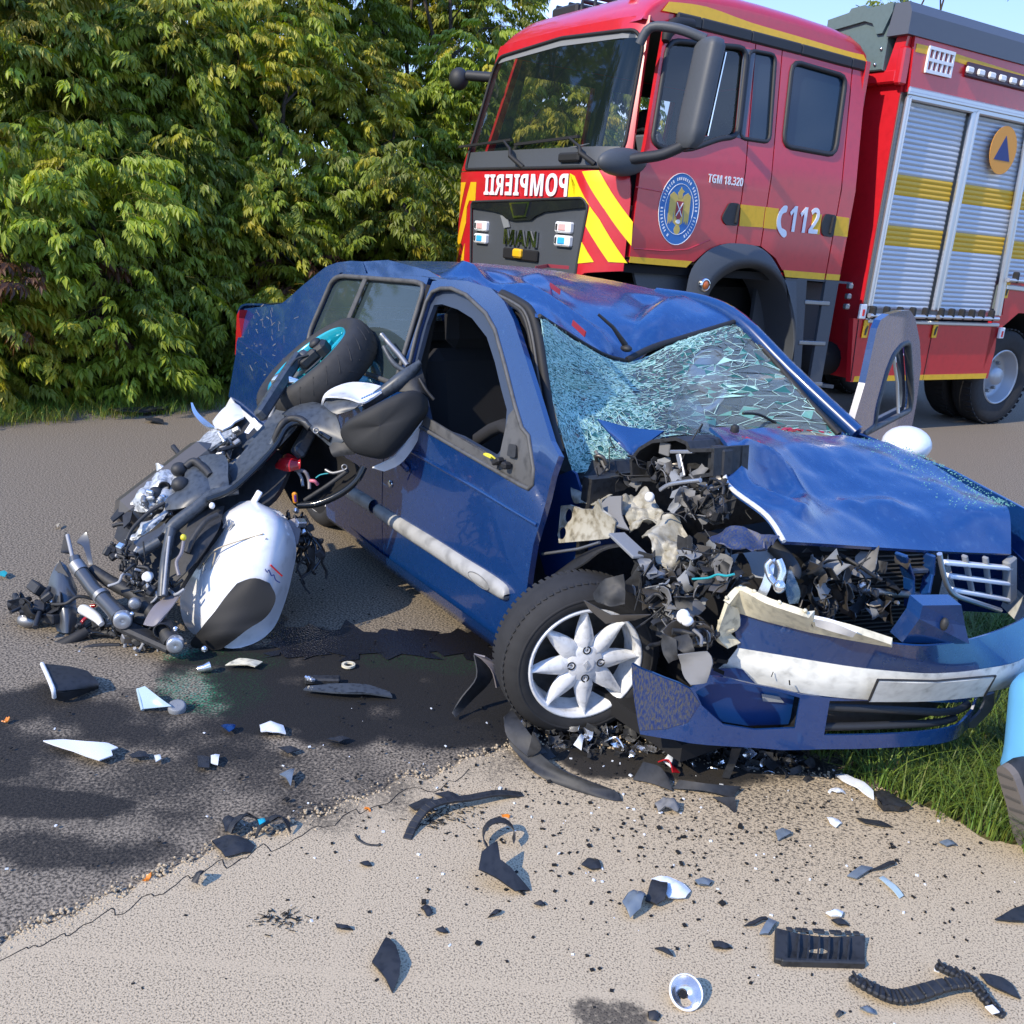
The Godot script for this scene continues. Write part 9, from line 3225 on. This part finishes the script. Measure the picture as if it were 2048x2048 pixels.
	heap = part("crumbs", f, M["hole_dark"])
	heap.set_meta("kind", "stuff")
	tag(heap, "black plastic crumbs scattered over the road and concrete", "fragments")
	heap = part("crumbs", white, pale)
	heap.set_meta("kind", "stuff")
	tag(heap, "pale glass and paint crumbs scattered over the road and concrete", "fragments")
	puddles()


# Spilt liquid standing on the asphalt.
func puddles() -> void:
	var m := mat("wet_film", 0.010, 0.010, 0.013, 0.13)
	m.heightmap_enabled = true
	m.heightmap_texture = bump_map(98, 0.06, 3, 512)
	m.heightmap_scale = 0.12
	world_map(m, 2.5)
	var rough := fast_noise(45, 4.0, 5)
	for q in [[[w(-.94,-3.382), w(-.91,-3.572), w(-.756,-3.622), w(-.511,-3.649), w(-.361,-3.626), w(-.222,-3.705), w(-.094,-3.698), w(-.006,-3.604), w(-.041,-3.455), w(-.199,-3.435), w(-.358,-3.434), w(-.508,-3.379), w(-.704,-3.38), w(-.826,-3.322)], m, "dark glossy puddle of oil between the motorcycle and the front wheel", 0.0085], [[w(-1.021,-3.586), w(-.981,-3.683), w(-.891,-3.663), w(-.826,-3.548), w(-.857,-3.444), w(-.938,-3.448)], m, "small bright puddle at the lower end of the motorcycle's tank", 0.0088]]:
		var fine := []
		var o: Array = curve(q[0], 6, true)
		for a in o:
			fine.append(a + w(rough.get_noise_2d(a.x * 3.0, a.y * 3.0), rough.get_noise_2d(a.y * 3.0, a.x * 3.0 + 4.0)) * 0.13)
		var mid := Vector2.ZERO
		for a in fine:
			mid += a / fine.size()
		var f := form()
		f.panel(fine.map(func(a): return a - mid), [], func(a): return v(a.x,0,a.y), 0.0, 0.3)
		var p := part("puddle", f, q[1])
		p.position = v(mid.x,q[3],mid.y)
		tag(p, q[2], "puddle")



# A crouching bystander at the right edge of the picture: only a heel and a blue trouser leg show.
func person() -> void:
	var skin_ := Color(0.45, 0.26, 0.18)
	var blue := Color(0.10, 0.34, 0.62)
	var hair := Color(0.03, 0.02, 0.015)
	# bones: from, to, radius at each end, colour
	var hip_l := v(1.86,.42,-2.98)
	var hip_r := v(1.80,.42,-2.76)
	var chest := v(2.16,.86,-2.86)
	var neck := v(2.26,1.02,-2.86)
	var sh_r := v(2.18,.93,-2.66)
	var sh_l := v(2.16,.93,-3.06)
	var bones := [
		[v(1.61,.20,-2.56), v(2.02,.36,-2.68), 0.062, 0.078, blue], [hip_r, v(2.10,.40,-2.68), 0.118, 0.082, blue], [v(1.61,.22,-2.56), v(1.63,.42,-2.62), 0.07, 0.085, blue],
		[v(2.16,.10,-3.08), v(2.20,.50,-3.02), 0.052, 0.068, blue], [hip_l, v(2.22,.53,-3.02), 0.115, 0.082, blue],
		[v(1.82,.44,-2.87), v(1.98,.62,-2.86), 0.155, 0.145, blue], [v(1.98,.62,-2.86), chest, 0.145, 0.15, blue], [sh_l, sh_r, 0.085, 0.085, blue], [chest, neck, 0.09, 0.06, blue],
		[neck, v(2.31,1.09,-2.86), 0.055, 0.055, skin_], [v(2.33,1.17,-2.86), v(2.37,1.14,-2.86), 0.098, 0.085, skin_], [v(2.31,1.21,-2.86), v(2.29,1.17,-2.86), 0.098, 0.09, hair], [v(2.40,1.10,-2.86), v(2.42,1.06,-2.86), 0.055, 0.045, skin_], [v(2.452,1.155,-2.86), v(2.475,1.125,-2.86), 0.014, 0.018, skin_], [v(2.35,1.14,-2.96), v(2.345,1.16,-2.962), 0.02, 0.024, skin_], [v(2.35,1.14,-2.76), v(2.345,1.16,-2.758), 0.02, 0.024, skin_],
		[sh_r, v(2.36,.70,-2.62), 0.062, 0.05, blue], [v(2.36,.70,-2.62), v(2.58,.62,-2.74), 0.048, 0.036, blue], [sh_l, v(2.36,.70,-3.08), 0.062, 0.05, blue], [v(2.36,.70,-3.08), v(2.58,.62,-2.94), 0.048, 0.036, blue],
	]
	for s in [[v(2.58,.62,-2.74), -1.0], [v(2.58,.62,-2.94), 1.0]]:
		var wrist: Vector3 = s[0]
		var palm := wrist + v(.07,-.015,s[1] * -.02)
		bones.append([wrist, palm, 0.028, 0.034, skin_])
		for k in 4:
			var o := palm + v(.018,.026 - .018 * k,.0)
			var l: float = [0.036, 0.042, 0.04, 0.03][k]
			bones.append([o, o + v(l,-.004,0), 0.0095, 0.009, skin_])
			bones.append([o + v(l,-.004,0), o + v(l * 1.3,-.012,s[1] * -l * .7), 0.009, 0.008, skin_])
		bones.append([palm + v(-.03,.02,0), palm + v(.012,.05,s[1] * -.01), 0.012, 0.0095, skin_])
	var t := thing("person", "person in light blue clothes crouching at the right edge, heel of one dark shoe raised", "person", Transform3D(Basis(), v(1.9,0,-2.8)))
	var cloth := mat("person_cloth", 1, 1, 1, 0.8)
	cloth.vertex_color_use_as_albedo = true
	part("body", blended(bones, 0.02, v(-1.9,0,2.8)), cloth, t)
	var off := Transform3D(Basis(), v(-1.9,0,2.8))
	# the raised shoe: worn grey sole towards the road, dark upper
	var toe := v(1.605,.035,-2.43)
	var heel := v(1.50,.262,-2.47)
	var along := (heel - toe).normalized()
	var out := v(-.82,-.42,.38)
	out = (out - along * out.dot(along)).normalized()
	var across := out.cross(along).normalized()
	var o := Transform3D(Basis(along, across, out), toe)
	var f := form(off * o)
	var l := toe.distance_to(heel)
	var print_ := curve([w(-.03,.0), w(-.012,.036), w(.05,.048), w(.12,.036), w(.19,.034), w(l - .01,.030), w(l + .012,.0), w(l - .01,-.030), w(.19,-.034), w(.12,-.038), w(.05,-.05), w(-.012,-.038)], 3, true)
	f.prism(print_, 0.022, Transform3D(), 0.004)
	var sole_m := mat("worn_sole", 0.13, 0.115, 0.105, 0.9)
	sole_m.albedo_texture = M["ash_grey"].albedo_texture
	var shoe := part("shoe", f, sole_m, t, "worn grey sole of the raised shoe")
	f = form(off * o)
	for i in 7:
		f.box(v(.010,.055,.004), turn(Vector3.BACK, 8.0 * (i % 2) - 4.0, v(0.01 + i * (l - 0.03) / 6.0, 0, 0.0225)), 0.001)
	part("tread_bars", f, mat("sole_dark", 0.07, 0.065, 0.06, 0.9), shoe)  # raised bars in a darker tone than the sole
	f = form(off * o)
	var rows := []
	for q in [[0.0, 1.0], [-0.03, 1.02], [-0.06, 0.9], [-0.085, 0.62], [-0.095, 0.2]]:
		rows.append(print_.map(func(a): return v(lerpf(l * 0.55, a.x, 0.45 + 0.55 * q[1]), a.y * q[1], q[0])))
	f.grid(rows, true)
	part("upper", f, M["worn_plastic"], shoe)
	# the other shoe, flat on the ground
	f = form(off * Transform3D(Basis(Vector3.UP, 0.15), v(2.12,.0,-3.09)))
	f.ball(v(.14,.075,.05), Transform3D(Basis(), v(.06,.04,0)), 16, 10)
	part("shoe", f, M["worn_plastic"], t)


# One skin round tapered bones: a field on a grid, meshed with one vertex in each cell that the surface crosses.
func blended(bones: Array, cell: float, shift: Vector3) -> Form:
	var lo: Vector3 = bones[0][0]
	var hi := lo
	for b in bones:
		for k in 2:
			lo = lo.min(b[k] - Vector3.ONE * (b[2 + k] + cell * 2))
			hi = hi.max(b[k] + Vector3.ONE * (b[2 + k] + cell * 2))
	var n := Vector3i(((hi - lo) / cell).ceil()) + Vector3i.ONE
	var field := PackedFloat32Array()
	field.resize(n.x * n.y * n.z)
	field.fill(1e3)
	var owner_ := PackedInt32Array()
	owner_.resize(field.size())
	for bi in bones.size():
		var b: Array = bones[bi]
		var a: Vector3 = b[0]
		var d: Vector3 = b[1] - a
		var r := maxf(b[2], b[3]) + cell * 3.0
		var c0 := Vector3i(((a.min(b[1]) - Vector3.ONE * r - lo) / cell).floor()).clamp(Vector3i.ZERO, n - Vector3i.ONE)
		var c1 := Vector3i(((a.max(b[1]) + Vector3.ONE * r - lo) / cell).ceil()).clamp(Vector3i.ZERO, n - Vector3i.ONE)
		var blend := 0.035 if b[2] > 0.03 else 0.006
		for z in range(c0.z, c1.z + 1):
			for y in range(c0.y, c1.y + 1):
				for x in range(c0.x, c1.x + 1):
					var p := lo + Vector3(x, y, z) * cell
					var u := clampf((p - a).dot(d) / maxf(d.length_squared(), 1e-9), 0.0, 1.0)
					var s := p.distance_to(a + d * u) - lerpf(b[2], b[3], u)
					var i := (z * n.y + y) * n.x + x
					var was := field[i]
					if s < was:
						owner_[i] = bi
					var h := maxf(blend - absf(s - was), 0.0) / blend
					field[i] = minf(s, was) - h * h * blend * 0.25
	var at := {}
	var f := Form.new()
	var where := PackedVector3Array()
	var tint := []
	for z in n.z - 1:
		for y in n.y - 1:
			for x in n.x - 1:
				var sum := Vector3.ZERO
				var hits := 0
				var base := (z * n.y + y) * n.x + x
				for e in [[0, 1, Vector3.ZERO, Vector3.RIGHT], [n.x, n.x + 1, Vector3.UP, v(1,1,0)], [n.x * n.y, n.x * n.y + 1, v(0,0,1), v(1,0,1)], [n.x * n.y + n.x, n.x * n.y + n.x + 1, v(0,1,1), v(1,1,1)], [0, n.x, Vector3.ZERO, Vector3.UP], [1, n.x + 1, Vector3.RIGHT, v(1,1,0)], [n.x * n.y, n.x * n.y + n.x, v(0,0,1), v(0,1,1)], [n.x * n.y + 1, n.x * n.y + n.x + 1, v(1,0,1), v(1,1,1)], [0, n.x * n.y, Vector3.ZERO, v(0,0,1)], [1, n.x * n.y + 1, Vector3.RIGHT, v(1,0,1)], [n.x, n.x * n.y + n.x, Vector3.UP, v(0,1,1)], [n.x + 1, n.x * n.y + n.x + 1, v(1,1,0), v(1,1,1)]]:
					var p := field[base + e[0]]
					var q := field[base + e[1]]
					if (p < 0.0) != (q < 0.0):
						sum += (e[2] as Vector3).lerp(e[3], p / (p - q))
						hits += 1
				if hits:
					at[Vector3i(x, y, z)] = where.size()
					where.append(lo + (Vector3(x, y, z) + sum / hits) * cell + shift)
					tint.append(bones[owner_[base]][4])
	var normal := PackedVector3Array()
	normal.resize(where.size())
	var quads := []
	for key in at:
		var k: Vector3i = key
		var i := (k.z * n.y + k.y) * n.x + k.x
		for axis in 3:
			var step: int = [1, n.x, n.x * n.y][axis]
			if (field[i] < 0.0) == (field[i + step] < 0.0):
				continue
			var a := Vector3i.ZERO
			var b := Vector3i.ZERO
			a[(axis + 1) % 3] = 1
			b[(axis + 2) % 3] = 1
			if not (at.has(k - a) and at.has(k - b) and at.has(k - a - b)):
				continue
			var q := [at[k], at[k - a], at[k - a - b], at[k - b]]
			if field[i] > 0.0:
				q.reverse()
			quads.append(q)
			var g := (where[q[1]] - where[q[0]]).cross(where[q[2]] - where[q[0]]) + (where[q[2]] - where[q[0]]).cross(where[q[3]] - where[q[0]])
			for j in q:
				normal[j] += g
	for q in quads:
		f.col = tint[q[0]]
		f.tri(where[q[0]], where[q[1]], where[q[2]], normal[q[0]].normalized(), normal[q[1]].normalized(), normal[q[2]].normalized())
		f.tri(where[q[0]], where[q[2]], where[q[3]], normal[q[0]].normalized(), normal[q[2]].normalized(), normal[q[3]].normalized())
	return f
